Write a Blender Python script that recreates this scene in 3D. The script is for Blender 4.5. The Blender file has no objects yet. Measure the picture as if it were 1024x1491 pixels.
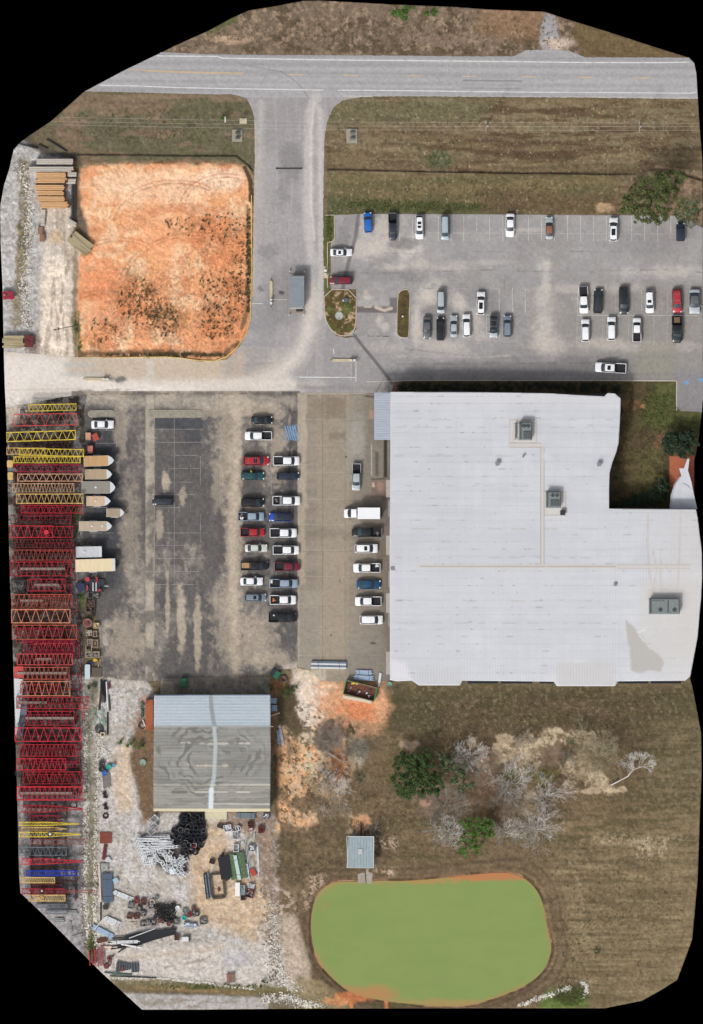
import bpy, math, random
import numpy as np
from mathutils import Vector, Matrix, Euler
R = math.radians
S = 0.15                      # metres per photo pixel
KEXP = 1.2                    # how bright a flat surface of albedo 1 reads
random.seed(7)
scene = bpy.context.scene
col = scene.collection

def X(px): return (px - 512.0) * S
def Y(py): return (745.5 - py) * S
def P(px, py, z=0.0): return Vector((X(px), Y(py), z))

def s2l(c):
    c = c / 255.0
    return c / 12.92 if c <= 0.04045 else ((c + 0.055) / 1.055) ** 2.4
def C(r, g, b, k=None):
    k = k or KEXP
    return tuple(min(0.9, s2l(v) / k) for v in (r, g, b))

# ---------------------------------------------------------------- materials
def new_mat(name):
    m = bpy.data.materials.new(name)
    m.use_nodes = True
    nt = m.node_tree
    return m, nt, nt.nodes['Principled BSDF']

_mats = {}
def mat(name, rgb, rough=0.6, metal=0.0, var=0.12, scale=3.0, bump=0.0, bscale=20.0, coat=0.0, spec=0.4, dirt=None, dirt_amt=0.0, stretch=(1, 1, 1)):
    """painted / solid surface with slight procedural tone variation, optional dirt blotches and bump"""
    key = name
    if key in _mats: return _mats[key]
    m, nt, b = new_mat(name)
    N, L = nt.nodes, nt.links
    tc = N.new('ShaderNodeTexCoord')
    mp = N.new('ShaderNodeMapping'); mp.inputs['Scale'].default_value = stretch
    L.new(tc.outputs['Object'], mp.inputs['Vector'])
    nz = N.new('ShaderNodeTexNoise'); nz.inputs['Scale'].default_value = scale; nz.inputs['Detail'].default_value = 5
    L.new(mp.outputs['Vector'], nz.inputs['Vector'])
    mr = N.new('ShaderNodeMapRange'); mr.inputs['From Min'].default_value = 0.25; mr.inputs['From Max'].default_value = 0.75
    mr.inputs['To Min'].default_value = 1 - var; mr.inputs['To Max'].default_value = 1 + var
    L.new(nz.outputs['Fac'], mr.inputs['Value'])
    mul = N.new('ShaderNodeVectorMath'); mul.operation = 'SCALE'
    mul.inputs[0].default_value = rgb
    L.new(mr.outputs['Result'], mul.inputs['Scale'])
    out = mul.outputs['Vector']
    if dirt:
        n2 = N.new('ShaderNodeTexNoise'); n2.inputs['Scale'].default_value = scale * 0.45; n2.inputs['Detail'].default_value = 8
        L.new(mp.outputs['Vector'], n2.inputs['Vector'])
        r2 = N.new('ShaderNodeMapRange'); r2.inputs['From Min'].default_value = 0.5; r2.inputs['From Max'].default_value = 0.66
        r2.inputs['To Max'].default_value = dirt_amt
        L.new(n2.outputs['Fac'], r2.inputs['Value'])
        mx = N.new('ShaderNodeMix'); mx.data_type = 'RGBA'
        L.new(r2.outputs['Result'], mx.inputs['Factor']); L.new(out, mx.inputs[6]); mx.inputs[7].default_value = (*dirt, 1)
        out = mx.outputs[2]
    L.new(out, b.inputs['Base Color'])
    b.inputs['Roughness'].default_value = rough
    b.inputs['Metallic'].default_value = metal
    b.inputs['Coat Weight'].default_value = coat
    b.inputs['Specular IOR Level'].default_value = spec
    if bump:
        n3 = N.new('ShaderNodeTexNoise'); n3.inputs['Scale'].default_value = bscale; n3.inputs['Detail'].default_value = 4
        L.new(mp.outputs['Vector'], n3.inputs['Vector'])
        bp = N.new('ShaderNodeBump'); bp.inputs['Strength'].default_value = bump; bp.inputs['Distance'].default_value = 0.05
        L.new(n3.outputs['Fac'], bp.inputs['Height']); L.new(bp.outputs['Normal'], b.inputs['Normal'])
    _mats[key] = m
    return m

def surf_mat(name, grain=0.25, gscale=2.2, fine=9.0, rough=0.9, bump=0.5, bdist=0.05, spec=0.2, ribs=None):
    """large surfaces: albedo zones stored in the mesh attribute 'albedo', grain from noise nodes"""
    m, nt, b = new_mat(name)
    N, L = nt.nodes, nt.links
    at = N.new('ShaderNodeAttribute'); at.attribute_name = 'albedo'
    tc = N.new('ShaderNodeTexCoord')
    n1 = N.new('ShaderNodeTexNoise'); n1.inputs['Scale'].default_value = gscale; n1.inputs['Detail'].default_value = 6; n1.inputs['Roughness'].default_value = 0.75
    n2 = N.new('ShaderNodeTexNoise'); n2.inputs['Scale'].default_value = fine; n2.inputs['Detail'].default_value = 3
    L.new(tc.outputs['Object'], n1.inputs['Vector']); L.new(tc.outputs['Object'], n2.inputs['Vector'])
    ad = N.new('ShaderNodeMath'); ad.operation = 'ADD'
    L.new(n1.outputs['Fac'], ad.inputs[0]); L.new(n2.outputs['Fac'], ad.inputs[1])
    mr = N.new('ShaderNodeMapRange'); mr.inputs['From Min'].default_value = 0.7; mr.inputs['From Max'].default_value = 1.3
    mr.inputs['To Min'].default_value = 1 - grain; mr.inputs['To Max'].default_value = 1 + grain
    L.new(ad.outputs[0], mr.inputs['Value'])
    mul = N.new('ShaderNodeVectorMath'); mul.operation = 'SCALE'
    L.new(at.outputs['Color'], mul.inputs[0]); L.new(mr.outputs['Result'], mul.inputs['Scale'])
    L.new(mul.outputs['Vector'], b.inputs['Base Color'])
    b.inputs['Roughness'].default_value = rough
    b.inputs['Specular IOR Level'].default_value = spec
    h = ad.outputs[0]
    if ribs:                                   # ribs=(axis, period metres, strength): pressed metal sheet
        ax, per, st = ribs
        sx = N.new('ShaderNodeSeparateXYZ'); L.new(tc.outputs['Object'], sx.inputs[0])
        mm = N.new('ShaderNodeMath'); mm.operation = 'MULTIPLY'; mm.inputs[1].default_value = 2 * math.pi / per
        L.new(sx.outputs[ax], mm.inputs[0])
        sn = N.new('ShaderNodeMath'); sn.operation = 'SINE'; L.new(mm.outputs[0], sn.inputs[0])
        ms = N.new('ShaderNodeMath'); ms.operation = 'MULTIPLY'; ms.inputs[1].default_value = st
        L.new(sn.outputs[0], ms.inputs[0])
        a2 = N.new('ShaderNodeMath'); a2.operation = 'ADD'; L.new(ms.outputs[0], a2.inputs[0])
        m0 = N.new('ShaderNodeMath'); m0.operation = 'MULTIPLY'; m0.inputs[1].default_value = 0.2; L.new(h, m0.inputs[0]); L.new(m0.outputs[0], a2.inputs[1])
        h = a2.outputs[0]
    bp = N.new('ShaderNodeBump'); bp.inputs['Strength'].default_value = bump; bp.inputs['Distance'].default_value = bdist
    L.new(h, bp.inputs['Height']); L.new(bp.outputs['Normal'], b.inputs['Normal'])
    return m

# ---------------------------------------------------------------- mesh builder
class MB:
    def __init__(s): s.v = []; s.f = []
    def quad_box(s, base, z0, z1):
        """prism over a list of xy points"""
        n = len(base); o = len(s.v)
        s.v += [(x, y, z0) for x, y in base] + [(x, y, z1) for x, y in base]
        s.f.append(tuple(o + i for i in reversed(range(n)))); s.f.append(tuple(o + n + i for i in range(n)))
        for i in range(n):
            j = (i + 1) % n
            s.f.append((o + i, o + j, o + n + j, o + n + i))
        return s
    def box(s, cx, cy, cz, sx, sy, sz, rz=0.0, bev=0.0):
        c, d = math.cos(rz), math.sin(rz)
        hx, hy = sx / 2, sy / 2
        if bev:
            pts = [(hx, -hy + bev), (hx, hy - bev), (hx - bev, hy), (-hx + bev, hy), (-hx, hy - bev), (-hx, -hy + bev), (-hx + bev, -hy), (hx - bev, -hy)]
        else:
            pts = [(hx, -hy), (hx, hy), (-hx, hy), (-hx, -hy)]
        pts = [(cx + x * c - y * d, cy + x * d + y * c) for x, y in pts]
        return s.quad_box(pts, cz - sz / 2, cz + sz / 2)
    def tube(s, p, q, r, n=5, r2=None):
        p, q = Vector(p), Vector(q); r2 = r if r2 is None else r2
        d = (q - p)
        if d.length < 1e-6: return s
        d.normalize()
        a = d.orthogonal().normalized(); b = d.cross(a)
        o = len(s.v)
        for c, rr in ((p, r), (q, r2)):
            for i in range(n):
                t = 2 * math.pi * i / n
                s.v.append(tuple(c + a * (rr * math.cos(t)) + b * (rr * math.sin(t))))
        for i in range(n):
            j = (i + 1) % n
            s.f.append((o + i, o + j, o + n + j, o + n + i))
        s.f.append(tuple(o + i for i in reversed(range(n)))); s.f.append(tuple(o + n + i for i in range(n)))
        return s
    def path(s, pts, r, n=5):
        for a, b in zip(pts[:-1], pts[1:]): s.tube(a, b, r, n)
        return s
    def cyl(s, cx, cy, z0, z1, r, n=16, r2=None): return s.tube((cx, cy, z0), (cx, cy, z1), r, n, r2)
    def torus(s, c, Rr, r, n=14, k=6, M=None, squash=1.0):
        o = len(s.v); M = M or Matrix.Identity(3)
        for i in range(n):
            t = 2 * math.pi * i / n
            for j in range(k):
                u = 2 * math.pi * j / k
                p = Vector(((Rr + r * math.cos(u)) * math.cos(t), (Rr + r * math.cos(u)) * math.sin(t), r * math.sin(u) * squash))
                s.v.append(tuple(M @ p + Vector(c)))
        for i in range(n):
            for j in range(k):
                a = o + i * k + j; b = o + i * k + (j + 1) % k
                c2 = o + ((i + 1) % n) * k + (j + 1) % k; d = o + ((i + 1) % n) * k + j
                s.f.append((a, d, c2, b))
        return s
    def loft(s, rings, closed=True, cap=True):
        o = len(s.v); n = len(rings[0])
        for r in rings: s.v += [tuple(p) for p in r]
        for i in range(len(rings) - 1):
            for j in range(n if closed else n - 1):
                k = (j + 1) % n
                s.f.append((o + i * n + j, o + i * n + k, o + (i + 1) * n + k, o + (i + 1) * n + j))
        if cap and closed:
            s.f.append(tuple(o + j for j in reversed(range(n))))
            s.f.append(tuple(o + (len(rings) - 1) * n + j for j in range(n)))
        return s
    def poly(s, pts):
        o = len(s.v); s.v += [tuple(p) for p in pts]; s.f.append(tuple(range(o, o + len(pts)))); return s
    def rock(s, c, r, rnd):
        ph = rnd.random() * 6.28; o = len(s.v)
        q = rnd.uniform(0.6, 1.4)
        for i in range(5):
            t = ph + 2 * math.pi * i / 5; a = r * rnd.uniform(.7, 1.15)
            s.v.append((c[0] + a * q * math.cos(t), c[1] + a / q * math.sin(t), c[2] - .02))
        for i in range(4):
            t = ph + 2 * math.pi * i / 4; a = r * .55
            s.v.append((c[0] + a * q * math.cos(t), c[1] + a / q * math.sin(t), c[2] + r * rnd.uniform(.5, .9)))
        for i in range(5):
            s.f.append((o + i, o + (i + 1) % 5, o + 5 + (i % 4)))
            if i < 4: s.f.append((o + (i + 1) % 5, o + 5 + (i + 1) % 4, o + 5 + i))
        s.f.append((o + 5, o + 6, o + 7, o + 8))
        return s
    def build(s, name, m, parent=None, smooth=False, loc=None, rz=0.0):
        me = bpy.data.meshes.new(name)
        me.from_pydata(s.v, [], s.f)
        me.validate(verbose=False)
        if m: me.materials.append(m)
        if smooth:
            me.polygons.foreach_set('use_smooth', [True] * len(me.polygons))
        me.update()
        o = bpy.data.objects.new(name, me); col.objects.link(o)
        if parent: o.parent = parent
        if loc is not None: o.location = loc; o.rotation_euler = (0, 0, rz)
        return o

def tag(o, label=None, cat=None, group=None, kind=None):
    if label: o['label'] = label
    if cat: o['category'] = cat
    if group: o['group'] = group
    if kind: o['kind'] = kind
    return o
def thing(name, label, cat, loc, rz=0.0, group=None, tilt=(0, 0)):
    o = bpy.data.objects.new(name, None); col.objects.link(o)
    o.location = loc; o.rotation_euler = (tilt[0], tilt[1], rz); o.empty_display_size = 0.3
    return tag(o, label, cat, group)
def copy_tree(o, parent=None, children=None):
    c = o.copy(); col.objects.link(c)
    if parent: c.parent = parent
    for ch in CH.get(o.name, []):
        copy_tree(ch, c)
    return c
CH = {}
def reg(root):
    """remember children (obj.children scans every object)"""
    def rec(o):
        CH[o.name] = list(o.children)
        for c in CH[o.name]: rec(c)
    rec(root); return root

# ---------------------------------------------------------------- numpy painting grid
STEP = 1.25
GX = np.arange(0, 1024 + STEP, STEP); GY = np.arange(0, 1491 + STEP, STEP)
PX, PY = np.meshgrid(GX, GY)            # photo pixel of each grid vertex
H, W = PX.shape

def vnoise(x, y, seed):
    xi = np.floor(x).astype(np.int64); yi = np.floor(y).astype(np.int64)
    fx = x - xi; fy = y - yi
    fx = fx * fx * (3 - 2 * fx); fy = fy * fy * (3 - 2 * fy)
    def h(a, b):
        n = (a * 374761393 + b * 668265263 + seed * 362437) & 0xffffffff
        n = ((n ^ (n >> 13)) * 1274126177) & 0xffffffff
        n = (n ^ (n >> 16)) & 0xffffff
        return n / float(0xffffff)
    a, b, c, d = h(xi, yi), h(xi + 1, yi), h(xi, yi + 1), h(xi + 1, yi + 1)
    return (a * (1 - fx) + b * fx) * (1 - fy) + (c * (1 - fx) + d * fx) * fy
def fbm(x, y, scale, seed=0, octv=4, ax=1.0, ay=1.0, gain=0.55):
    t = 0; amp = 1.0; s = 0.0; f = 1.0 / scale
    for o in range(octv):
        t = t + amp * vnoise(x * f / ax + 17.3 * o, y * f / ay - 9.1 * o, seed * 31 + o); s += amp
        amp *= gain; f *= 2.03
    return t / s
def sstep(a, b, x):
    t = np.clip((x - a) / (b - a), 0, 1); return t * t * (3 - 2 * t)

def sdpoly(x, y, poly):
    """signed distance (negative inside) to a closed polygon, plus nearest boundary point"""
    pts = np.array(poly, float); n = len(pts)
    best = np.full(x.shape, 1e18); bx = np.zeros_like(x); by = np.zeros_like(y)
    inside = np.zeros(x.shape, bool)
    for i in range(n):
        a = pts[i]; b = pts[(i + 1) % n]
        ex, ey = b - a; wx = x - a[0]; wy = y - a[1]
        t = np.clip((wx * ex + wy * ey) / (ex * ex + ey * ey + 1e-12), 0, 1)
        cx = a[0] + t * ex; cy = a[1] + t * ey
        d = (x - cx) ** 2 + (y - cy) ** 2
        m = d < best
        best = np.where(m, d, best); bx = np.where(m, cx, bx); by = np.where(m, cy, by)
        cond = ((a[1] > y) != (b[1] > y))
        with np.errstate(divide='ignore', invalid='ignore'):
            xint = (b[0] - a[0]) * (y - a[1]) / (b[1] - a[1] + 1e-15) + a[0]
        inside ^= cond & (x < xint)
    d = np.sqrt(best)
    return np.where(inside, -d, d), bx, by

def smooth_poly(pts, it=2):
    for _ in range(it):
        q = []
        n = len(pts)
        for i in range(n):
            a, b = pts[i], pts[(i + 1) % n]
            q.append((a[0] * .75 + b[0] * .25, a[1] * .75 + b[1] * .25)); q.append((a[0] * .25 + b[0] * .75, a[1] * .25 + b[1] * .75))
        pts = q
    return pts

class Img:
    """albedo of a surface on the grid, painted in layers (colours of soils, stains, wear, some shade and reflection)"""
    def __init__(s, rgb): s.c = np.empty((H, W, 3)); s.c[:] = C(*rgb)
    def win(s, x0, y0, x1, y1):
        i0, i1 = max(0, int(y0 / STEP)), min(H, int(y1 / STEP) + 2)
        j0, j1 = max(0, int(x0 / STEP)), min(W, int(x1 / STEP) + 2)
        return (slice(i0, i1), slice(j0, j1))
    def mix(s, w, m, rgb):
        c = np.array(C(*rgb)); m = m[..., None]
        s.c[w] = s.c[w] * (1 - m) + c * m
    def mul(s, w, f): s.c[w] = s.c[w] * f[..., None]
    def blob(s, cx, cy, rx, ry, rgb, a=1.0, soft=0.35, noise=0.9, ns=14, seed=1, rot=0, pw=None):
        R_ = max(rx, ry) * 1.9
        w = s.win(cx - R_, cy - R_, cx + R_, cy + R_)
        x = PX[w] - cx; y = PY[w] - cy
        c, d = math.cos(R(rot)), math.sin(R(rot))
        u = (x * c + y * d) / rx; v = (-x * d + y * c) / ry
        r = np.sqrt(u * u + v * v) + (fbm(PX[w], PY[w], ns, seed, 5, gain=.65) - .5) * 2 * noise
        s.mix(w, a * sstep(1 + soft, 1 - soft, r), rgb)
    def fill(s, poly, rgb, soft=1.5, noise=0, ns=12, seed=2, a=1.0):
        xs = [p[0] for p in poly]; ys = [p[1] for p in poly]
        e = soft + noise + 2
        w = s.win(min(xs) - e, min(ys) - e, max(xs) + e, max(ys) + e)
        d, _, _ = sdpoly(PX[w], PY[w], poly)
        if noise: d = d + (fbm(PX[w], PY[w], ns, seed, 5, gain=.6) - .5) * 2 * noise
        s.mix(w, a * sstep(soft, -soft, d), rgb)
    def rect(s, x0, y0, x1, y1, rgb, **k): s.fill([(x0, y0), (x1, y0), (x1, y1), (x0, y1)], rgb, **k)
    def fleck(s, poly, rgb, thr=0.6, wid=0.06, ns=6, seed=3, a=1.0, ax=1, ay=1, octv=4, soft=8, gain=.6, env=None):
        """scattered patches: where noise passes a threshold inside a region"""
        xs = [p[0] for p in poly]; ys = [p[1] for p in poly]
        w = s.win(min(xs) - soft, min(ys) - soft, max(xs) + soft, max(ys) + soft)
        d, _, _ = sdpoly(PX[w], PY[w], poly)
        n = fbm(PX[w], PY[w], ns, seed, octv, ax, ay, gain)
        if env: n = n + (fbm(PX[w], PY[w], env[0], seed + 50, 3) - .5) * env[1]
        s.mix(w, a * sstep(thr - wid, thr + wid, n) * sstep(soft, -soft, d), rgb)
    def patch(s, ells, rgb, amp=1.6, ns=16, seed=5, a=.9, wid=.14, thr=.0, gain=.62):
        """ragged bare patch: several soft ellipses broken up by noise"""
        x0 = min(e[0]-e[2]*2 for e in ells); x1 = max(e[0]+e[2]*2 for e in ells); y0 = min(e[1]-e[3]*2 for e in ells); y1 = max(e[1]+e[3]*2 for e in ells)
        w = s.win(x0, y0, x1, y1); x, y = PX[w], PY[w]; f = np.full(x.shape, -9.0)
        for (cx, cy, rx, ry) in ells: f = np.maximum(f, 1 - np.sqrt(((x-cx)/rx)**2 + ((y-cy)/ry)**2))
        n = fbm(x, y, ns, seed, 6, gain=gain) - .5
        s.mix(w, a * sstep(-wid, wid, f - thr + n * amp), rgb)
    def line(s, pts, wd, rgb, a=1.0, soft=.8, noise=0, ns=8, seed=4, broken=0):
        xs = [p[0] for p in pts]; ys = [p[1] for p in pts]; e = wd + soft + noise + 2
        w = s.win(min(xs) - e, min(ys) - e, max(xs) + e, max(ys) + e)
        x, y = PX[w], PY[w]; best = np.full(x.shape, 1e9)
        for p, q in zip(pts[:-1], pts[1:]):
            ex, ey = q[0] - p[0], q[1] - p[1]
            t = np.clip(((x - p[0]) * ex + (y - p[1]) * ey) / (ex * ex + ey * ey + 1e-9), 0, 1)
            best = np.minimum(best, np.hypot(x - p[0] - t * ex, y - p[1] - t * ey))
        if noise: best = best + (fbm(x, y, ns, seed, 4) - .5) * 2 * noise
        m = a * sstep(wd / 2 + soft, wd / 2 - soft, best)
        if broken: m = m * sstep(broken - .1, broken + .1, fbm(x, y, ns * 1.7, seed + 9, 3))
        s.mix(w, m, rgb)

def sheet(name, img, poly, m, z=0.0, zf=None, clip=None, step_mul=1, skirt=None):
    """a surface mesh cut from the grid along a smooth outline; z constant or an array"""
    CXm = (PX[:-1, :-1] + STEP / 2); CYm = (PY[:-1, :-1] + STEP / 2)
    xs = [p[0] for p in poly]; ys = [p[1] for p in poly]
    w = img.win(min(xs) - 3, min(ys) - 3, max(xs) + 3, max(ys) + 3)
    i0, i1, j0, j1 = w[0].start, w[0].stop, w[1].start, w[1].stop
    px = PX[i0:i1, j0:j1].copy(); py = PY[i0:i1, j0:j1].copy()
    h, wd = px.shape
    cx = px[:-1, :-1] + STEP / 2; cy = py[:-1, :-1] + STEP / 2
    d, _, _ = sdpoly(cx, cy, poly); ins = d < 0
    if clip is not None:
        d2, _, _ = sdpoly(cx, cy, clip); ins &= d2 < 0
    used = np.zeros((h, wd), bool); full = np.ones((h, wd), bool)
    for a, b in ((0, 0), (0, 1), (1, 0), (1, 1)):
        used[a:h - 1 + a, b:wd - 1 + b] |= ins
        full[a:h - 1 + a, b:wd - 1 + b] &= ins
    full[0, :] = full[-1, :] = False; full[:, 0] = full[:, -1] = False
    bd = used & ~full
    qx, qy = px[bd], py[bd]
    dd, nx, ny = sdpoly(qx, qy, poly)
    if clip is not None:
        d3, mx, my = sdpoly(qx, qy, clip)
        u = np.abs(d3) < np.abs(dd)
        nx = np.where(u, mx, nx); ny = np.where(u, my, ny); dd = np.where(u, d3, dd)
    ok = np.abs(dd) < 1.5 * STEP
    qx = np.where(ok, nx, qx); qy = np.where(ok, ny, qy)
    px[bd] = qx; py[bd] = qy
    idx = -np.ones((h, wd), np.int64); idx[used] = np.arange(used.sum())
    zz = np.full((h, wd), float(z)) if zf is None else zf[i0:i1, j0:j1]
    co = np.stack([(px - 512) * S, (745.5 - py) * S, zz], -1)[used]
    a = idx[:-1, :-1][ins]; b = idx[1:, :-1][ins]; c = idx[1:, 1:][ins]; dq = idx[:-1, 1:][ins]
    quads = np.stack([a, b, c, dq], -1)
    nv, nf = len(co), len(quads)
    colr = np.ones((nv, 4)); colr[:, :3] = img.c[i0:i1, j0:j1][used]
    if skirt is not None:            # drop a wall from the rim so the slab is solid
        ui = ins.astype(np.int8)
        E = []
        pad = np.pad(ui, 1)
        # edges between included and excluded cells
        core = pad[1:-1, 1:-1]
        for (dy, dx, e) in ((-1, 0, (0, 0, 0, 1)), (1, 0, (1, 1, 1, 0)), (0, -1, (1, 0, 0, 0)), (0, 1, (0, 1, 1, 1))):
            nb = pad[1 + dy:pad.shape[0] - 1 + dy, 1 + dx:pad.shape[1] - 1 + dx]
            yy, xx = np.nonzero((core == 1) & (nb == 0))
            E.append(np.stack([idx[yy + e[0], xx + e[1]], idx[yy + e[2], xx + e[3]]], -1))
        E = np.concatenate(E)
        low = co.copy(); low[:, 2] = skirt
        rim, inv = np.unique(E, return_inverse=True); inv = inv.reshape(E.shape)
        co = np.concatenate([co, low[rim]]); colr = np.concatenate([colr, colr[rim]])
        q2 = np.stack([E[:, 0], E[:, 1], nv + inv[:, 1], nv + inv[:, 0]], -1)
        quads = np.concatenate([quads, q2]); nv, nf = len(co), len(quads)
    me = bpy.data.meshes.new(name)
    me.vertices.add(nv); me.vertices.foreach_set('co', co.astype(np.float32).ravel())
    me.loops.add(nf * 4); me.loops.foreach_set('vertex_index', quads.astype(np.int32).ravel())
    me.polygons.add(nf); me.polygons.foreach_set('loop_start', np.arange(0, nf * 4, 4, dtype=np.int32))
    me.update(calc_edges=True)
    at = me.color_attributes.new('albedo', 'FLOAT_COLOR', 'POINT')
    at.data.foreach_set('color', colr.astype(np.float32).ravel())
    me.materials.append(m)
    o = bpy.data.objects.new(name, me); col.objects.link(o)
    return o
EXPO = -0.19
OUT = [(29,208),(45,196),(75,176),(122,134),(182,102),(232,78),(256,66),(303,45),(338,26),(363,15),(400,9),(441,1),(465,0.6),(512,3),(574,6.5),(662,10),(707,13.5),(768,16),(793,17),(823,27),(885,46),(943,65),(994,81),(1003,84),(1011,92),(1014,107),(1016,140),(1019,185),(1023,236),(1023.6,300),(1023.6,576),(1022,601),(1018,634),(1014,659),(1007,685),(1005,701),(1010,725),(1015,748),(1018,770),(1022,803),(1022.5,840),(1021,871),(1019,892),(1016,927),(1009,965),(1005,988),(1009,1003),(1015,1034),(1021,1067),(1022,1124),(1019,1195),(1016,1280),(1012,1324),(1008,1368),(997,1398),(986,1427),(960,1443),(935,1457),(881,1468),(680,1468),(500,1468.5),(380,1469),(290,1470),(207,1470),(150,1418),(121,1389),(72,1340),(45,1314),(30,1300),(28,1273),(26,1190),(24,1110),(22,1050),(20,990),(18,900),(15,850),(13,780),(11,660),(9,600),(7,560),(6,520),(4,420),(1,350),(0.5,300),(6,270),(14,245),(20,218)]
# pavement outlines
HWY = [(40,66),(180,75),(250,76.5),(300,79),(400,80),(512,80.5),(590,81),(680,82),(748,82),(757,78),(765,73),(800,72.5),(828,74),(840,78),(852,83.5),(900,83.5),(1030,84),(1030,144),(960,143.5),(850,142),(700,141),(600,140),(545,140.5),(500,143),(440,143),(360,143),(340,137.5),(290,137),(200,134.5),(120,133),(40,132)]
DRV = [(335,137),(350,139),(359,144),(366,155),(370,170),(371,200),(371,240),(370,280),(369,330),(367,400),(366,450),(362,478),(350,503),(332,523),(310,526),(290,526),(260,521),(240,520),(170,521),(100,520),(60,516),(6,512),(4,594),(40,588),(90,578),(130,574),(200,573),(434,573),(568,573),(572,560),(568,540),(568,490),(520,489),(506,492),(490,489),(478,475),(472,452),(471,352),(471,260),(473,200),(477,175),(486,156),(500,146),(520,142),(545,140)]
LOT = [(487,313),(530,311.5),(700,312),(985,314),(1000,320),(1024,332),(1024,600),(985,598),(985,555.5),(900,555),(600,554),(574,556),(570,573),(567,573),(567,489),(505,489),(519,480),(519,421),(482,421),(482,352),(487,350)]
STO = [(126,574),(434,573.5),(434,972),(398,976),(376,990),(320,991),(222,991),(176,990),(160,985),(150,990),(147,965),(144,910),(135,880),(118,860),(113,835),(121,760),(116,700),(125,650),(123,600)]
CON = [(434,573.5),(568,573.5),(568,992),(500,992.5),(468,992),(452,975),(434,971)]
APR = [(234,988),(393,986),(392,1018),(234,1018)]
POND = smooth_poly([(488,1283),(520,1284),(545,1282),(590,1283),(640,1279),(700,1272),(740,1270),(762,1277),(781,1293),(793,1320),(797,1355),(803,1372),(802,1392),(790,1417),(765,1436),(725,1452),(690,1463),(650,1466),(610,1463),(570,1459),(530,1452),(508,1444),(490,1430),(470,1410),(458,1388),(453,1360),(453,1335),(458,1310),(470,1293)], 2)
PAD = smooth_poly([(120,243),(160,240),(250,239),(340,239),(358,246),(366,265),(366,330),(365,400),(366,455),(360,482),(345,508),(328,521),(300,524),(250,519),(180,520),(112,517),(113,460),(110,400),(116,350),(122,310),(112,290),(114,262)], 1)
GRAVL = [(26,200),(60,222),(110,232),(112,300),(128,345),(110,380),(110,520),(0,530),(-10,200)]

# ================= soils, grass, gravel =================
G = Img((111,101,80))
big = fbm(PX, PY, 120, 5, 4); mid = fbm(PX, PY, 28, 6, 4); sm = fbm(PX, PY, 5, 8, 3, gain=.8)
strk = fbm(PX, PY, 5, 9, 4, ax=14, ay=1)
ALL = (slice(0, H), slice(0, W))
# overall grass
G.mix(ALL, .7 * sstep(.45, .62, big), (104,92,70)); G.mix(ALL, .5 * sstep(.5, .7, mid), (120,112,88))
north = [(230,-20),(1024,-20),(1024,90),(850,86),(740,84),(500,82),(250,78)]
G.fill(north, (124,108,91)); G.fleck(north, (98,84,66), .54, .08, 18, 11); G.fleck(north, (150,130,110), .60, .06, 7, 12)
G.fill([(840,30),(1024,60),(1024,90),(850,86),(835,50)], (112,95,68), soft=8, noise=6); G.fill([(700,0),(800,10),(795,60),(700,50)], (150,118,90), soft=12, noise=10, a=.6)
G.blob(338,58,30,6,(178,152,128),ns=9,seed=3); G.blob(650,58,60,9,(140,120,104),ns=9,seed=4,a=.7); G.blob(325,35,22,7,(84,92,52),ns=8,seed=9,a=.8,rot=-30)
G.blob(800,50,13,32,(160,158,160),soft=.25,noise=.35,ns=10); G.blob(815,64,20,10,(196,178,162),soft=.5,noise=.6)
# verges between highway and lots
vw = [(40,134),(350,136),(372,170),(372,245),(340,236),(120,240),(100,225)]
G.fill(vw, (108,102,80), soft=4); G.fleck(vw, (90,92,62), .57, .1, 22, 13, a=.5); G.fleck(vw, (128,110,90), .58, .06, 14, 14, ax=4)
vn = [(470,142),(1024,143),(1024,320),(985,315),(470,314)]
G.fill(vn, (122,106,82), soft=4)
G.fleck(vn, (88,70,52), .56, .09, 9, 15, a=.75, ax=9, env=(60,.35)); G.fleck(vn, (134,122,96), .57, .08, 7, 16, a=.75, ax=8)
G.fill([(470,143),(720,145),(700,178),(470,180)], (106,104,78), soft=8, noise=6, a=.6)
for k, (y0, c, a) in enumerate([(197,(92,74,56),.6),(206,(124,110,84),.4),(214,(88,70,52),.6),(224,(118,104,78),.4),(233,(98,80,60),.5),(243,(84,66,50),.6)]):
    G.line([(560,y0-6),(640,y0-2),(690,y0+6),(760,y0+12),(1024,y0+2)], 5, c, a=a, soft=3, noise=2, ns=20, seed=60+k)
G.fill([(478,256),(900,256),(890,312),(478,312)], (108,100,72), soft=5, noise=5)
G.fleck([(478,256),(900,256),(890,312),(478,312)], (122,108,78), .53, .08, 8, 17, ax=9, a=.8)
G.fill([(478,288),(760,296),(760,313),(478,314)], (84,88,58), soft=6, noise=7, a=.8); G.blob(640,232,20,14,(92,106,78),ns=12,noise=.6,a=.55)
G.fill([(700,275),(905,285),(905,312),(700,312)], (106,86,66), soft=8, noise=6, a=.7); G.blob(880,303,14,6,(190,160,126),ns=8,a=.8)
G.blob(990,290,34,38,(140,116,96),soft=.4,noise=.5,ns=14); G.fleck([(960,255),(1024,255),(1024,325),(985,318)], (158,134,112), .55,.07,7,18)
G.line([(955,243),(985,246),(1024,258)],3,(160,134,112),noise=2,a=.8); G.line([(960,262),(990,264),(1024,276)],3,(160,130,108),noise=2,a=.7)
G.blob(1005,300,14,18,(110,112,78),ns=6,a=.7)
G.fleck(vn, (84,88,54), .68, .05, 9, 19, a=.4); G.fleck(vn,(176,164,140),.74,.03,3,20,a=.7)
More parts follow.
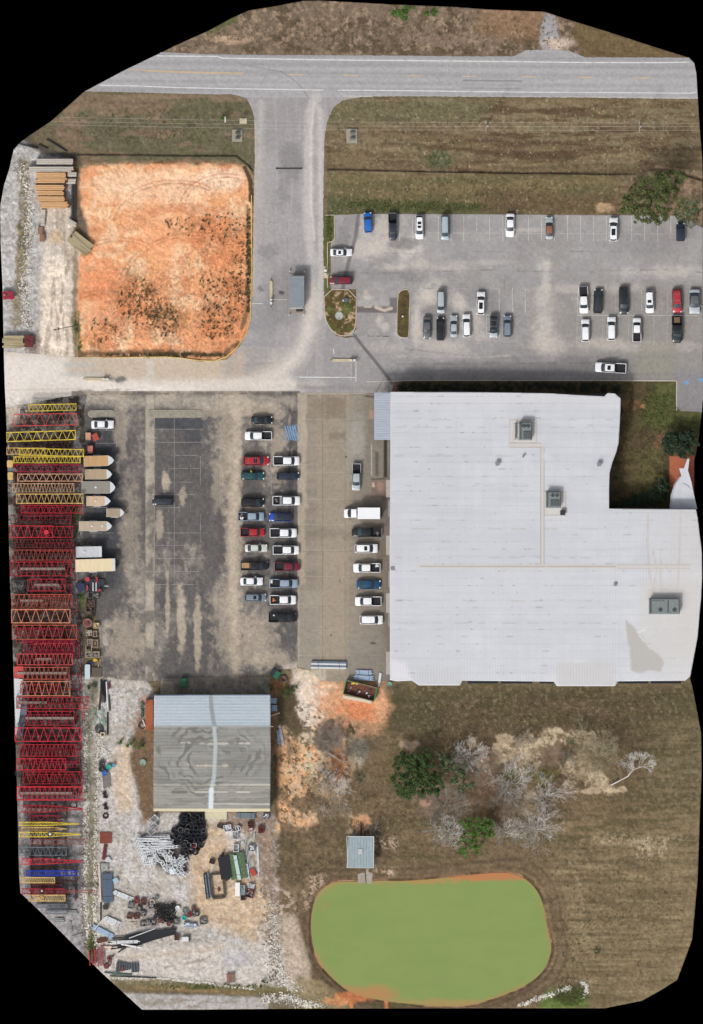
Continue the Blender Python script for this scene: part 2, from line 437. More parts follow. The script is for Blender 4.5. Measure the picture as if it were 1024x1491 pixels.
# orange pad
G.fill(smooth_poly([(108,238),(372,232),(374,490),(330,530),(104,522)],1), (84,70,50), soft=2, noise=2)
G.fill(PAD, (233,171,124), soft=2.5, noise=5, ns=9)
G.fleck(PAD, (230,160,118), .50, .12, 38, 21, a=.7); G.fleck(PAD, (244,206,168), .56, .09, 26, 22, a=.8); G.fleck(PAD, (214,138,96), .60, .07, 14, 23, a=.5)
G.blob(230,272,95,24,(247,208,172),ns=30,noise=.6,a=.8); G.blob(320,262,44,16,(246,214,186),noise=.6,ns=20,a=.8); G.blob(230,320,40,40,(236,172,128),noise=.7,ns=22,a=.6)
G.blob(318,350,40,42,(222,140,92),noise=.8,ns=22,a=.6); G.blob(170,440,46,40,(224,142,98),noise=.9,ns=24,a=.6); G.blob(330,460,30,50,(216,136,90),noise=.9,ns=24,a=.6)
padw = (slice(int(235/STEP), int(526/STEP)), slice(int(104/STEP), int(372/STEP)))
gr = fbm(PX[padw], PY[padw], 4.2, 77, 5, ax=1, ay=2.2, gain=.75); gr2 = fbm(PX[padw] + PY[padw]*.7, PY[padw] - PX[padw]*.6, 3.5, 78, 4, ax=5, gain=.7)
dpad, _, _ = sdpoly(PX[padw], PY[padw], PAD)
G.mul(padw, np.where(dpad < 0, 1 + (gr - .5) * .5 + (gr2 - .5) * .35, 1))
for (a_, b_, r0, r1) in ((150,470,60,5),(255,330,90,5),(290,420,110,6),(175,400,70,5),(330,300,60,4)):      # tyre arcs scraped in the clay
    for dr in (0, 7):
        G.line([(a_ + (r0+dr)*math.cos(t), b_ + (r0+dr)*.7*math.sin(t)) for t in np.linspace(3.3, 5.3, 14)], 1.6, (186,112,76), a=.55, noise=1.2)
for (cx,cy,rx,ry,th) in ((205,440,44,42,.53),(245,465,26,30,.53),(322,330,44,30,.565),(270,330,30,12,.57),(320,430,46,36,.55),(318,470,30,26,.53),(290,365,34,20,.56),(155,490,30,22,.55),(350,400,14,70,.53),(190,395,18,14,.55)):
    G.fleck([(cx-rx,cy),(cx-rx*.7,cy-ry*.7),(cx,cy-ry),(cx+rx*.7,cy-ry*.7),(cx+rx,cy),(cx+rx*.7,cy+ry*.7),(cx,cy+ry),(cx-rx*.7,cy+ry*.7)], (98,80,54), th+(.012 if cx<260 and cy>400 else .035), .05, 3.6, int(cx)+3, a=(.75 if cx<260 and cy>400 else .6), soft=ry*.6, gain=.85, env=(20,.38))
G.fleck(PAD, (170,116,80), .66, .04, 3, 31, a=.4, octv=3, gain=.8, env=(50,.4)); G.fleck([(150,430),(365,330),(365,520),(150,520)], (120,88,60), .64, .03, 3, 32, a=.6, octv=3, gain=.8, soft=30)
G.line([(112,515),(180,514),(250,513),(300,517),(326,515),(345,500)],7,(96,76,54),noise=4,ns=6,a=.85,soft=3); G.line([(361,300),(361,380),(360,455),(352,480)],5,(100,82,60),noise=3.5,ns=7,a=.75,soft=2); G.line([(357,244),(365,265),(366,292)],7,(62,56,40),noise=2,a=.9)
dP0, _, _ = sdpoly(PX, PY, PAD)
# west gravel
G.fill(GRAVL, (184,181,178), soft=3, noise=3); G.fleck(GRAVL, (158,154,150), .53, .08, 7, 33, ax=3, a=.6); G.fleck(GRAVL,(210,210,212),.6,.05,4,34,a=.6)
G.line([(34,236),(36,300),(34,360),(27,430),(24,470)],15,(134,122,92),soft=5,noise=6,ns=10,a=.9); G.line([(31,330),(29,400)],9,(146,118,70),soft=4,noise=4,a=.7); G.line([(33,290),(32,420)],14,(96,92,70),broken=.55,noise=3,soft=3,a=.8)
G.fill([(62,300),(110,300),(114,380),(108,460),(106,525),(52,525),(60,420)], (204,194,182), soft=6, noise=5); G.fill([(64,380),(100,380),(104,525),(60,525)], (232,217,200), soft=8, noise=6, a=.95)
G.fleck([(62,300),(110,300),(104,520),(56,520)], (168,154,138), .57,.06,7,35,ay=5,a=.7); G.blob(85,345,12,10,(200,164,120),ns=8,a=.5)
G.line([(111,330),(110,400),(108,470),(112,515)],7,(140,118,92),noise=4,soft=3,a=.8); G.blob(112,480,6,22,(90,92,56),ns=5,a=.8); G.blob(48,500,10,16,(110,90,84),ns=6,a=.8)
G.fill([(104,228),(116,228),(118,300),(128,330),(134,368),(122,372),(106,330)], (100,84,66), soft=4, noise=4, a=.9); G.line([(40,205),(70,222),(110,230)],9,(64,64,62),noise=3,soft=3,a=.7)
# boom yard
yard = [(0,575),(128,575),(124,860),(122,980),(126,1180),(128,1400),(0,1340)]
G.fill(yard, (104,97,90), soft=5, noise=4); G.fleck(yard, (54,48,44), .42,.1,12,36,a=.8); G.fleck(yard,(150,146,142),.56,.06,8,37,a=.8,env=(60,.3))
G.fill([(28,1160),(120,1160),(122,1400),(60,1340),(28,1300)], (158,154,156), soft=10, noise=8); G.fleck([(28,1180),(120,1180),(122,1400)], (110,106,106), .55,.06,8,38,a=.7)
G.fill([(8,572),(60,578),(58,600),(10,620)], (190,180,168), soft=8,noise=6); G.line([(113,640),(112,760),(108,900),(112,1000)],9,(148,146,148),soft=4,noise=3,a=.8); G.line([(122,600),(120,640)],8,(70,68,56),noise=4,a=.9)
G.blob(112,745,8,26,(86,84,62),ns=6,a=.8); G.blob(122,870,7,14,(90,98,56),ns=5,a=.7); G.blob(133,1000,14,10,(86,86,58),ns=6,a=.9)
# south yard gravel
sy = [(118,985),(210,990),(226,1012),(226,1185),(400,1185),(410,1220),(405,1330),(412,1380),(450,1440),(360,1440),(140,1430),(125,1330)]
G.fill(sy, (190,184,176), soft=4, noise=5); G.fleck(sy,(206,205,206),.53,.1,26,39,a=.6); G.fleck(sy,(170,160,148),.57,.05,5,40,a=.6,env=(50,.3),gain=.75); G.fleck(sy,(128,120,112),.64,.03,3,41,a=.5)
G.fill([(160,1115),(180,1080),(195,1090),(192,1180),(172,1190)], (212,190,164), soft=8, noise=6, a=.8)
G.fill([(196,1060),(226,1060),(226,1190),(208,1200),(200,1150),(190,1110)], (116,96,74), soft=5,noise=5); G.fleck([(196,1030),(226,1030),(226,1195),(205,1200)], (146,118,92),.54,.07,8,42,a=.7); G.fill([(206,1012),(226,1012),(226,1060),(196,1060)], (150,120,100), soft=5,noise=5,a=.8)
G.fill([(275,1200),(330,1195),(335,1240),(395,1290),(400,1330),(370,1370),(320,1350),(285,1330),(280,1280)], (204,180,152), soft=12, noise=10, ns=22)
G.fleck([(275,1200),(400,1200),(400,1370),(285,1350)], (184,158,130), .55,.07,9,43,a=.7); G.fill([(320,1182),(400,1182),(400,1300),(384,1300),(370,1210),(322,1205)], (146,122,106), soft=6,noise=6,a=.85)
G.fleck([(350,1185),(410,1185),(410,1440),(380,1440),(372,1300)], (140,122,104), .53,.06,6,44,a=.8); G.fill([(150,1375),(420,1375),(440,1435),(155,1425)], (206,198,190), soft=10,noise=8,a=.8)
G.line([(180,1395),(250,1388),(330,1378),(380,1385)],6,(186,168,146),noise=5,soft=4,a=.6); G.line([(220,1412),(290,1400),(350,1372)],3,(150,132,118),noise=2,broken=.5,a=.6); G.blob(345,1392,26,16,(182,182,188),ns=14,a=.6)
G.fill([(204,1212),(250,1212),(274,1246),(272,1274),(246,1272),(212,1250)], (112,106,102), soft=4, noise=5, a=.85); G.fill([(264,1182),(300,1182),(298,1222),(278,1246),(266,1240),(250,1220)], (52,50,50), soft=3, noise=3, a=.85)  # shade and stain under the silver frames painted in; black ground under the coils
G.fill([(226,1316),(254,1316),(254,1342),(236,1342),(226,1330)], (92,88,84), soft=3, noise=3, a=.7); G.fill([(186,1308),(230,1308),(232,1348),(196,1350)],(140,130,122),soft=6,noise=6,a=.6)
# green strip beside the booms and along the south edge
G.line([(138,990),(130,1060),(132,1140),(136,1180),(134,1250),(132,1330),(136,1400)],13,(134,130,108),soft=5,noise=5,ns=9,a=.9); G.line([(136,1190),(133,1300),(134,1390)],8,(122,116,88),soft=4,noise=5,ns=10,a=.9); G.blob(133,1375,6,14,(104,112,60),ns=6)
G.line([(160,1432),(220,1432),(300,1437),(370,1443),(420,1440)],13,(118,108,74),soft=4,noise=4,a=.95); G.line([(200,1438),(300,1442),(360,1447)],5,(150,124,88),soft=3,noise=3,a=.7)
G.fill([(150,1446),(300,1450),(390,1452),(390,1475),(150,1475)], (178,174,172), soft=3,noise=3); G.fleck([(200,1448),(390,1452),(390,1472),(205,1472)],(150,140,126),.55,.05,5,45,a=.7,ax=4)
# dirt between yard and concrete, orange patch
mid_ = [(404,985),(560,992),(566,1040),(520,1062),(520,1150),(470,1210),(420,1215),(400,1185),(400,1010)]
G.fill(mid_, (150,126,98), soft=6, noise=9, ns=16)
G.fill([(425,975),(470,992),(480,1020),(470,1060),(440,1085),(428,1040)], (224,208,192), soft=6, noise=8, ns=14); G.fill([(432,973),(470,980),(470,993),(436,993)],(222,206,184),soft=2,noise=1)
G.patch([(520,1030,52,32),(560,1042,44,20),(490,1025,34,32),(580,1048,26,9),(500,1060,34,20)], (218,164,126), amp=1.9, ns=16, seed=9, wid=.45, gain=.72); G.blob(522,1034,26,16,(216,138,94),ns=14,noise=.6,a=.9); G.blob(480,1000,14,6,(226,190,160),ns=9,a=.7)
G.fleck([(404,1050),(520,1055),(520,1150),(460,1215),(404,1215)], (212,180,146), .515, .08, 14, 46, a=.95, ay=2, soft=12, gain=.65); G.fill([(440,1060),(478,1070),(470,1110),(452,1140),(438,1110)],(212,194,164),soft=8,noise=8,a=.85)
G.fleck([(404,1080),(470,1080),(450,1215),(404,1215)], (222,172,128), .53, .05, 9, 47, a=.85, soft=8); G.fleck([(404,1010),(520,1055),(540,1150),(404,1215)], (82,68,50), .585,.035,5,48,a=.85,gain=.75)
G.fill([(405,1000),(430,1000),(434,1040),(446,1065),(430,1075),(404,1050)], (92,82,62), soft=5, noise=7); G.blob(404,1000,14,10,(150,104,74),ns=6,a=.8); G.blob(398,1060,6,60,(150,112,84),ns=7,a=.7)
G.line([(401,1100),(402,1185)],6,(74,64,50),soft=4,noise=2,a=.8); G.blob(480,1075,22,26,(126,116,108),ns=9,noise=.8,a=.8); G.blob(494,1115,10,22,(176,116,74),ns=7,a=.8); G.blob(520,1095,15,18,(150,144,128),ns=8,noise=.6,a=.8); G.blob(536,1112,16,12,(204,192,172),ns=8,a=.9); G.blob(524,1135,12,12,(110,112,74),ns=6,a=.8)
G.blob(545,1060,34,9,(178,140,108),ns=6,noise=1.2,a=.8,rot=12)
# south-east field
se = [(404,1215),(470,1200),(560,1060),(600,1000),(1030,995),(1030,1475),(560,1475),(500,1465),(420,1420),(408,1330)]
G.fill(se, (116,99,76), soft=6, noise=6)
G.fill([(575,1000),(1030,1000),(1030,1050),(640,1070),(560,1060)], (92,84,62), soft=10, noise=8)
G.fill([(640,1020),(950,1015),(950,1150),(700,1160),(640,1100)], (98,82,64), soft=14, noise=12, a=.7); G.fill([(940,1060),(1030,1050),(1030,1475),(940,1475)], (118,108,82), soft=20, noise=16, a=.7)
G.fill([(800,1190),(1030,1190),(1030,1475),(780,1475)], (134,117,90), soft=18, noise=14, a=.75)
G.fleck([(800,1260),(1030,1260),(1030,1475),(790,1475)], (108,94,70), .52, .08, 5, 49, ax=16, a=.85, soft=20); G.fleck([(800,1250),(1030,1250),(1030,1460),(790,1460)], (146,132,102), .56, .07, 4, 50, ax=18, a=.7, soft=20)
G.fleck([(560,1000),(1024,1000),(1024,1260),(560,1260)], (80,74,50), .55, .09, 6, 51, ax=8, a=.6, soft=14); G.fleck([(400,1150),(620,1150),(560,1260),(460,1300),(400,1280)], (92,80,62), .5,.08,18,52,a=.8)
G.fleck(se, (94,88,60), .58, .1, 26, 53, a=.35); G.fleck(se,(130,116,92),.62,.05,4,54,a=.6)
for k in range(4):                      # mown rings round the pond
    ring = [(625 + (x-625)*(1.06+.035*k), 1368 + (y-1368)*(1.09+.055*k)) for x, y in POND]
    G.line(ring + [ring[0]], 5, [(88,74,58),(110,94,74),(92,78,60),(116,100,78)][k], soft=3, noise=3, ns=16, seed=70+k, a=.7)
G.line([(845,1290),(848,1320),(850,1350),(852,1375)],6,(150,136,112),noise=4,broken=.45,a=.7); G.line([(828,1255),(845,1290)],5,(150,136,116),noise=4,broken=.45,a=.7)
bare = (204,186,156)
G.patch([(775,1092,38,26),(812,1072,28,13),(842,1115,26,22),(850,1078,18,12),(828,1142,11,9),(874,1136,12,14),(886,1150,10,7),(755,1122,18,14),(800,1078,22,12),(862,1092,14,14)], bare, amp=2.4, ns=15, seed=5, a=.85, wid=.28, gain=.75)
G.fleck([(735,1055),(900,1055),(900,1165),(735,1165)], (120,102,80), .56, .06, 6, 66, a=.7, gain=.8, env=(24,.3))
G.patch([(724,1090,13,8),(706,1092,10,7),(688,1082,9,8),(860,1152,20,4),(740,1104,16,10),(735,1075,12,8),(700,1110,14,8),(905,1150,8,4),(760,1150,20,10),(775,1180,14,8)], (188,168,142), amp=2.4, ns=14, seed=6, a=.75)
G.patch([(800,1105,16,22),(815,1095,10,20),(795,1135,26,12),(830,1090,8,14)], (118,98,80), amp=2.2, ns=12, seed=7, a=.85)
for (cx,cy,rx,ry,c_,a_) in ((690,1120,40,30,(120,104,90),.7),(740,1150,40,30,(112,92,72),.6),(720,1170,30,26,(98,76,56),.7),(650,1168,40,24,(130,114,102),.7),(770,1190,36,22,(128,112,94),.6),(860,1100,36,26,(112,98,74),.5),(746,1135,14,12,(104,110,56),.7),(790,1130,20,12,(112,108,60),.6),(755,1195,16,6,(150,128,108),.6),(597,1085,14,7,(186,164,140),.8),(620,1170,10,6,(186,150,130),.8)):
    G.blob(cx,cy,rx,ry,c_,ns=10,noise=.9,seed=int(cy),a=a_)
for (cx,cy,rx,ry) in ((905,1222,40,7),(950,1235,24,14),(975,1222,16,5),(560,1228,18,7),(520,1218,10,8),(462,1290,12,16),(450,1310,8,14),(560,1270,14,6),(525,1200,16,14)):
    G.fleck([(cx-rx,cy-ry),(cx+rx,cy-ry),(cx+rx,cy+ry),(cx-rx,cy+ry)], (196,172,150) if cx < 600 else (172,158,130), .52,.04,4,int(cx+cy),a=.85,soft=8,gain=.75)
G.blob(526,1198,12,12,(206,156,118),ns=6,a=.85)
G.fill([(408,1330),(428,1330),(450,1400),(455,1450),(420,1440),(410,1380)], (176,162,144), soft=6,noise=6); G.fleck([(400,1290),(428,1300),(440,1400),(460,1450),(410,1430)],(196,176,160),.5,.05,5,55,a=.8)
G.fill([(430,1420),(470,1430),(505,1452),(508,1468),(430,1468)],(142,128,96),soft=4,noise=4,a=.8)
G.fill([(800,1440),(850,1436),(858,1468),(780,1470)], (96,112,58), soft=5,noise=5)
# pond rim: clay under shallow water and the worn edge
pd, _, _ = sdpoly(PX, PY, POND)
G.mix(ALL, .75 * sstep(9, 1, pd) * sstep(-3, 0, pd), (112,88,68))
rimn = fbm(PX, PY, 34, 141, 4); G.mix(ALL, .9 * sstep(1.6, 0, np.abs(pd - .5 + (mid - .5) * 3)) * sstep(.38,.56,rimn), (186,152,116)); G.mix(ALL, .8 * sstep(2.4, .6, np.abs(pd - 2.4 + (mid - .5) * 3)) * sstep(.55,.42,rimn), (78,66,50)); G.mix(ALL, sstep(-1, -4, pd), (158,118,80))
G.blob(515,1452,26,9,(200,128,84),soft=.3,noise=.5,ns=9); G.blob(570,1462,30,5,(100,92,62),ns=7,noise=.5,a=.8)
G.blob(490,1458,20,6,(198,140,96),ns=7,a=.8); G.line([(508,1446),(512,1466)],5,(206,132,88)); G.line([(562,1456),(563,1468)],5,(206,132,88))
# lawn beside the building
lw = [(566,553),(986,554),(986,598),(1030,597),(1030,748),(880,748),(880,690),(896,660),(902,575),(566,575)]
G.fill(lw, (92,80,56), soft=2); G.fill([(950,556),(986,556),(986,598),(1030,598),(1024,640),(930,620)], (88,94,54), soft=8,noise=8,a=.85)
G.fill([(925,655),(965,650),(975,700),(920,735)], (96,92,58), soft=12,noise=9,a=.7); G.blob(968,640,16,12,(128,92,76),ns=9,a=.7); G.blob(918,588,14,6,(140,104,76),ns=5,a=.6); G.blob(936,592,5,3,(180,130,92),ns=4,a=.7)
G.fleck(lw,(66,60,40),.55,.07,8,56,a=.7); G.fill([(566,553),(582,553),(582,572),(566,572)],(128,104,86),soft=3,noise=2)
G.fill([(976,663),(1012,663),(1008,722),(975,722)], (176,104,72), soft=1)
# terrace strip between lots
G.fill([(470,312),(486,312),(487,350),(481,353),(481,424),(470,424)], (96,98,60), soft=1)
padm = sstep(2, -2, dP0)
f = 1 + (sm - .5) * (.7 - .45*padm) + (strk - .5) * .25
G.mul(ALL, 1.05 + 0*f); G.mul(ALL, f * (1 + (fbm(PX, PY, 2.4, 91, 2) - .5) * (.4 - .2*padm)))
# stones in the gravel read one by one
for gp, th_ in (([(0,200),(60,222),(58,300),(54,520),(0,530)],.6),(sy,.64),([(28,1160),(120,1160),(122,1400),(60,1340),(28,1300)],.6)):
    G.fleck(gp, (216,216,217), th_+.03, .07, 2.6, 95, a=.35, octv=2, soft=2); G.fleck(gp, (134,128,120), th_+.05, .07, 2.9, 96, a=.35, octv=2, soft=2)

G.fill([(198,1062),(226,1062),(226,1190),(210,1198),(202,1150),(193,1110)], (112,92,72), soft=5,noise=5,a=.85); G.fleck([(196,1030),(226,1030),(226,1195),(205,1200)], (140,112,86),.54,.07,5,42,a=.6)
G.fill([(206,1218),(250,1214),(274,1246),(272,1274),(246,1272),(212,1250)], (84,80,78), soft=4, noise=5, a=.8)  # deeper dark patch under the silver frame pile, shade put into the colour
G.line([(250,300),(285,316),(305,318),(330,300)],3,(196,120,80),noise=1.5,a=.5); G.line([(150,480),(200,430),(260,380),(300,352)],1.6,(190,118,80),noise=1,a=.55); G.line([(155,486),(205,436),(265,386),(306,358)],1.6,(190,118,80),noise=1,a=.55)
for k_ in range(5): G.line([(262+60*math.cos(t)*(1+.07*k_), 345+38*math.sin(t)*(1+.07*k_)) for t in np.linspace(3.4,5.6,16)], 1.3, (194,120,80), a=.5, noise=.8)
# ================= pavements =================
K = Img((164,161,160))
patch = fbm(PX, PY, 60, 101, 4); med = fbm(PX, PY, 16, 102, 5, gain=.65); hx = fbm(PX, PY, 6, 103, 4, ax=22); hy = fbm(PX, PY, 6, 104, 4, ay=22); fine_ = fbm(PX, PY, 3, 105, 3, gain=.8)
# highway
hw = K.win(0, 60, 1024, 150)
K.mix(hw, np.ones(PX[hw].shape), (172,171,173)); K.mix(hw, .5 * sstep(.45, .6, hx[hw]), (160,159,162))
def yl(y0, x): return y0 + (x - 256) * 0.0095
for y0, c, a in ((92,(150,149,152),.55),(98,(178,178,180),.5),(104,(148,148,150),.4),(113,(182,182,184),.5),(119,(160,160,162),.4),(123,(186,186,190),.5)):
    K.line([(0, yl(y0,0)), (1030, yl(y0,1030))], 4, c, a=a, soft=3, noise=1)
K.line([(0,yl(79,0)),(1030,yl(80,1030))],4,(150,150,150),a=.6,soft=2); K.line([(0,yl(131,0)),(350,yl(131,350))],5,(158,158,158),a=.6,soft=2); K.line([(500,yl(138,500)),(1030,yl(136,1030))],2.5,(200,194,186),a=.8,noise=1)
for yk, l in ((117,1),(128,.6)): K.line([(674,yk),(700,yk+.4),(730,yk+.8),(760,yk+1)],1.8,(84,84,88),a=.6*l,soft=1)
K.line([(355,94),(390,101),(410,104),(430,118),(440,128),(450,143)],1.2,(110,110,112),a=.5,soft=.8); K.line([(395,88),(391,102),(385,114),(379,124)],1,(120,120,122),a=.5)
K.rect(391,144,398,157,(196,196,198),soft=1.5,noise=1.5); K.line([(365,144),(425,144)],1,(126,124,124),a=.5,broken=.45)
# driveway
dw = K.win(330, 143, 520, 575)
K.mix(dw, np.ones(PX[dw].shape), (166,163,163)); K.mix(dw, .55 * sstep(.45, .62, patch[dw]), (150,147,148)); K.mix(dw, .5 * sstep(.5, .65, hy[dw]), (176,173,172))
K.line([(460,142),(452,165),(449,210),(449,260),(450,340),(454,380)],13,(196,191,190),soft=6,noise=2.5,a=.85); K.line([(466,160),(467,230),(468,340),(467,460)],9,(200,195,192),soft=4,noise=2,a=.8); K.line([(458,150),(453,190),(453,300),(458,350)],3.5,(212,206,202),a=.8,soft=2,noise=1)
K.line([(456,380),(454,440),(450,480),(436,512),(408,545),(360,560)],13,(190,186,184),soft=9,noise=3,a=.75); K.line([(380,150),(378,220),(376,300)],9,(186,182,180),soft=5,noise=4,a=.7)
K.blob(424,236,18,26,(136,134,136),ns=14,noise=.5,a=.8); K.blob(414,275,9,18,(140,138,140),ns=10,a=.6); K.blob(415,430,26,44,(140,138,138),ns=18,noise=.6,a=.6); K.blob(385,460,22,34,(140,139,142),ns=14,noise=.7,a=.6); K.line([(419,322),(419,400),(418,500)],1,(118,116,116),a=.5,broken=.4); K.line([(400,250),(401,500)],.8,(120,118,118),a=.4,broken=.45)
K.blob(390,366,16,12,(128,126,128),ns=5,noise=1.1,a=.45); K.blob(410,426,4,3,(60,58,58),ns=3,a=.8); K.blob(380,420,4,5,(110,100,100),ns=3,a=.6); K.line([(388,324),(404,324)],1,(116,114,114),a=.5,broken=.4); K.line([(383,296),(420,296)],1,(120,118,118),a=.4,broken=.4)
K.line([(372,180),(371,330),(369,430)],3,(196,178,158),noise=2,a=.6,soft=2)
# white dusty road to the west
ww = K.win(0, 505, 440, 595)
wr = fbm(PX[ww], PY[ww], 9, 106, 4, ax=14)
K.mix(ww, sstep(440, 330, PX[ww]), (206,194,180)); K.mix(ww, sstep(440, 300, PX[ww]) * .6 * sstep(.45,.6,wr), (190,176,160))
K.fill([(0,528),(60,524),(100,540),(200,556),(330,558),(420,548),(440,566),(330,582),(200,582),(60,590),(0,592)], (228,220,212), soft=9, noise=6, ns=26, a=.95)
K.fill([(90,520),(330,524),(320,552),(100,548)], (196,180,160), soft=5, noise=5, ns=18, a=.75); K.fill([(0,510),(100,520),(90,560),(0,570)], (226,220,212), soft=12, noise=8, a=.8)
K.line([(95,532),(135,530)],7,(186,190,188),noise=3,a=.6,soft=3); K.line([(90,545),(150,544)],5,(180,184,184),noise=3,a=.5,soft=3); K.line([(150,552),(182,552)],6,(136,132,128),noise=3,a=.8,soft=3); K.blob(175,553,8,5,(110,106,102),ns=5,a=.8)
K.line([(115,569),(190,567)],2,(150,142,134),noise=1.5,broken=.5,a=.8); K.rect(213,524,225,552,(206,198,190),soft=1,noise=1,a=.8); K.line([(0,568),(60,567),(120,566)],2,(206,196,184),a=.7,noise=2)
K.fill([(325,505),(350,500),(380,480),(400,500),(380,545),(330,550)],(158,155,156),soft=12,noise=8,a=.8); K.blob(345,532,12,18,(200,182,158),ns=8,a=.5)
K.line([(372,524),(434,526)],1,(190,186,182),a=.6); K.line([(332,533),(372,530),(400,528)],1,(128,124,122),a=.5,broken=.4); K.line([(406,562),(434,563),(448,564)],1.5,(206,200,192),a=.6,broken=.4); K.line([(430,549),(520,549)],1,(206,202,198),a=.6)
K.fill([(484,494),(568,494),(568,573),(470,573)],(156,153,154),soft=22,noise=10,ns=30,a=.8)
K.line([(300,568),(360,560),(405,545),(436,515),(449,480),(455,420)],16,(214,205,196),soft=13,noise=4,ns=24,a=.9); K.line([(260,574),(350,570),(420,562),(470,560)],8,(200,192,184),soft=9,noise=4,ns=24,a=.55); K.line([(434,564),(568,566)],6,(140,136,134),soft=3,noise=3,a=.6)
# north parking lot
lw_ = K.win(472, 308, 1026, 602)
lm = (PX[lw_] > 480) & ~((PX[lw_] < 568) & (PY[lw_] > 489))
lmf = lm.astype(float)
K.mix(lw_, lmf, (160,158,158)); K.mix(lw_, lmf * .6 * sstep(.44, .6, patch[lw_]), (150,147,146)); K.mix(lw_, lmf * .4 * sstep(.5, .6, med[lw_]), (172,170,169)); K.mix(lw_, lmf * .7 * sstep(740, 900, PX[lw_]) * sstep(400, 430, PY[lw_]), (146,142,136))
for (cx,cy,rx,ry,a) in ((520,328,14,16,.35),(556,335,26,16,.75),(530,365,22,12,.7),(548,360,24,10,.7),(595,368,16,9,.8),(606,352,8,14,.6),(573,390,22,5,.85),(610,388,14,10,.6),(625,432,14,14,.7),(622,424,10,8,.8),(607,470,6,26,.85),(668,436,12,12,.85),(640,415,8,10,.5),(653,390,22,5,.5),(690,470,12,16,.7),(704,490,20,8,.6),(640,500,30,7,.6),(795,384,9,8,.9),(795,405,5,14,.6),(791,440,9,20,.6),(792,480,11,24,.75),(800,500,18,16,.6),(865,420,60,6,.45),(960,395,60,7,.5),(860,440,16,16,.5),(880,500,30,8,.5),(950,505,50,6,.4),(583,480,6,14,.4),(560,475,6,5,.8),(535,433,5,3,.8),(553,468,4,6,.7),(650,512,30,8,.5),(550,505,30,6,.3),(770,335,18,3,.5),(700,382,40,3,.3)):
    K.blob(cx,cy,rx*1.1,ry*1.1,(202,194,186),ns=14,noise=1.1,soft=.7,seed=int(cx+cy),a=a)
for (cx,cy,rx,ry,a) in ((512,330,16,16,.45),(585,355,22,8,.6),(602,400,24,12,.45),(640,455,26,12,.5),(690,430,24,16,.4),(720,455,20,20,.4),(500,350,12,18,.4),(560,400,30,10,.3),(720,540,140,13,.6),(850,535,60,15,.6),(1000,590,20,12,.4),(935,350,60,20,.25),(660,330,60,10,.2)):
    K.blob(cx,cy,rx,ry,(124,122,124),ns=16,noise=.7,seed=int(cx*2),a=a)
K.fill([(930,500),(985,500),(985,555),(925,555)],(150,148,134),soft=3,a=.6); K.fill([(985,540),(1024,540),(1024,600),(985,600)],(140,138,142),soft=6,noise=6,a=.8)
K.fill([(518.5,446),(579,446),(579,456),(518.5,455)],(112,108,108),soft=.8,noise=.6); K.rect(567,433,579,448,(118,114,114),soft=1,noise=1); K.rect(521,438,568,446,(178,176,174),soft=2,noise=2,a=.6); K.line([(548,448),(560,452),(570,449)],3.5,(206,190,176),noise=2,a=.9); K.line([(532,447),(540,447)],2,(214,190,168))
K.line([(522,313),(518,345),(508,380),(500,415),(499,425)],5.5,(108,106,108),a=.8,soft=1.2); K.line([(516,488),(530,506),(545,524),(560,543),(571,558)],4.5,(100,98,100),a=.85,soft=1.2)
K.rect(530,422,536,430,(196,180,164),soft=2,noise=1,a=.8)
for pts in ([(488,396),(560,398),(700,393),(770,392)],[(560,368),(600,370),(640,363)],[(734,313),(735,420)],[(690,366),(744,367)],[(830,366),(905,367)],[(744,395),(905,394),(985,392),(1024,397)],[(600,420),(760,421)],[(575,530),(700,530),(900,528)],[(590,508),(690,519),(760,514)]):
    K.line(pts, .9, (104,102,102), a=.55, soft=.7, noise=1, broken=.42)
for y_, a_ in ((545,.5),(552,.5),(520,.3)): K.line([(575,y_),(984,y_)],4,(128,126,130),a=a_,soft=3,noise=2)
K.line([(575,519),(700,520),(760,516)],3,(196,192,188),noise=3,a=.5,soft=2,broken=.4)
# storage lot
sw = K.win(105, 570, 436, 1000)
x, y = PX[sw], PY[sw]
v1 = fbm(x, y, 24, 111, 5, ay=2.6, gain=.62); v2 = fbm(x, y, 7, 112, 5, gain=.7); v3 = fbm(x, y, 9, 113, 4, ay=8)
v5 = fbm(x, y, 4, 117, 4, ay=1.8, gain=.75)
K.mix(sw, np.ones(x.shape), (160,149,137)); K.mix(sw, .7 * sstep(.42, .6, v3), (138,130,122)); K.mix(sw, .4 * sstep(.55, .65, v2), (184,170,152)); K.mix(sw, .45 * sstep(.5, .62, v5), (116,110,106)); K.mix(sw, .3 * sstep(.47, .36, v5), (192,180,164))
def dark(x0, x1, y0, y1, a, e=10): return a * sstep(x0 - e, x0 + e, x) * sstep(x1 + e, x1 - e, x) * sstep(y0 - e, y0 + e, y) * sstep(y1 + e, y1 - e, y)
dens = .10 + np.maximum.reduce([dark(122,180,585,900,.42,12), dark(160,216,590,985,.17,22), dark(225,296,612,760,.34,10), dark(222,332,600,890,.24,14), dark(225,345,860,990,.14,20), dark(296,345,690,850,.10,18), dark(230,300,960,990,.34,12), dark(350,378,585,720,.20,12), dark(350,402,700,850,.20,16), dark(396,434,578,900,.30,8), dark(412,434,573,770,.45,4), dark(396,434,880,975,.16,10), dark(215,290,588,600,.3,6), dark(350,400,575,600,.26,8), dark(150,420,960,990,.12,12)]) + (fbm(x, y, 46, 115, 3) - .5) * .34
thr = .80 - dens
nn = .55 * v1 + .45 * v2
K.mix(sw, .90 * sstep(thr - .16, thr + .16, nn + .12), (88,86,88)); K.mix(sw, .5 * sstep(.5, .62, v2) * (dens > .3), (112,106,106))
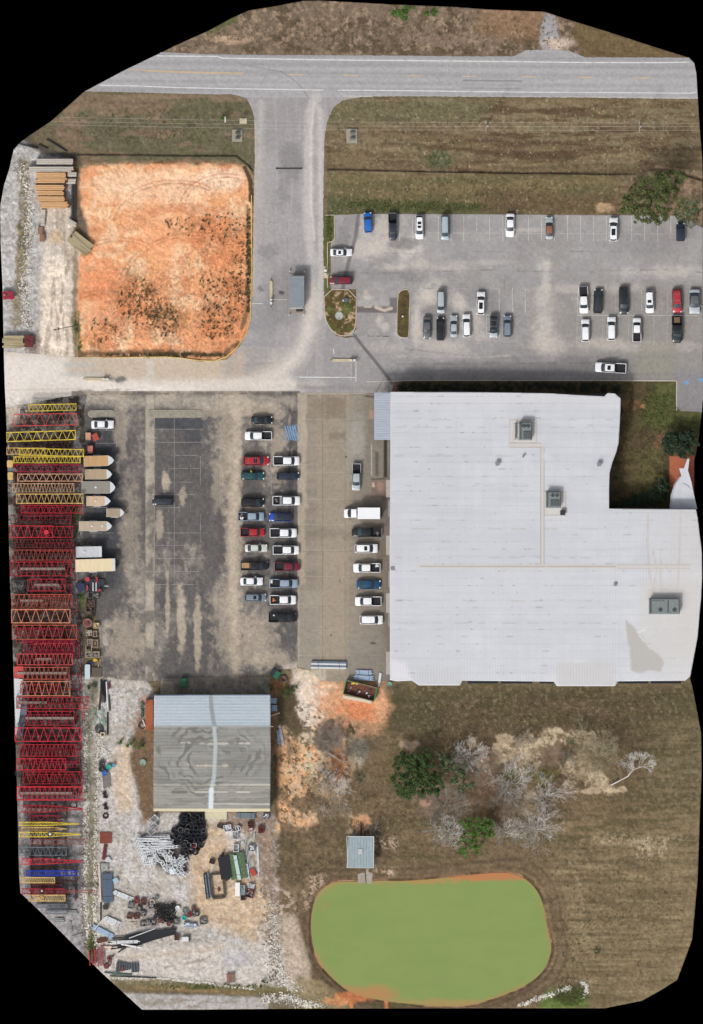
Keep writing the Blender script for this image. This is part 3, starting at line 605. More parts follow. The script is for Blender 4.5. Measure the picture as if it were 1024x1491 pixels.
dd_ = dark(128,172,640,860,1,10) + dark(150,162,600,640,1,6); K.mix(sw, .85 * np.clip(dd_,0,1) * sstep(.34,.52,v1+.02), (62,66,74))
K.rect(219,608,296,625,(70,76,86),soft=2,noise=3,a=.85); K.rect(268,625,292,650,(74,76,84),soft=4,noise=4,a=.7); K.line([(423,575),(424,700),(424,860)],7,(74,74,80),soft=2,noise=2,ns=18,a=.75)
K.fill([(128,574),(432,574),(432,592),(300,596),(128,590)],(196,182,162),soft=6,noise=9,ns=20,a=.55)
K.line([(342,590),(341,700),(338,800),(342,900),(344,980)],13,(194,177,152),soft=6,noise=5,ns=16,a=.8); K.line([(348,600),(346,690)],8,(200,182,158),soft=4,noise=4,a=.6)
K.mix(sw, .35*sstep(.46,.6,v2)*sstep(.5,.4,v5), (104,100,98))
K.rect(212,575,225,990,(186,174,154),soft=.8,noise=.6,a=.75); K.line([(218,580),(218,990)],13,(110,104,98),soft=1,noise=5,ns=12,a=.8,broken=.56)
for (cx,cy,rx,ry,a) in ((242,700,5,18,.8),(266,725,5,14,.6),(232,765,6,20,.6),(327,640,10,60,.5),(340,760,12,120,.6),(318,700,10,40,.4),(264,900,6,48,.75),(244,880,3,40,.7),(288,920,5,60,.7),(330,900,20,60,.5),(375,930,30,40,.5),(300,600,40,8,.5),(385,600,26,14,.7),(404,655,12,40,.6),(370,740,16,10,.3),(400,960,30,12,.6),(350,590,16,20,.6),(190,770,14,80,.35),(176,620,10,50,.4),(185,930,26,40,.5)):
    K.blob(cx,cy,rx,ry,(196,178,154),ns=9,noise=.9,seed=int(cx*3+cy),a=a)
for pts in ([(319,575),(319,980)],[(225,575),(225,985)],[(212,575),(212,985)],[(395,620),(395,900)],[(196,700),(196,820)]): K.line(pts,.9,(96,92,90),a=.5,broken=.4)
K.rect(418,620,432,641,(92,116,136),soft=1,noise=2.5,ns=3,a=.75); K.fleck([(412,618),(433,618),(433,642),(412,642)],(120,150,176),.56,.05,3,58,a=.8,soft=2)
for x_, y_ in ((425,590),(422,610),(425,660)): K.blob(x_,y_,2,9,(170,150,130),ns=4,a=.7)
K.line([(345,985),(405,985)],9,(104,96,92),noise=4,a=.5,soft=3); K.fill([(398,974),(434,964),(434,975),(390,992)],(200,186,168),soft=4,noise=3,a=.8)
# concrete yard
cw = K.win(433, 572, 570, 995)
x, y = PX[cw], PY[cw]; cm = ((x >= 433.5) & (y > 572)).astype(float)
K.mix(cw, cm, (156,145,128)); c1 = fbm(x, y, 30, 121, 4); c2 = fbm(x, y, 7, 122, 4, ax=6)
K.mix(cw, cm * .6 * sstep(.42, .6, c1), (146,134,118)); K.mix(cw, cm * .4 * sstep(.5, .62, c2), (132,122,108)); K.mix(cw, cm * .5 * sstep(470, 400, np.abs(x - 485) * 14 + 100) , (168,152,128))
K.mix(cw, cm * .5 * sstep(503, 560, x), (122,114,105)); K.mix(cw, cm * .45 * sstep(550, 566, x) * sstep(640, 700, y), (112,96,84))
for a0, b0, a1, b1, c_, s_ in ((436,575,446,735,(196,178,154),.6),(436,735,444,850,(190,170,142),.7),(470,800,503,980,(176,159,130),.4),(434,860,470,985,(166,158,142),.5),(475,578,503,610,(142,124,104),.7),(448,580,470,608,(152,134,112),.6),(503,600,530,700,(160,158,150),.4),(480,630,503,640,(120,110,98),.5),(505,930,565,990,(146,140,130),.4),(436,975,475,992,(206,190,166),.7)):
    K.rect(a0,b0,a1,b1,c_,soft=3,noise=3,ns=12,a=s_)
for yy in (611,649,688,727,764,801,840,880,918,955): K.line([(436,yy),(503,yy+.6)],1,(190,176,154),a=.55,broken=.35); K.line([(436,yy+1.3),(566,yy+2)],.8,(104,96,84),a=.35,broken=.4)
for xx in (470,503): K.line([(xx,575),(xx,985)],1,(108,98,84),a=.5,broken=.3)
K.line([(434.8,575),(434.8,970)],2,(198,182,158),a=.6,noise=1); K.line([(446,574),(446,600),(441,612),(446,630),(441,700),(447,740)],4,(190,172,150),a=.4,noise=2,soft=2)
for (cx,cy,rx,ry,c_,a_) in ((545,640,14,40,(112,108,98),.4),(520,640,12,24,(170,166,158),.5),(504,665,2,2,(60,50,44),.9),(543,936,4,2,(80,72,62),.8),(495,846,1,2.4,(90,76,62),.8),(482,925,1.5,1.5,(90,76,62),.8),(560,722,8,7,(112,84,74),.6),(556,800,8,20,(110,88,74),.5),(470,775,26,8,(128,118,104),.4),(545,758,20,14,(96,88,80),.4),(530,780,30,8,(112,104,94),.3),(480,590,18,14,(136,120,100),.5)):
    K.blob(cx,cy,rx,ry,c_,ns=8,noise=.6,a=a_,seed=int(cy))
K.fill([(541,650),(558,650),(557,696),(541,696)],(138,130,116),soft=2,a=.7); K.rect(559,640,564,695,(60,54,48),soft=1); K.line([(549,660),(549,690)],5,(84,80,74),soft=2,a=.8); K.line([(541,647),(541,692)],1,(206,196,180),a=.9); K.line([(541,698),(560,697)],1.5,(64,58,52)); K.rect(541,699,561,724,(132,110,96),soft=1,noise=1,a=.8); K.blob(544,706,2.5,4,(206,178,156),ns=3); K.blob(554,708,5,7,(166,128,108),ns=4); K.rect(538,597,546,610,(168,140,118),soft=1,noise=1); K.rect(536,582,545,596,(140,132,112),soft=.8)
K.line([(533,577),(545,578)],2.5,(60,56,52),a=.8)
# apron
K.fill(APR, (142,134,120), soft=.3); K.fleck(APR,(112,104,94),.53,.06,8,59,a=.7); K.rect(234,992,254,1012,(160,150,132),soft=1,a=.7)
for xx in (254,283,350): K.line([(xx,990),(xx,1014)],1,(104,98,88),a=.5)
des = (.28 * sstep(568, 580, PY) * sstep(572, 566, PX))[..., None]
K.c = K.c * (1 - des) + K.c.mean(-1, keepdims=True) * np.array((1.02, 1.0, .96)) * des
gritty = sstep(572, 580, PY) * sstep(436, 430, PX)
K.mul(ALL, 1 + gritty * ((fbm(PX, PY, 2.6, 93, 3, gain=.8) - .5) * .55 + (fbm(PX, PY, 9, 94, 4, gain=.8) - .5) * .35))
K.mul(ALL, 1 + (fine_ - .5) * .34 + (fbm(PX, PY, 2.2, 92, 2) - .5) * .16)

# ================= relief =================
pav = np.zeros((H, W))
for pl in (HWY, DRV, LOT, STO, CON, APR):
    d, _, _ = sdpoly(PX, PY, pl); pav = np.maximum(pav, sstep(10, 2, d))
rel = (fbm(PX, PY, 40, 131, 5, gain=.6) - .62) * .5 + (fbm(PX, PY, 6, 132, 3) - .6) * .16
rel = np.minimum(rel, .25)
dP, _, _ = sdpoly(PX, PY, PAD)
rel += sstep(2, -6, dP) * ((fbm(PX, PY, 5, 133, 4, ay=1.6, gain=.7)) * .09 + .05)
ZG = -0.03 + rel * (1 - pav)
bank = sstep(16, -2, pd)
ZG = ZG * (1 - bank) + bank * (-0.55) + sstep(0, -14, pd) * -0.8
G_MAT = surf_mat('soil_and_grass', grain=.34, gscale=1.6, fine=7, bump=.9, bdist=.08)
P_MAT = surf_mat('asphalt_pavement', grain=.11, gscale=1.2, fine=12, bump=.25, bdist=.02, rough=.88)
C_MAT = surf_mat('concrete_slab', grain=.12, gscale=1.0, fine=9, bump=.25, bdist=.02, rough=.85)
rnd = random.Random(3)
def jag(poly, amp=.5, seg=3.2):
    q = []
    for i, a in enumerate(poly):
        b = poly[(i + 1) % len(poly)]; L_ = math.hypot(b[0]-a[0], b[1]-a[1]); n = max(1, int(L_ / seg))
        for k in range(n):
            t = k / n; q.append((a[0] + (b[0]-a[0])*t + rnd.uniform(-amp, amp), a[1] + (b[1]-a[1])*t + rnd.uniform(-amp, amp)))
    return q
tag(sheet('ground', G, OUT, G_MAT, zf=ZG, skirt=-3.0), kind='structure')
# the rims of the pavement sheets drop into the soil so that no edge floats
def pave(name, poly, z, m, j=.7):
    return tag(sheet(name, K, jag(poly, j), m, z=z, clip=OUT), kind='structure')
pave('highway', HWY, 0.016, P_MAT, .45)
pave('driveway', DRV, 0.012, P_MAT, .6)
pave('parking_lot', LOT, 0.008, P_MAT, .25)
pave('storage_lot', STO, 0.004, P_MAT, .9)
pave('concrete_yard', CON, 0.020, C_MAT, .15)
pave('concrete_apron', APR, 0.024, C_MAT, .1)

# water
Wm = Img((133,153,87))
Wm.mix(ALL, .7 * sstep(-9, -1, pd + (mid - .5) * 16), (150,146,86)); Wm.mix(ALL, .75 * sstep(-3.2, -.3, pd + (rimn - .5) * 9), (180,138,90)); Wm.mix(ALL, .3 * sstep(.45, .6, fbm(PX,PY,50,142,5)), (140,156,92)); Wm.mix(ALL, .25 * sstep(.5, .62, fbm(PX,PY,14,143,5,ax=3)), (125,146,80))
Wm.mix(ALL, .35 * sstep(.5, .6, big), (131,150,86))
Wm.blob(530,1446,40,9,(184,132,86),ns=14,noise=.9,soft=.8,a=.85); Wm.blob(640,1460,60,5,(172,142,88),ns=14,noise=.8,soft=.8,a=.7); Wm.blob(700,1276,60,6,(196,120,80),ns=10,noise=.6,a=.8); Wm.blob(618,1282,50,5,(180,138,84),ns=10,a=.7); Wm.blob(475,1320,8,8,(150,144,84),ns=8,a=.6)
WATER = surf_mat('pond_water', grain=.02, gscale=.6, fine=3, bump=.12, bdist=.02, rough=.25, spec=.5)
tag(sheet('pond_water', Wm, POND, WATER, z=-0.42, clip=OUT), kind='structure')

# ---------------- painted markings (each kind one sheet 4 mm above the road) ----------------
def ribbon(mb, pts, wd, z):
    """flat strip along photo-pixel points, width in metres"""
    for a, b in zip(pts[:-1], pts[1:]):
        p, q = P(*a), P(*b); d = (q - p); d.z = 0
        if d.length < 1e-6: continue
        n = Vector((-d.y, d.x, 0)).normalized() * wd / 2
        mb.poly([(p.x - n.x, p.y - n.y, z), (q.x - n.x, q.y - n.y, z), (q.x + n.x, q.y + n.y, z), (p.x + n.x, p.y + n.y, z)])
WHITE = mat('white_road_paint', C(226,226,226), .7, var=.12, scale=1.4, dirt=C(176,174,172), dirt_amt=.6)
FADED = mat('faded_white_paint', C(202,200,197), .75, var=.15, scale=1.2, dirt=C(160,157,154), dirt_amt=.95)
YEL = mat('yellow_road_paint', C(222,186,120), .7, var=.12, scale=1.5, dirt=C(186,174,156), dirt_amt=.6)
mb = MB()
ribbon(mb, [(229+8*i, 81.4+.06*i) for i in range(12)] + [(324,84.6),(480,87.2),(700,89.2),(850,91),(960,91.2),(1004,90.5)], .2, .0205)
ribbon(mb, [(146,124.2),(200,125.2),(256,127.4),(330,129),(471,131.2)], .2, .0205); ribbon(mb, [(492,131.3),(527,131.4),(640,132.6),(768,134.2),(920,135),(1003,135.7),(1015,134.6)], .2, .0205)
tag(mb.build('edge_line_marking', WHITE), kind='structure')
mb = MB()
ribbon(mb, [(190,101.3),(256,104.2),(354,106.2)], .12, .0205); ribbon(mb, [(214,104),(354,108.3)], .1, .0205)
for x0 in (419,501,592,673,759,843,926): ribbon(mb, [(x0, 108.6+(x0-419)*.0095), (x0+21, 108.8+(x0-419)*.0095)], .14, .0205)
tag(mb.build('centre_line_marking', YEL), kind='structure')
mb = MB()
x_ = 492.0
for i, xx in enumerate([582,600.5,619.5,638.5,657,675.5,694.5,713,732.5,751.5,769.5,788.5,807.5,826.5,845.5,864.5,883,901.5,920,939,958,977,998]):
    ribbon(mb, [(xx, 314.5), (xx, 351)], .11, .0125)
ribbon(mb, [(600,339),(740,339.5)], .07, .0125); ribbon(mb, [(752,340),(990,341)], .06, .0125)
for xx in (708,727,746.5,765): ribbon(mb, [(xx, 419.5),(xx, 455)], .11, .0125)
for xx in (708.5,727.5): ribbon(mb, [(xx,459),(xx,496)], .09, .0125)
for xx in (841,859.5,878.5,897,916,934.5,953,972.5,992): ribbon(mb, [(xx, 422),(xx, 457)], .05, .0125); ribbon(mb, [(xx-.5, 461),(xx-1, 500)], .05, .0125)
ribbon(mb, [(840,459),(1016,459.6)], .10, .0125); ribbon(mb, [(708,458.5),(748,458.8)], .07, .0125); ribbon(mb, [(708,496.5),(747,497)], .05, .0125); ribbon(mb, [(598,420.5),(770,421)], .05, .0125)
tag(mb.build('parking_bay_marking', FADED), kind='structure')
mb = MB()
for a, b in (((367,442),(383,442)),((436,549.3),(519,549.6)),((486,508),(486,515)),((518.5,527),(518.5,556))):
    ribbon(mb, [a, b], .14, .0165)
tag(mb.build('gate_stop_marking', WHITE), kind='structure')
mb = MB()
for yy, x0, x1 in ((625,216,296),(644,222,300),(663,248,288),(682,248,290),(702,248,284),(720,213,285),(739,228,262),(776,238,292),(794,226,275),(813,214,295),(832,216,292),(851,222,288),(817,126,160),(645.5,140,168),(626.5,140,168),(739,130,162),(776,130,166),(683,372,406),(829,344,380),(760,396,420)):
    ribbon(mb, [(x0,yy),(x1,yy)], .07, .0085)
for xx, y0, y1 in ((254,606,852),(170,642,652),(292,664,705),(292,750,790),(225,600,850),(245,830,860),(395,620,720)):
    ribbon(mb, [(xx,y0),(xx,y1)], .07, .0085)
for xx in (246,261,278,402,418,425): 
    for yy in (683,739,832,): ribbon(mb, [(xx,yy-6),(xx,yy+7)], .05, .0085)
tag(mb.build('old_bay_marking', mat('worn_bay_paint', C(168,166,164), .8, var=.2, scale=1.5, dirt=C(110,107,106), dirt_amt=.95)), kind='structure')
mb = MB()
BLU = mat('blue_bay_paint', C(110,160,206), .7, var=.2, scale=3, dirt=C(150,150,150), dirt_amt=.8)
for k in range(5): ribbon(mb, [(415+3.6*k,620),(421+3.2*k,641)], .22, .0085)
for xx, yy in ((1000,557),(1021,553)):
    ribbon(mb, [(xx-4,yy),(xx+4,yy)], .5, .0125); ribbon(mb, [(xx,yy-3),(xx,yy+3)], .5, .0128)
tag(mb.build('accessible_bay_marking', BLU), kind='structure')
mb = MB()
ribbon(mb, [(533,556),(602,554),(640,553.8),(900,554),(985,554.6)], .18, .0165); ribbon(mb, [(985.3,554.6),(985.3,598)], .18, .0165); ribbon(mb, [(434,573.6),(533,573.2)], .1, .0245)
tag(mb.build('lot_edge_kerb', mat('kerb_concrete', C(196,188,178), .85, var=.15)), kind='structure')
# ---------------------------------------------------------------- vehicles
def paint(name, rgb, rough=.32, metal=0.0):
    return mat('car_paint_' + name, C(*rgb), rough, metal, var=.05, scale=.8, coat=.5, dirt=tuple(v * .8 + .03 for v in C(*rgb)), dirt_amt=.35)
WHITEP = paint('white', (244,246,250)); OFFW = paint('off_white', (208,212,206)); SILV = paint('silver', (176,186,192)); PALEB = paint('pale_blue', (168,186,194))
BLACK = paint('black', (24,27,33)); NAVY = paint('navy', (32,42,62)); BLACKG = paint('black_green', (20,30,33)); GREY = paint('grey', (96,98,102)); BLUGR = paint('blue_grey', (122,136,150)); DGREY = paint('dark_grey', (44,50,58))
BLUE = paint('bright_blue', (20,106,200)); DBLUE = paint('deep_blue', (22,74,112)); COBALT = paint('cobalt', (20,72,180)); RED = paint('red', (176,34,48)); DRED = paint('dark_red', (120,28,48)); GREEN = paint('teal_green', (26,78,80)); RUST = paint('rust_brown', (150,98,76)); STEELB = paint('steel_blue', (150,168,188))
GLASS = mat('car_glass', C(52,66,74), .12, var=.15, scale=.7, spec=.6); GLASST = mat('tinted_glass', C(24,28,36), .12, var=.1, spec=.6)
TYRE = mat('tyre_rubber', (.02,.02,.021), .85, var=.1); RIM = mat('wheel_rim', (.45,.45,.46), .35, .7, var=.05); TRIM = mat('black_plastic', (.025,.025,.027), .6, var=.1)
LAMP = mat('lamp_lens', (.75,.76,.78), .15, var=.05); TAIL = mat('tail_lens', (.35,.02,.02), .2, var=.05); CHROME = mat('chrome_trim', (.6,.6,.62), .2, .9, var=.05)
BEDL = mat('bed_liner', C(34,34,38), .8, var=.3, scale=4, bump=.3)

def hull(st, mb, zb=.32, n_side=3):
    """body shell: stations (x, half width, deck height) from tail to nose"""
    rings = []
    for x, w_, h in st:
        prof = [(-w_*.90, zb), (-w_*.99, zb+.16), (-w_, zb+.34), (-w_*.985, max(zb+.36, h-.16)), (-w_*.95, h-.06), (-w_*.86, h-.005), (-w_*.55, h+.025), (0, h+.035)]
        ring = [(x, a, b) for a, b in prof] + [(x, -a, b) for a, b in reversed(prof[:-1])]
        rings.append(ring)
    mb.loft(rings); return mb
def curved(mb, a, b, wa, wb, za, zb_, bow, n=6):
    """glass panel from the line x=a (half width wa) to x=b, bowed along x by bow in the middle"""
    rows = []
    for (x, w_, z, s) in ((a, wa, za, bow), ((a+b)/2, (wa+wb)/2, (za+zb_)/2+.02, bow*.95), (b, wb, zb_, bow*.8)):
        rows.append([(x + s*(1-(2*i/n-1)**2), w_*(2*i/n-1), z + .02*(1-(2*i/n-1)**2)) for i in range(n+1)])
    mb.loft(rows, closed=False, cap=False); return mb

def make_car(kind, name, sun_roof=0, rails=False, roofmat=None):
    """kind: sedan suv van pickup.  unit-length proportions, front towards +x; L and width in metres"""
    P_ = WHITEP
    root = thing(name, 'x', 'car', (0,0,0))
    if kind == 'pickup':
        L, hw, hood, belt, top = 5.8, .98, 1.12, 1.22, 1.88
        wb_, wt, rt, rb = 1.62, .98, -.72, -.92           # windscreen base/top, roof rear, cab rear base (x)
        st = [(-.98,hw*.95,1.02),(-.5,hw,1.14),(.3,hw,1.16),(1.3,hw,1.16),(1.7,hw,1.15),(2.3,hw*.97,1.08),(2.62,hw*.92,1.0),(2.8,hw*.82,.9),(2.88,hw*.66,.72)]
    elif kind == 'suv':
        L, hw, belt, top = 4.8, .94, 1.08, 1.68
        wb_, wt, rt, rb = 1.28, .62, -1.95, -2.22
        st = [(-2.38,hw*.78,.72),(-2.33,hw*.9,.95),(-2.2,hw*.97,1.04),(-1.4,hw,1.06),(0,hw,1.06),(1.1,hw,1.08),(1.5,hw*.985,1.06),(1.95,hw*.95,.98),(2.2,hw*.88,.9),(2.34,hw*.74,.78),(2.4,hw*.5,.62)]
    elif kind == 'van':
        L, hw, belt, top = 5.1, .97, 1.06, 1.74
        wb_, wt, rt, rb = 1.62, .92, -2.25, -2.42
        st = [(-2.54,hw*.82,.72),(-2.5,hw*.92,.95),(-2.35,hw*.98,1.04),(-1.4,hw,1.06),(0,hw,1.06),(1.3,hw,1.08),(1.8,hw*.97,1.02),(2.2,hw*.92,.92),(2.42,hw*.82,.82),(2.52,hw*.6,.66)]
    else:
        L, hw, belt, top = 4.8, .91, .94, 1.42
        wb_, wt, rt, rb = 1.08, .38, -1.05, -1.72
        st = [(-2.4,hw*.6,.66),(-2.36,hw*.8,.84),(-2.2,hw*.92,.95),(-1.8,hw*.98,.98),(-1.2,hw,.98),(0,hw,.96),(1.0,hw,.97),(1.5,hw*.98,.92),(2.0,hw*.93,.82),(2.25,hw*.84,.74),(2.36,hw*.68,.66),(2.4,hw*.5,.58)]
    hull(st, MB()).build('body', P_, root, smooth=True)
    wr = hw*.70; wbs = hw*.90
    n = 8
    # roof panel with pillars
    mb = MB(); rows = []
    for i in range(7):
        t = i/6; x = rt + (wt-rt)*t
        wv = wr*(1 - .06*abs(2*t-1)**2); z = top - .05*(2*t-1)**2
        rows.append([(x + (.06*(1-(2*j/n-1)**2) if i == 6 else 0) - (.05*(1-(2*j/n-1)**2) if i == 0 else 0), wv*(2*j/n-1), z - .035*abs(2*j/n-1)**3) for j in range(n+1)])
    mb.loft(rows, closed=False, cap=False)
    for sgn in (1,-1):
        mb.tube((wb_-.02, sgn*wbs*.97, belt), (wt, sgn*wr*.97, top-.07), .035, 5); mb.tube((rb+.05, sgn*wbs*.95, belt), (rt, sgn*wr*.97, top-.07), .05, 5)
        mb.tube((.5*(wt+rt), sgn*wbs*.99, belt), (.5*(wt+rt), sgn*wr*.99, top-.06), .03, 5); mb.tube((rt, sgn*wr, top-.055),(wt, sgn*wr, top-.055),.03,5)
    roof = mb.build('roof', roofmat or P_, root, smooth=True)
    curved(MB(), wb_, wt, wbs*.93, wr*.95, belt+.02, top-.045, .14).build('windshield', GLASS, root, smooth=True)
    curved(MB(), rb, rt, wbs*.88, wr*.93, belt+.03, top-.05, -.08).build('rear_window', GLASS if kind != 'suv' else GLASST, root, smooth=True)
    for sgn in (1,-1):
        m2 = MB(); m2.poly([(wb_-.08, sgn*wbs, belt), (wt-.02, sgn*wr*1.0, top-.075), (rt+.02, sgn*wr*1.0, top-.075), (rb+.08, sgn*wbs, belt)][::sgn])
        m2.build('side_window', GLASST, root)
        m3 = MB(); m3.box(wb_-.22, sgn*(hw+.12), belt+.08, .13, .22, .16, bev=.03); m3.build('mirror', TRIM if kind in ('pickup','suv') else P_, root)
        for wx in ((L*.30, -L*.30) if kind != 'pickup' else (1.9, -1.75)):
            wm = MB(); wm.tube((wx, sgn*(hw-.24), .34), (wx, sgn*(hw+.01), .34), .35, 14); wh = wm.build('wheel', TYRE, root)
            rm = MB(); rm.tube((wx, sgn*(hw-.02), .34), (wx, sgn*(hw+.022), .34), .2, 10); rm.build('rim', RIM, wh)
        xf = st[-3][0]; lm_ = MB(); lm_.box(xf-.02, sgn*st[-3][1]*.84, .74 if kind in ('sedan',) else .86, .22, .3, .13, bev=.05); lm_.build('headlight', LAMP, root)
        tm = MB(); xt = st[0][0] if kind != 'pickup' else -2.86; tm.box(xt+.06, sgn*hw*.66, .78, .12, .2, .16); tm.build('taillight', TAIL, root)
    gb = MB(); gb.box(st[-1][0]-.02, 0, .5, .12, hw*1.1, .22, bev=.03); gb.build('grille', TRIM, root)
    if sun_roof:
        sm_ = MB()
        x0 = wt-.35-.1; sm_.box(x0-.28, 0, top-.012, .62 if sun_roof == 1 else .5, wr*1.25, .03, bev=.05)
        if sun_roof >= 2: sm_.box(x0-1.05, 0, top-.012, .55, wr*1.25, .03, bev=.05)
        if sun_roof == 3: sm_.box(x0-.7, 0, top-.014, 1.3, wr*1.25, .03, bev=.05)
        sm_.build('sunroof', GLASST, roof)
    if rails:
        rl = MB()
        for sgn in (1,-1): rl.tube((rt+.2, sgn*wr*.93, top+.04), (wt-.25, sgn*wr*.93, top+.04), .025, 5)
        rl.tube((rt+.6, -wr*.93, top+.06), (rt+.6, wr*.93, top+.06), .025, 5); rl.tube((wt-.7, -wr*.93, top+.06), (wt-.7, wr*.93, top+.06), .025, 5)
        rl.build('roof_rack', CHROME, roof)
    if kind == 'pickup':
        b2 = MB()
        for sgn in (1,-1): b2.box(-1.94, sgn*(hw-.06), .80, 1.92, .12, .68, bev=.02)
        b2.box(-1.94, 0, .52, 1.9, hw*1.8, .1)
        b2.build('bed_side', P_, root)
        MB().box(-1.94, 0, .70, 1.84, (hw-.12)*2, .06).box(-1.0, 0, .95, .05, (hw-.12)*2, .5).build('bed_floor', BEDL, root)
        MB().box(-2.87, 0, .84, .08, hw*1.82, .54, bev=.02).build('tailgate', P_, root)
        MB().box(-2.98, 0, .5, .14, hw*1.8, .16, bev=.03).build('bumper', CHROME, root)
    return reg(root)
PROTO = {}
LEN = dict(sedan=4.8, suv=4.8, van=5.06, pickup=5.9)
WID = dict(sedan=1.82, suv=1.88, van=1.94, pickup=1.96)
PAINTED = ('body','roof','mirror','bed_side','tailgate')
def recolour(root, pm, rm=None, glass=None):
    for ch in root.children:
        base = ch.name.split('.')[0]
        if base in PAINTED and ch.data.materials[0] == WHITEP or base == 'roof':
            ch.material_slots[0].link = 'OBJECT'; ch.material_slots[0].material = (rm if (rm and base == 'roof') else pm)
VG = {}
def vehicle(kind, cx, cy, Lp, Wp, head, pm, label, cat, group, name=None, roof=None, sr=0, rails=False, z=.0, load=None, glass=None, tonneau=None):
    key = (kind, sr, rails)
    nm = name or {'sedan':'parked_car','suv':'parked_suv','van':'minivan','pickup':'pickup_truck'}[kind]
    if key not in PROTO:
        PROTO[key] = make_car(kind, nm, sr, rails); r = PROTO[key]
        c = r
    else:
        c = copy_tree(PROTO[key]); c.name = nm
    c.location = P(cx, cy, z + .01); c.rotation_euler = (0, 0, R(head))
    c.scale = (Lp*S/LEN[kind], Wp*S*.97/WID[kind], 1.0)
    tag(c, label, cat, group); USED.append((c, pm, roof))
    if load:
        load(cx, cy, head, z)
    if tonneau:
        t = MB().box(-1.94, 0, 1.15, 1.86, 1.74, .04, bev=.04).build('bed_cover', tonneau, c)
    return c
USED = []
gN = 'cars in the top row of the front lot'; gM = 'cars in the middle rows of the front lot'; gW = 'cars on the storage lot'; gE = 'cars along the concrete yard'
WOODL = mat('plywood', C(176,142,106), .8, var=.2, scale=3); STUFFM = mat('bed_clutter', C(120,112,106), .8, var=.5, scale=9)
V = vehicle
V('suv',536,324,30,12,93,BLUE,'bright blue hatchback parked nose to the grass at the left end of the top row','car',gN,name='parked_car',z=.01)
V('pickup',572,330.5,40,12.5,-89,NAVY,'dark navy pickup right of the bright blue car, bed against the grass','pickup truck',gN)
V('suv',611,331,35,12.5,-90,WHITEP,'white car with two dark sunroof panels, third from the left in the top row','car',gN,sr=2)
V('van',648,332,36,12.2,-90,PALEB,'pale silver blue minivan in the top row beside empty marked bays','minivan',gN)
V('sedan',743,328,34.5,13.5,-91,WHITEP,'plain white sedan alone between empty bays of the top row','car',gN)
V('sedan',800,332,33,12,91,SILV,'silver car with a rusty brown roof in the top row','car',gN,roof=RUST)
V('suv',893.5,334,35,13.5,89,WHITEP,'white car with one dark sunroof parked just left of the big oak tree','car',gN,sr=3)
V('suv',991,338,27,13,90,NAVY,'dark navy car half under the low branches right of the big oak','car',gN)
V('sedan',497,367.5,32,11.8,0,WHITEP,'white sunroof sedan parked sideways at the kerb above the dark red car','car',None,sr=1)
V('suv',497,408,33,12.5,180,DRED,'dark red car parked sideways above the rounded planted island','car',None)
V('van',642,440,33,12,-90,SILV,'silver minivan nose down beside a pale sand stain, left car of the upper middle row','minivan',gM)
V('suv',700.5,441.5,34,13,89,WHITEP,'white car with a large dark sunroof just left of the tall painted bay lines','car',gM,sr=3)
V('sedan',622,477,33,12,-91,GREY,'grey two door car with dark hood stripes, leftmost of the lower middle row','car',gM)
V('suv',641.5,479,34,12.2,90,BLACK,'black car between the striped grey car and a silver sedan','car',gM)
V('sedan',661,475,32,11.5,90,SILV,'silver sedan between the black car and a white one in the lower middle row','car',gM)
V('suv',679.5,474,34,12.5,91,WHITEP,'white car right of the silver sedan in the lower middle row','car',gM)
V('suv',719,475.5,33.5,13,-91,SILV,'silver car with a black roof and chrome rails','car',gM,roof=BLACK,rails=True)
V('suv',739,475,32,12.5,90,BLUGR,'blue grey car at the right end of the lower middle row','car',gM)
V('pickup',850,437,40,14,-88,WHITEP,'white pickup with a black bed cover in the right block','pickup truck',gM,tonneau=BEDL)
V('suv',871,438.5,36,13.5,88,DGREY,'dark slate grey car next to the white pickup with a black bed cover','car',gM)
V('suv',908.5,437.5,40,14.5,-89,BLACKG,'long black greenish car alone between empty bays of the right block','car',gM,name='parked_suv')
V('suv',946,439.5,33,13.5,-88,WHITEP,'white car with a small sunroof, nose down, upper row of the right block','car',gM,sr=1)
V('suv',986,438,35,14.5,-88,RED,'red car with a silver roof rack in the upper row of the right block','car',gM,rails=True)
V('sedan',1011.5,439,36,17,-90,SILV,'wide grey sedan at the right edge of the photo','car',gM,roof=GREY)
V('suv',852.5,481,33,13,90,WHITEP,'white car directly below the white pickup with the black bed cover','car',gM)
V('suv',890.5,478.5,35,13.5,90,WHITEP,'white car, middle of the three white vehicles in the lowest right row','car',gM)
V('pickup',927.5,480,36,13,90,WHITEP,'white pickup with an open dark bed, right of two white cars in the lowest row','pickup truck',gM)
V('pickup',986,479.5,40,15.5,-90,BLACKG,'black pickup with a brown load in its bed below the red car','pickup truck',gM)
V('pickup',889,535.5,46,15,177,WHITEP,'white pickup with a dark sunroof driving along the front of the big white building','pickup truck',None,sr=1)
V('sedan',381.5,611.5,31,12,0,BLACK,'black sedan at the top of the parked group by the blue painted bay','car',gW)
V('pickup',376,634.5,40,13,180,WHITEP,'white pickup facing left with an empty black bed, left of the blue painted bay','pickup truck',gW)
V('suv',373,671,38,14,0,RED,'red car with silver roof rails behind the white pickup facing right','car',gW,rails=True,sr=1)
V('pickup',417.5,671,39,13.8,0,WHITEP,'white pickup level with the red car that has silver roof rails','pickup truck',gW)
V('sedan',368,693,34,12,0,GREEN,'dark teal green sedan with a pale patch, beside the person in a yellow vest','car',gW)
V('suv',419.5,693,33,11.5,0,NAVY,'blue black car right of the teal green sedan','car',gW)
V('suv',368,731.5,34,13,0,BLACK,'black car above the steel blue pickup on the storage lot','car',gW)
V('pickup',417.5,729,41,14,0,WHITEP,'white pickup with a grey toolbox and clutter in its bed','pickup truck',gW)
V('pickup',366,752,39,13.2,0,STEELB,'steel blue pickup above the bright red pickup','pickup truck',gW)
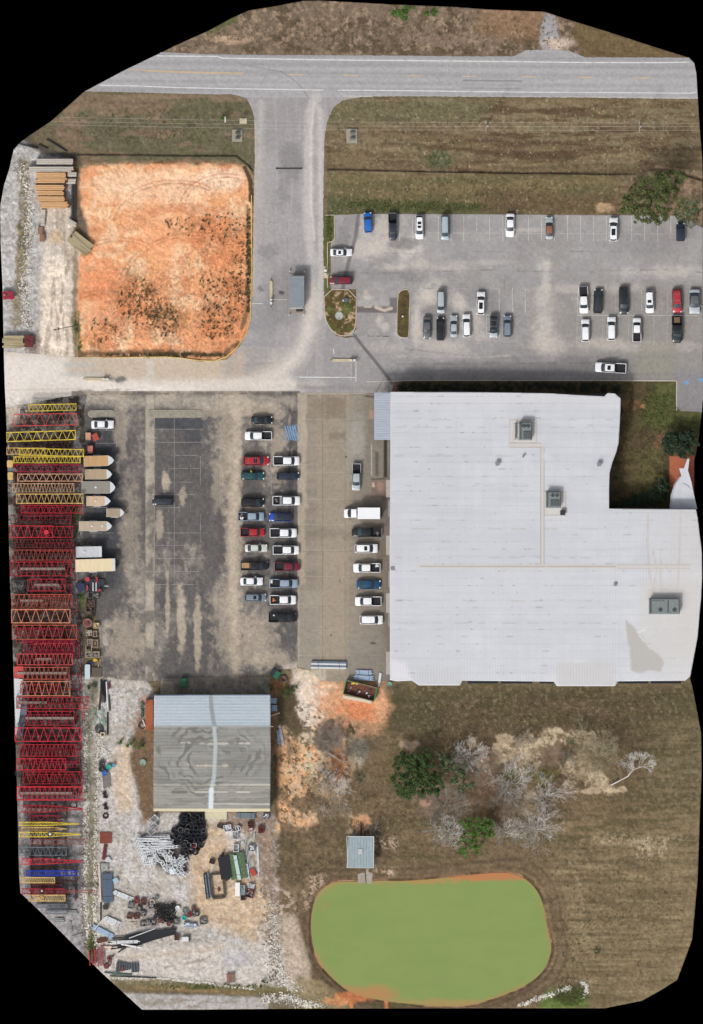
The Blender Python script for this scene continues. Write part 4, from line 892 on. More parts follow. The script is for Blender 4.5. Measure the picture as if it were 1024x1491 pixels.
V('suv',408.5,753,34,13,180,COBALT,'cobalt blue car with a dark roof facing left','car',gW,roof=NAVY)
V('pickup',368,775,36,13,0,RED,'bright red pickup with a black bed','pickup truck',gW)
V('pickup',413,776,40,14,0,WHITEP,'white pickup right of the bright red pickup','pickup truck',gW)
V('sedan',373,798,33,12,0,OFFW,'off white sedan below the bright red pickup','car',gW)
V('pickup',417,801,39,13.5,0,WHITEP,'white pickup right of the off white sedan','pickup truck',gW)
V('pickup',371,824,41,13,0,BLACK,'black pickup with a sheet of plywood in its bed','pickup truck',gW)
V('pickup',418.5,825,38,13,0,DRED,'dark red pickup with a black bed','pickup truck',gW)
V('sedan',366.5,846.5,33,12.5,0,WHITEP,'white sedan below the black pickup carrying plywood','car',gW)
V('pickup',413.5,849.5,42,13,0,STEELB,'pale blue pickup with a white box in its bed','pickup truck',gW)
V('suv',372,870,32,12,0,BLUGR,'slate blue car with a dark sunroof, last of the left column','car',gW,sr=1)
V('pickup',412.5,873.5,39,14,0,WHITEP,'white pickup with orange and brown gear in its bed','pickup truck',gW)
V('pickup',412,899.5,42,13.5,0,BLACK,'black pickup with a white bucket in its bed, lowest of the right column','pickup truck',gW)
V('pickup',519,695,40,13,-92,SILV,'silver pickup parked nose down in the concrete yard','pickup truck',gE,z=.02)
V('pickup',534,775,44,14,180,BLACKG,'black pickup below the white box truck','pickup truck',gE,z=.02)
V('suv',533.5,798.5,34,14,0,WHITEP,'white boxy four wheel drive car with a dark windscreen facing the building','car',gE,sr=1,z=.02)
V('pickup',534,827,40,14,180,WHITEP,'white pickup between the white boxy car and the deep blue sedan','pickup truck',gE,z=.02)
V('sedan',537,851,35,14,0,DBLUE,'deep blue sedan facing the building','car',gE,z=.02)
V('pickup',536,875.5,39,14,180,WHITEP,'white pickup below the deep blue sedan','pickup truck',gE,z=.02)
V('suv',541,902.5,34,14,0,WHITEP,'white car at the lower end of the column by the building','car',gE,z=.02)
V('suv',237,730,30,11,180,DGREY,'dark grey car alone in the middle of the storage lot','car',None)
V('sedan',149.5,618,33,13,0,WHITEP,'white sedan above the red boxes beside the lattice booms','car',None)
for c, pm, rm in USED: recolour(c, pm, rm)
# loads in pickup beds: things of their own
def load_box(cx, cy, sx, sy, h, rgbm, label, name='cargo_box', z0=.74, rz=0):
    o = MB().box(0,0,h/2,sx,sy,h,bev=.03).build(name, rgbm, loc=P(cx,cy,z0), rz=rz)
    MB  # keeps lid separate
    return tag(o, label, 'cargo')
WHT = mat('white_plastic', C(220,222,224), .5, var=.06); TOOLG = mat('toolbox_metal', C(150,152,156), .4, .4, var=.1)
load_box(357.5,823.5,1.7,1.15,.12,WOODL,'sheet of tan plywood lying in the bed of the black pickup',name='plywood_sheet')
load_box(986,466,1.3,1.2,.35,mat('brown_load',C(120,96,72),.8,var=.4,scale=5),'brown load in the bed of the black pickup under the red car',name='cargo_load')
load_box(395.5,847,.45,.7,.45,WHT,'white box in the bed of the pale blue pickup')
load_box(409.5,729,.6,1.6,.5,TOOLG,'grey toolbox across the bed of the white cluttered pickup',name='toolbox')
for (x_,y_,l_) in ((402,728,'pale pile of gear in the bed of the white pickup with a grey toolbox'),(351,750,'small grey bundle in the bed of the steel blue pickup'),(352,754.5,'white tool bag in the bed of the steel blue pickup'),(399.5,873,'orange and brown gear in the bed of the lowest white pickup'),(550,776.5,'grey bag in the bed of the black pickup below the box truck'),(549,823,'white bag in the bed of the white pickup above the deep blue sedan'),(399,896,'white bucket in the bed of the lowest black pickup')):
    m_ = mat('orange_gear', C(190,116,70), .8, var=.5, scale=6) if 'orange' in l_ else (STUFFM if 'grey' in l_ or 'pile' in l_ else WHT)
    r_ = random.Random(int(x_)); b_ = MB()
    if 'bucket' in l_: b_.cyl(0,0,0,.38,.14,12,.17)
    else:
        for k in range(5): b_.box(r_.uniform(-.25,.25), r_.uniform(-.35,.35), .08+.05*k, r_.uniform(.2,.45), r_.uniform(.2,.5), r_.uniform(.1,.22), r_.uniform(0,3), bev=.03)
    tag(b_.build('bucket' if 'bucket' in l_ else 'bed_gear', m_, loc=P(x_,y_,.74)), l_, 'cargo')
# box truck
t = thing('box_truck', 'white box truck facing left in the concrete yard', 'truck', P(527.5,747.5,.02), R(180))
hull([(1.9,.95,1.3),(2.3,.98,1.5),(3.0,1.0,1.3),(3.5,.98,1.2),(3.85,.9,1.05),(3.97,.7,.8)], MB(), zb=.4).build('hood', WHITEP, t, smooth=True)
cab = MB().loft([[(x,a*w_,b) for a,b in ((-1,1.1),(-.9,h),(-.4,h+.05),(.4,h+.05),(.9,h),(1,1.1))] for x,w_,h in ((1.25,1.0,2.2),(1.9,1.0,2.22),(2.4,.97,2.15))]).build('cab', WHITEP, t, smooth=False)
curved(MB(),3.0,2.38,.9,.84,1.36,2.16,.22).build('windshield', GLASS, t, smooth=True)
MB().box(-1.45,0,2.0,4.9,2.5,2.5,bev=.04).build('cargo_box', mat('box_white',C(240,243,248),.5,var=.04,scale=.6), t)
MB().box(-3.93,0,1.9,.06,2.3,2.2).build('roller_door', mat('door_grey',C(150,152,154),.5,var=.1), t)
MB().box(-4.1,0,.6,.3,2.3,.15).box(0,0,.62,7.4,.9,.2).build('chassis', TRIM, t)
for sgn in (1,-1):
    MB().box(2.55,sgn*1.25,1.7,.12,.3,.35,bev=.03).build('mirror', TRIM, t)
    for wx in (3.0,-2.2):
        wh = MB().tube((wx,sgn*.7,.42),(wx,sgn*1.05,.42),.42,14).build('wheel', TYRE, t); MB().tube((wx,sgn*1.03,.42),(wx,sgn*1.065,.42),.22,10).build('rim', RIM, wh)
    MB().box(3.8,sgn*.72,.9,.2,.26,.18,bev=.04).build('headlight', LAMP, t)

# ---------------------------------------------------------------- enclosed trailers
def trailer(cx, cy, Lp, Wp, nose, ang, roofrgb, label, vents=(), nosew=WHITEP, h=2.35, rib=True, cat='trailer'):
    L, w_ = Lp*S, Wp*S
    t = thing('cargo_trailer', label, cat, P(cx,cy,.0), R(ang), 'trailers beside the lattice booms')
    nl = nose*S; hx = L/2; hw = w_/2
    if nose >= 6 and nosew is not None: out = [(-hx,-hw),(hx-nl,-hw),(hx-nl*.35,-hw*.62),(hx,-hw*.12),(hx,hw*.12),(hx-nl*.35,hw*.62),(hx-nl,hw),(-hx,hw)]
    else: out = [(-hx,-hw),(hx-.1,-hw),(hx,-hw+.12),(hx,hw-.12),(hx-.1,hw),(-hx,hw)]
    rm = mat('trailer_roof_%d_%d_%d' % roofrgb, C(*roofrgb), .7, var=.1, scale=1.6, dirt=tuple(v*.72 for v in C(*roofrgb)), dirt_amt=.5, stretch=(1,.3,1))
    MB().quad_box(out,.5,h-.06).build('body', mat('trailer_side',C(206,210,212),.5,var=.08), t)
    rp = MB().quad_box([(-hx+.03,-hw+.04),(hx-nl*.85,-hw+.04),(hx-nl*.85,hw-.04),(-hx+.03,hw-.04)],h-.058,h)
    ro = rp.build('roof', rm, t)
    if rib:
        rb_ = MB()
        k = -hx+.5
        while k < hx-nl: rb_.box(k,0,h+.006,.035,w_-.12,.012); k += .6
        rb_.build('roof_bow', mat('roof_bow_%d_%d_%d' % roofrgb, tuple(v*.86 for v in C(*roofrgb)), .7), ro)
    if nosew is not None and nose > 2: 
        MB().quad_box([(hx-nl*.84,-hw+.03),(hx-nl*.35,-hw*.6),(hx-.03,-hw*.1),(hx-.03,hw*.1),(hx-nl*.35,hw*.6),(hx-nl*.84,hw-.03)] if nose >= 6 else [(hx-nl*.84,-hw+.03),(hx-.04,-hw+.14),(hx-.04,hw-.14),(hx-nl*.84,hw-.03)],h-.058,h-.01).build('nose_cap', mat('nose_white',C(206,214,220),.45,var=.06), t)
    for vx in vents:
        v_ = MB().box(-hx+vx*L,0,h+.07,.42,.42,.14,bev=.08).build('vent', WHT, ro)
    MB().tube((hx-.1,0,.45),(hx+.9,0,.45),.05,6).tube((hx-.3,.6,.45),(hx+.7,0,.45),.04,6).tube((hx-.3,-.6,.45),(hx+.7,0,.45),.04,6).cyl(hx+.6,.0,.05,.9,.04,6).build('tow_hitch', TRIM, t)
    for sgn in (1,-1):
        MB().box(-hx*.12,sgn*(hw+.1),.78,1.7,.22,.05).build('fender', mat('fender_grey',(.3,.3,.3),.5), t)
        for wx in (-hx*.12-.42,-hx*.12+.42):
            wh = MB().tube((wx,sgn*(hw-.12),.36),(wx,sgn*(hw+.12),.36),.36,12).build('wheel', TYRE, t); MB().tube((wx,sgn*(hw+.1),.36),(wx,sgn*(hw+.135),.36),.19,8).build('rim', RIM, wh)
    return t
trailer(144,671,44,15.5,10,2,(196,158,112),'orange tan roofed trailer with a white pointed nose, uppermost of the trailers')
trailer(143.5,690.5,39,14.8,9,0,(178,158,130),'shorter tan roofed trailer below the orange tan one')
trailer(143.5,709.5,49,18,9,0,(146,142,134),'wide grey ribbed roof trailer with one white vent',vents=(.42,),h=2.6)
trailer(143.5,729.5,35,14.5,10,0,(206,178,152),'peach roofed trailer with a long pointed nose and one vent',vents=(.38,))
trailer(168,746.5,26,12.5,7,0,(168,150,128),'small beige trailer standing further out than the rest')
trailer(139,766,48,14.5,9,0,(186,170,150),'beige trailer with two white roof vents',vents=(.4,.71))
trailer(129.5,803.5,38,16,5,1,(196,200,206),'pale grey box trailer with a roof vent, above the long cream one',vents=(.32,),rib=False)
trailer(139,823,58,18.5,4,1.5,(232,214,178),'long cream roofed trailer, lowest of the trailers',h=2.7,rib=False)
# ---------------------------------------------------------------- buildings
def wpts(pts): return [(X(a), Y(b)) for a, b in pts]
def wall_ring(mb, pts, z0, z1, th=.25):
    """walls along a closed outline (photo pixels), thickness in metres, butted"""
    w_ = wpts(pts); n = len(w_)
    for i in range(n):
        a, b = Vector(w_[i]), Vector(w_[(i+1) % n]); d = (b-a)
        if d.length < .3: continue
        mb.box((a.x+b.x)/2, (a.y+b.y)/2, (z0+z1)/2, d.length, th, z1-z0, math.atan2(d.y, d.x))
    return mb
WALLM = mat('metal_wall_panel', C(176,176,172), .6, var=.1, scale=.5, dirt=C(130,124,114), dirt_amt=.4)
# -- big white building
ROOF = [(569,570.5),(700,571),(800,572.5),(840,575),(880,577),(885,572),(896,573),(904,580),(903,610),(901,645),(897,660),(892,673),(888,688),(887,712),(887,740.5),(930,740.8),(1015,741.5),(1018,770),(1022,803),(1022.5,840),(1021,871),(1019,892),(1016,927),(1009,965),(1005,985),(998,991),(899,992),(896,999),(811,999),(807,992.5),(673,991),(670,998),(610,998),(600,991),(578,992),(568,990),(567.5,800)]
Rm = Img((205,208,214))
rw = Rm.win(560, 560, 1024, 1005); x, y = PX[rw], PY[rw]
Rm.mix(rw, .6*sstep(.4,.62,fbm(x,y,90,201,3)), (212,215,221)); Rm.mix(rw, .35*sstep(.45,.6,fbm(x,y,30,202,4)), (200,203,211)); Rm.mix(rw, .35*sstep(.5,.62,fbm(x,y,8,203,4,ax=12)), (194,198,206)); Rm.mix(rw, .25*sstep(.5,.62,fbm(x,y,8,204,4,ay=10)), (198,200,208))
Rm.mix(rw, .6*sstep(930,1000,x)*sstep(720,760,y), (208,206,204)); Rm.mix(rw, .5*sstep(600,580,y), (216,217,220))
rr = random.Random(12)
for k in range(41):
    yy = 577 + k*10.6; 
    if yy > 988: break
    x1 = 902 if yy < 740 else 1018
    Rm.line([(572,yy),(x1,yy)], .5, (176,178,184), a=.5, soft=.8, broken=.35, ns=30, seed=300+k)
    for j in range(rr.randint(4,11)):
        xa = rr.choice((rr.uniform(575,x1), rr.uniform(575,800))); la = rr.choice((.8,1,1.2,2,4,8))
        Rm.line([(xa,yy),(xa+la,yy)], 1.1, rr.choice(((128,128,132),(150,142,136),(100,100,106),(168,160,154))), a=rr.uniform(.25,.8), soft=.9)
for yy in (611,622,664,707,770,812,875,907): Rm.line([(575,yy),(900,yy+.3)],1.2,(150,140,132),a=.5,soft=.8,broken=.56,ns=7,seed=yy)
for xs_, pts in enumerate([[(944,745),(943,790),(945,830),(952,870)],[(992,745),(990,790),(988,850),(980,872)],[(963,800),(962,840),(964,872)],[(950,795),(956,830),(950,868)]]):
    Rm.line(pts, 2.2, (186,166,150), a=.45, soft=2, noise=1.5, broken=.35, ns=6)
Rm.blob(968,866,26,10,(186,178,170),ns=8,a=.6); Rm.fill([(930,845),(1018,845),(1010,960),(932,960)],(204,202,200),soft=8,noise=5,a=.6)
Rm.fill([(911,903),(926,918),(932,925),(938,931),(946,945),(961,955),(968,964),(962,978),(945,977),(930,980),(919,976),(917,945),(913,922)], (180,177,171), soft=2, noise=2.5, a=.85)
Rm.line([(929,921),(939,917)],2.2,(224,224,226),a=.8); Rm.line([(931,925),(938,934)],2,(222,222,224),a=.7)
Rm.fill([(568,960),(590,965),(600,991),(568,990)],(222,222,228),soft=5,a=.8); Rm.fill([(810,965),(895,965),(896,999),(811,999)],(200,199,198),soft=3,noise=2,a=.7); Rm.fill([(608,972),(672,972),(670,998),(612,998)],(198,200,204),soft=4,noise=2,a=.6)
cream = (206,202,198)
def conduit(pts, wd=6):
    Rm.line(pts, wd, cream, a=.8, soft=.6)
    for s_ in (-1,1):
        off = [(a+s_*(wd/2 if pts[0][0]==pts[-1][0] else 0), b+s_*(wd/2 if pts[0][1]==pts[-1][1] else 0)) for a,b in pts]
        Rm.line(off, .9, (168,148,130), a=.75, soft=.6, broken=.25, ns=18)
conduit([(612,824.5),(900,825)]); conduit([(900,825),(1005,825)]); conduit([(790,651),(790,822)],5); conduit([(742,648),(788,648)],6)
for q in ((742,611,781,645),(793,716,824,750)):
    a,b,c,d = q
    Rm.fill([(a,b),(c,b),(c,d),(a,d)],(208,206,204),soft=.8); Rm.line([(a,b),(c,b),(c,d),(a,d),(a,b)],.9,(166,150,134),a=.7,soft=.6)
Rm.line([(748,616),(780,616)],.8,(150,150,150),a=.6); Rm.line([(748,616),(748,645)],.8,(170,150,134),a=.6)
ZR = np.full((H,W), 6.2) + np.clip((250 - np.abs(PY-825))/250,0,1)*.9 - sstep(895,905,PX)*sstep(750,740,PY)*0
ROOFM = surf_mat('white_metal_roof', grain=.035, gscale=.5, fine=3, bump=.25, bdist=.03, rough=.5, spec=.4, ribs=(0, .61, 1.0))
bld = thing('industrial_building', 'big white metal roofed industrial building south of the front parking lot', 'building', (0,0,0))
ro = sheet('roof', Rm, ROOF, ROOFM, zf=ZR, clip=OUT, skirt=5.8); ro.parent = bld
inw = [(571,574),(840,579),(880,581),(901,584),(899,645),(891,664),(885,688),(884,744),(1008,745),(1015,803),(1016,871),(1008,940),(1000,985),(805,986),(600,986),(571,986)]
wall_ring(MB(), inw, -.2, 5.75).build('wall', WALLM, bld)
MB().box(X(569),Y(780),6.15,.16,62.5,.2).build('gutter', mat('gutter_metal',C(206,206,210),.5), bld)
DARKG = mat('dark_strip', C(34,40,50), .2, var=.2, scale=2)
for x0, x1 in ((681,725),(730,775),(786,806),(901,944),(948,992)):
    f = MB().box(X((x0+x1)/2),Y(993.5),5.2,(x1-x0)*S,.5,.5,0,.05).build('eave_dark_strip', DARKG, bld)  # dark strips under the eave stand for wall shade and dark windows
for x0, x1 in ((640,680),(820,880)): MB().box(X((x0+x1)/2),Y(570.2 if x0<700 else 575),5.6,(x1-x0)*S,.35,.3).build('gutter_screen', DARKG, bld)
# canopies over the dock doors on the west wall
for y0, y1 in ((699,724),(780,808),(864,892),(949,982)):
    t_ = MB()
    t_.box(X(565.3),Y((y0+y1)/2),4.2,5.4*S+.1,(y1-y0)*S,.08)
    for k in range(int((y1-y0)*S/.6)): t_.box(X(565.3),Y(y1)+.3+.6*k,4.26,5.4*S+.06,.05,.04)
    t_.build('dock_awning', mat('awning_grey',C(176,172,164),.6,var=.1,scale=2), bld)
for y_ in (740,843,900): MB().box(X(566.5),Y(y_),2.0,.3,3.6,3.6).build('dock_door', mat('door_panel',C(150,148,142),.6), bld)
# dock roof (corrugated canopy) NW corner
t = thing('loading_canopy', 'blue grey corrugated canopy against the north west corner of the white building', 'canopy', P(557,606,0))
MB().box(0,0,5.6,24*S,68.5*S,.1).build('roof', mat('corrugated_sheet', C(188,196,208), .45, var=.06, scale=.7, dirt=C(160,168,182), dirt_amt=.5, stretch=(1,5,1)), t)
cor = MB()
for k in range(int(68.5*S/.38)): cor.box(0, -34*S+.19+.38*k, 5.67, 24*S-.02, .10, .05)
cor.build('roof_rib', mat('corrugation_rib', C(150,158,174), .5, var=.05), t)  # ribs in a darker blue grey than the sheet
for sx_ in (-1,):
    for k in range(5): MB().box(-11*S, -32*S+16*S*k, 2.8, .15,.15,5.5).build('post', WALLM, t)
# roof equipment
HV = mat('hvac_casing', C(128,138,138), .55, .2, var=.15, scale=2); HVD = mat('hvac_dark', C(84,90,92), .6, var=.3, scale=5); FAN = mat('fan_grille', C(40,44,46), .6)
def fan(par, cx, cy, z, r):
    f = MB().torus((cx,cy,z),r,.05,16,5).build('fan', FAN, par)
    MB().cyl(cx,cy,z-.05,z,r*.95,16).build('fan_well', mat('fan_well',C(96,104,106),.7), f)
    b = MB()
    for k in range(4): b.box(cx+.5*r*math.cos(k*1.57), cy+.5*r*math.sin(k*1.57), z+.03, r*.9, r*.28, .02, k*1.57)
    b.build('fan_blade', FAN, f)
def rooftop(cx, cy, wpx, hpx, z, label, dup=False, h=1.2):
    t = thing('rooftop_unit', label, 'air conditioner', P(cx,cy,z), 0, 'air conditioning units on the white roof')
    w_, h_ = wpx*S, hpx*S
    MB().box(0,0,.12,w_+.25,h_+.25,.24).build('curb', mat('curb_metal',C(150,158,158),.6), t)
    MB().box(0,0,.24+h/2,w_,h_,h,bev=.04).build('casing', HV, t)
    return t, w_, h_, .24+h
t, w_, h_, zt = rooftop(765,628,17,25,6.4,'square rooftop air conditioner inside the upper framed curb',h=1.5)
MB().box(.15*w_,-.22*h_,zt+.1,w_*.62,h_*.42,.2,bev=.03).build('outlet_hood', HVD, t); MB().box(-.4*w_,0,zt+.05,w_*.14,h_*.9,.1).box(-.4*w_,.35*h_,zt+.12,w_*.2,h_*.2,.2).build('service_panel', HVD, t)
fan(t,-.08*w_,.33*h_,zt+.03,.4); fan(t,.26*w_,.33*h_,zt+.03,.4)
MB().box(-w_*.85,0,.5,.08,h_*.9,1.0).box(-w_*.7,h_*.46,.5,w_*.5,.08,.1).box(-w_*.7,-h_*.46,.5,w_*.5,.08,.1).build('guard_rail', HVD, t)
t, w_, h_, zt = rooftop(805.5,728,20,22,6.75,'rooftop air conditioner with two fans beside the vertical pipe run',h=1.4)
MB().box(.12*w_,-.2*h_,zt+.1,w_*.62,h_*.4,.2,bev=.03).build('outlet_hood', HVD, t); MB().box(-.42*w_,0,zt+.05,w_*.12,h_*.9,.1).build('service_panel', HVD, t)
fan(t,-.02*w_,.33*h_,zt+.03,.36); fan(t,.3*w_,.33*h_,zt+.03,.36)
t = thing('exhaust_vent','small dark exhaust vent at the corner of the lower framed curb','vent',P(819.5,746.5,6.8)); MB().box(0,0,.35,.9,.9,.7,bev=.05).build('duct', HVD, t); MB().box(0,0,.75,1.1,1.1,.1,bev=.1).build('cap', FAN, t)
t, w_, h_, zt = rooftop(967,883,43,21,6.85,'wide rooftop air conditioner with two dark fans near the brown roof stains',h=1.6)
MB().box(-.46*w_,0,zt-.3,w_*.06,h_*.95,.9).box(.14*w_,.02,zt+.02,.3,h_*.9,.05).build('service_panel', HVD, t); MB().box(-.2*w_,.25*h_,zt+.06,w_*.4,h_*.3,.1,bev=.04).build('outlet_hood', HV, t)
fan(t,-.12*w_,-.22*h_,zt+.04,.42); fan(t,.36*w_,-.22*h_,zt+.04,.42)
for cx,cy,s_,lab in ((724.5,675,6,'small square grey exhaust vent on the left half of the white roof'),(872.5,676,6,'small square vent near the right roof edge above the notch'),(896,851,4.5,'little dark vent alone below the long pipe run'),(572,827.5,6,'grey vent hood on the west edge of the white roof'),(762,665,2.6,'tiny dark pipe vent below the upper air conditioner')):
    t = thing('exhaust_vent', lab, 'vent', P(cx,cy,6.25 if cx<600 else 6.55), R(8))
    MB().box(0,0,.4,s_*S*.75,s_*S*.75,.8).build('duct', mat('vent_grey',C(120,124,130),.6,var=.15), t); MB().box(0,0,.85,s_*S,s_*S,.14,bev=.06).build('cap', mat('vent_cap',C(134,138,146),.5,var=.1), t)
# entrance roof on the east side
t = thing('entrance_canopy','white curved entrance canopy at the far right beside clipped bushes','canopy',(0,0,0))
EC = [(975,741),(977,720),(982,705),(992,692),(989,682),(996,682),(1001,668),(1004,668),(1002,685),(1007,702),(1011,722),(1015.5,741)]
EC = EC[:3]+[(988,697)]+EC[3:]
MB().quad_box(wpts(EC)[::-1],3.6,4.0).build('roof', mat('canopy_white',C(206,208,216),.6,var=.08,scale=.8,dirt=C(186,190,200),dirt_amt=.5), t)
MB().path([P(976,740,4.05),P(978,721,4.05),P(983,706,4.05),P(991,694,4.05)],.18).path([P(994,704,4.05),P(1000,706,4.05),P(1006,712,4.05)],.06).build('edge_trim', mat('canopy_trim',C(184,188,196),.6), t)
for a,b in ((979,738),(990,697),(1006,720)): MB().cyl(X(a),Y(b),0,3.6,.15,10).build('post', WALLM, t)
tag(MB().box(X(993),Y(693),.07,5.4,8.6,.14).build('brick_terrace', mat('terracotta_paver',C(176,102,72),.8,var=.2,scale=3)), 'orange brick terrace under the curved white entrance canopy','terrace')
# -- warehouse
WR = Img((138,139,136)); wr_ = WR.win(218,1005,402,1190); x, y = PX[wr_], PY[wr_]
WR.mix(wr_, sstep(1058.5,1057,y), (196,208,218)); WR.mix(wr_, .35*sstep(1058,1056,y)*sstep(.45,.6,fbm(x,y,14,211,4,ax=8)), (180,194,206)); WR.mix(wr_, .4*sstep(1016,1011,y), (96,118,160))  # reflected light on the upper slope put into its paler colour
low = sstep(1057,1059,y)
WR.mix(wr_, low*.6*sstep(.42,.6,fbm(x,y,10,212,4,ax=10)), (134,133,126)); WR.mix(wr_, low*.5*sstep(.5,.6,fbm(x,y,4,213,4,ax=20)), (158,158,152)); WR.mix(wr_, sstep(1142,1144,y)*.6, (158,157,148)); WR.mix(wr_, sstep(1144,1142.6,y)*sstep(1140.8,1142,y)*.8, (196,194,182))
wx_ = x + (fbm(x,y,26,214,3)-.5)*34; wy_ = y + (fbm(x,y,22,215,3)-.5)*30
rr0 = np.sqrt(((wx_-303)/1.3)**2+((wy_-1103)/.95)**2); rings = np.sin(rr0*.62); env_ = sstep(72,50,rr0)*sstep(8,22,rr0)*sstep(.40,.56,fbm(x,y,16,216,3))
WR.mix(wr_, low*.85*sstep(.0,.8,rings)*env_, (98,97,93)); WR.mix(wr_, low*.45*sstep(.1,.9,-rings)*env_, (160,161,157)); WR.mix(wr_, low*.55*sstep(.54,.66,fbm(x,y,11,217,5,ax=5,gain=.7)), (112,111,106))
for yy in range(1016,1180,3): WR.line([(225,yy),(395,yy)],.7,(160,172,184) if yy<1058 else (122,121,114),a=.45,soft=.7,broken=.3,ns=26,seed=yy)
for xa,xb,yy,c_ in ((254,278,1080,(92,86,84)),(264,278,1081,(206,204,200)),(290,336,1080,(120,114,110)),(292,330,1083,(196,192,182)),(346,364,1080,(100,98,96)),(350,364,1082,(206,202,194)),(252,274,1113,(186,180,170)),(288,330,1115,(196,186,170)),(344,356,1116,(112,112,108)),(362,372,1114,(112,112,108))):
    WR.line([(xa,yy),(xb,yy)],3.2,c_,a=.75,noise=1.8,ns=5,soft=1,broken=.36)
for xa,xb,c_ in ((250,273,(108,106,104)),(284,332,(196,192,182)),(344,364,(206,202,192))):
    WR.rect(xa,1150.5,xb,1156,(120,118,112),soft=.6); WR.line([(xa+1,1153.5),(xb-1,1153.5)],2.4,c_,soft=.5)
WR.line([(302,1170.5),(394,1171)],1.2,(216,216,206),a=.9)
WR.line([(307,1013),(308,1030),(311,1050),(313,1058)],6,(150,156,158),a=.85,soft=.8); WR.line([(312,1058),(314,1085),(312,1130),(308,1150)],5.5,(176,186,190),a=.9,soft=.8); WR.line([(308,1150),(307,1180)],7,(214,226,232),a=.95,soft=.8)
WR.rect(224,1177.5,394,1182,(216,208,176),soft=.8)
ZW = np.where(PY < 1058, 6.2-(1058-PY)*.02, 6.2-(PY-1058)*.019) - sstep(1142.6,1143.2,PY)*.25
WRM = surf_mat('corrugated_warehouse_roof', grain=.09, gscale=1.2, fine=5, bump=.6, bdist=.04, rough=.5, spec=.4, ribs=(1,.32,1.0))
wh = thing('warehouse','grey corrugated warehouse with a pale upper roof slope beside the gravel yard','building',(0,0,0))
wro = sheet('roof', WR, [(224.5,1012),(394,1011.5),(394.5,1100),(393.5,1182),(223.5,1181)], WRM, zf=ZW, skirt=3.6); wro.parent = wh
wall_ring(MB(), [(226,1014),(392,1014),(391,1179),(226,1178)], -.1, 3.55).build('wall', WALLM, wh)
MB().box(X(309),Y(1012),3.9,171*S,.14,.22).build('fascia', mat('blue_fascia',C(70,92,140),.5), wh)
MB().box(X(313),Y(1058),6.24,170*S,.14,.05).build('ridge_cap', mat('ridge_metal',C(176,180,182),.5,var=.1), wh)
tag(MB().box(X(314.5),Y(1187),.08,32*S,12*S,.2).build('concrete_step', mat('step_concrete',C(206,200,170),.8,var=.12,scale=1.5)),'cream concrete step outside the warehouse south door','step')
# -- pump house at the pond
t = thing('pump_house','small pump house with a blue grey ribbed roof on the pond bank','shed',P(524.5,1241,-.05), R(-.6))
MB().quad_box([(-19.5*S,-22.5*S),(20*S,-22.5*S),(20*S,23.5*S),(-17*S,23*S)],2.9,3.0).build('roof', mat('pump_roof',C(156,172,178),.5,var=.12,scale=1.2,stretch=(4,1,1),dirt=C(176,186,190),dirt_amt=.6), t)
rb = MB()
for k in range(9): rb.box(-16*S+k*4.2*S,0,3.03,.07,44*S,.05)
rb.build('roof_rib', mat('pump_rib',C(128,144,152),.5), t); MB().box(.3*S,1*S,3.1,1.0,1.1,.16,bev=.04).build('roof_hatch', mat('hatch',C(190,190,196),.5), t)
MB().box(19.6*S,.3*S,2.96,.16,46.2*S,.24).box(0,23*S,2.96,39*S,.12,.2).box(-18.7*S,0,2.96,.12,44*S,.2,R(2.5)).box(0,-22.6*S,2.94,39*S,.1,.16).build('fascia', mat('pump_fascia',C(206,212,214),.5), t)
MB().box(0,0,1.45,5.0,6.1,2.9).build('wall', WALLM, t)
t = thing('concrete_spillway','cracked concrete spillway between the pump house and the green water','spillway',P(532.5,1275,-.3))
MB().box(-.9,0,.0,1.6,3.3,.3,.02).box(.75,-.1,.02,1.55,3.1,.3,-.03).build('slab', mat('spillway_concrete',C(164,156,144),.85,var=.25,scale=1.5), t); MB().box(.0,0,.2,.12,3.4,.1,.06).build('pipe', TRIM, t)
t = thing('intake_pipe','black pipe with a valve behind the pump house','pipe',P(526,1207,.1)); MB().tube((0,-1.6,.15),(0,.9,.2),.16,8).build('pipe', TRIM, t); MB().torus((0,1.0,.3),.25,.08).build('valve_wheel', TRIM, t); MB().tube((1.3,-1.5,.1),(1.1,.6,.1),.04).build('conduit', mat('pvc',C(190,190,186),.5), t)
# -- guard house with island
t = thing('guard_house','guard house with a grey ribbed roof in the middle of the driveway','building',P(432.5,427,.0))
MB().box(0,-.1,.1,3.3,8.6,.2,bev=.3).build('base', mat('guard_base',C(150,140,130),.8), t)
MB().box(0,-.1,1.5,2.7,6.6,2.6).build('wall', WALLM, t); gr_ = MB().box(.0,.35,2.86,21.5*S,46*S,.12).build('roof', mat('guard_roof',C(140,148,158),.5,var=.1,scale=1.2), t)
rb = MB()
for k in range(15): rb.box(0,-3.0+.47*k,2.94,21.3*S,.05,.04)
rb.build('roof_seam', mat('guard_seam',C(120,128,138),.5), gr_)
MB().box(0,-3.35,2.3,21*S,.12,.1).build('gutter', mat('gutter_cream',C(200,196,186),.5), t); MB().box(.5,-3.75,.6,1.4,.5,1.0,bev=.05).build('step_rail', TRIM, t)
for a,b,l in ((422,394.5,'white bollard off the upper left corner of the guard house'),(443.5,395.5,'white bollard off the upper right corner of the guard house'),(421.5,458.5,'white bollard off the lower left corner of the guard house'),(442.5,458.5,'white bollard off the lower right corner of the guard house')):
    t = thing('bollard', l, 'bollard', P(a,b,0), 0, 'bollards round the guard house'); MB().cyl(0,0,0,1.0,.13,10).build('post', WHT, t); MB().cyl(0,0,1.0,1.06,.15,10,.08).build('cap', WHT, t)
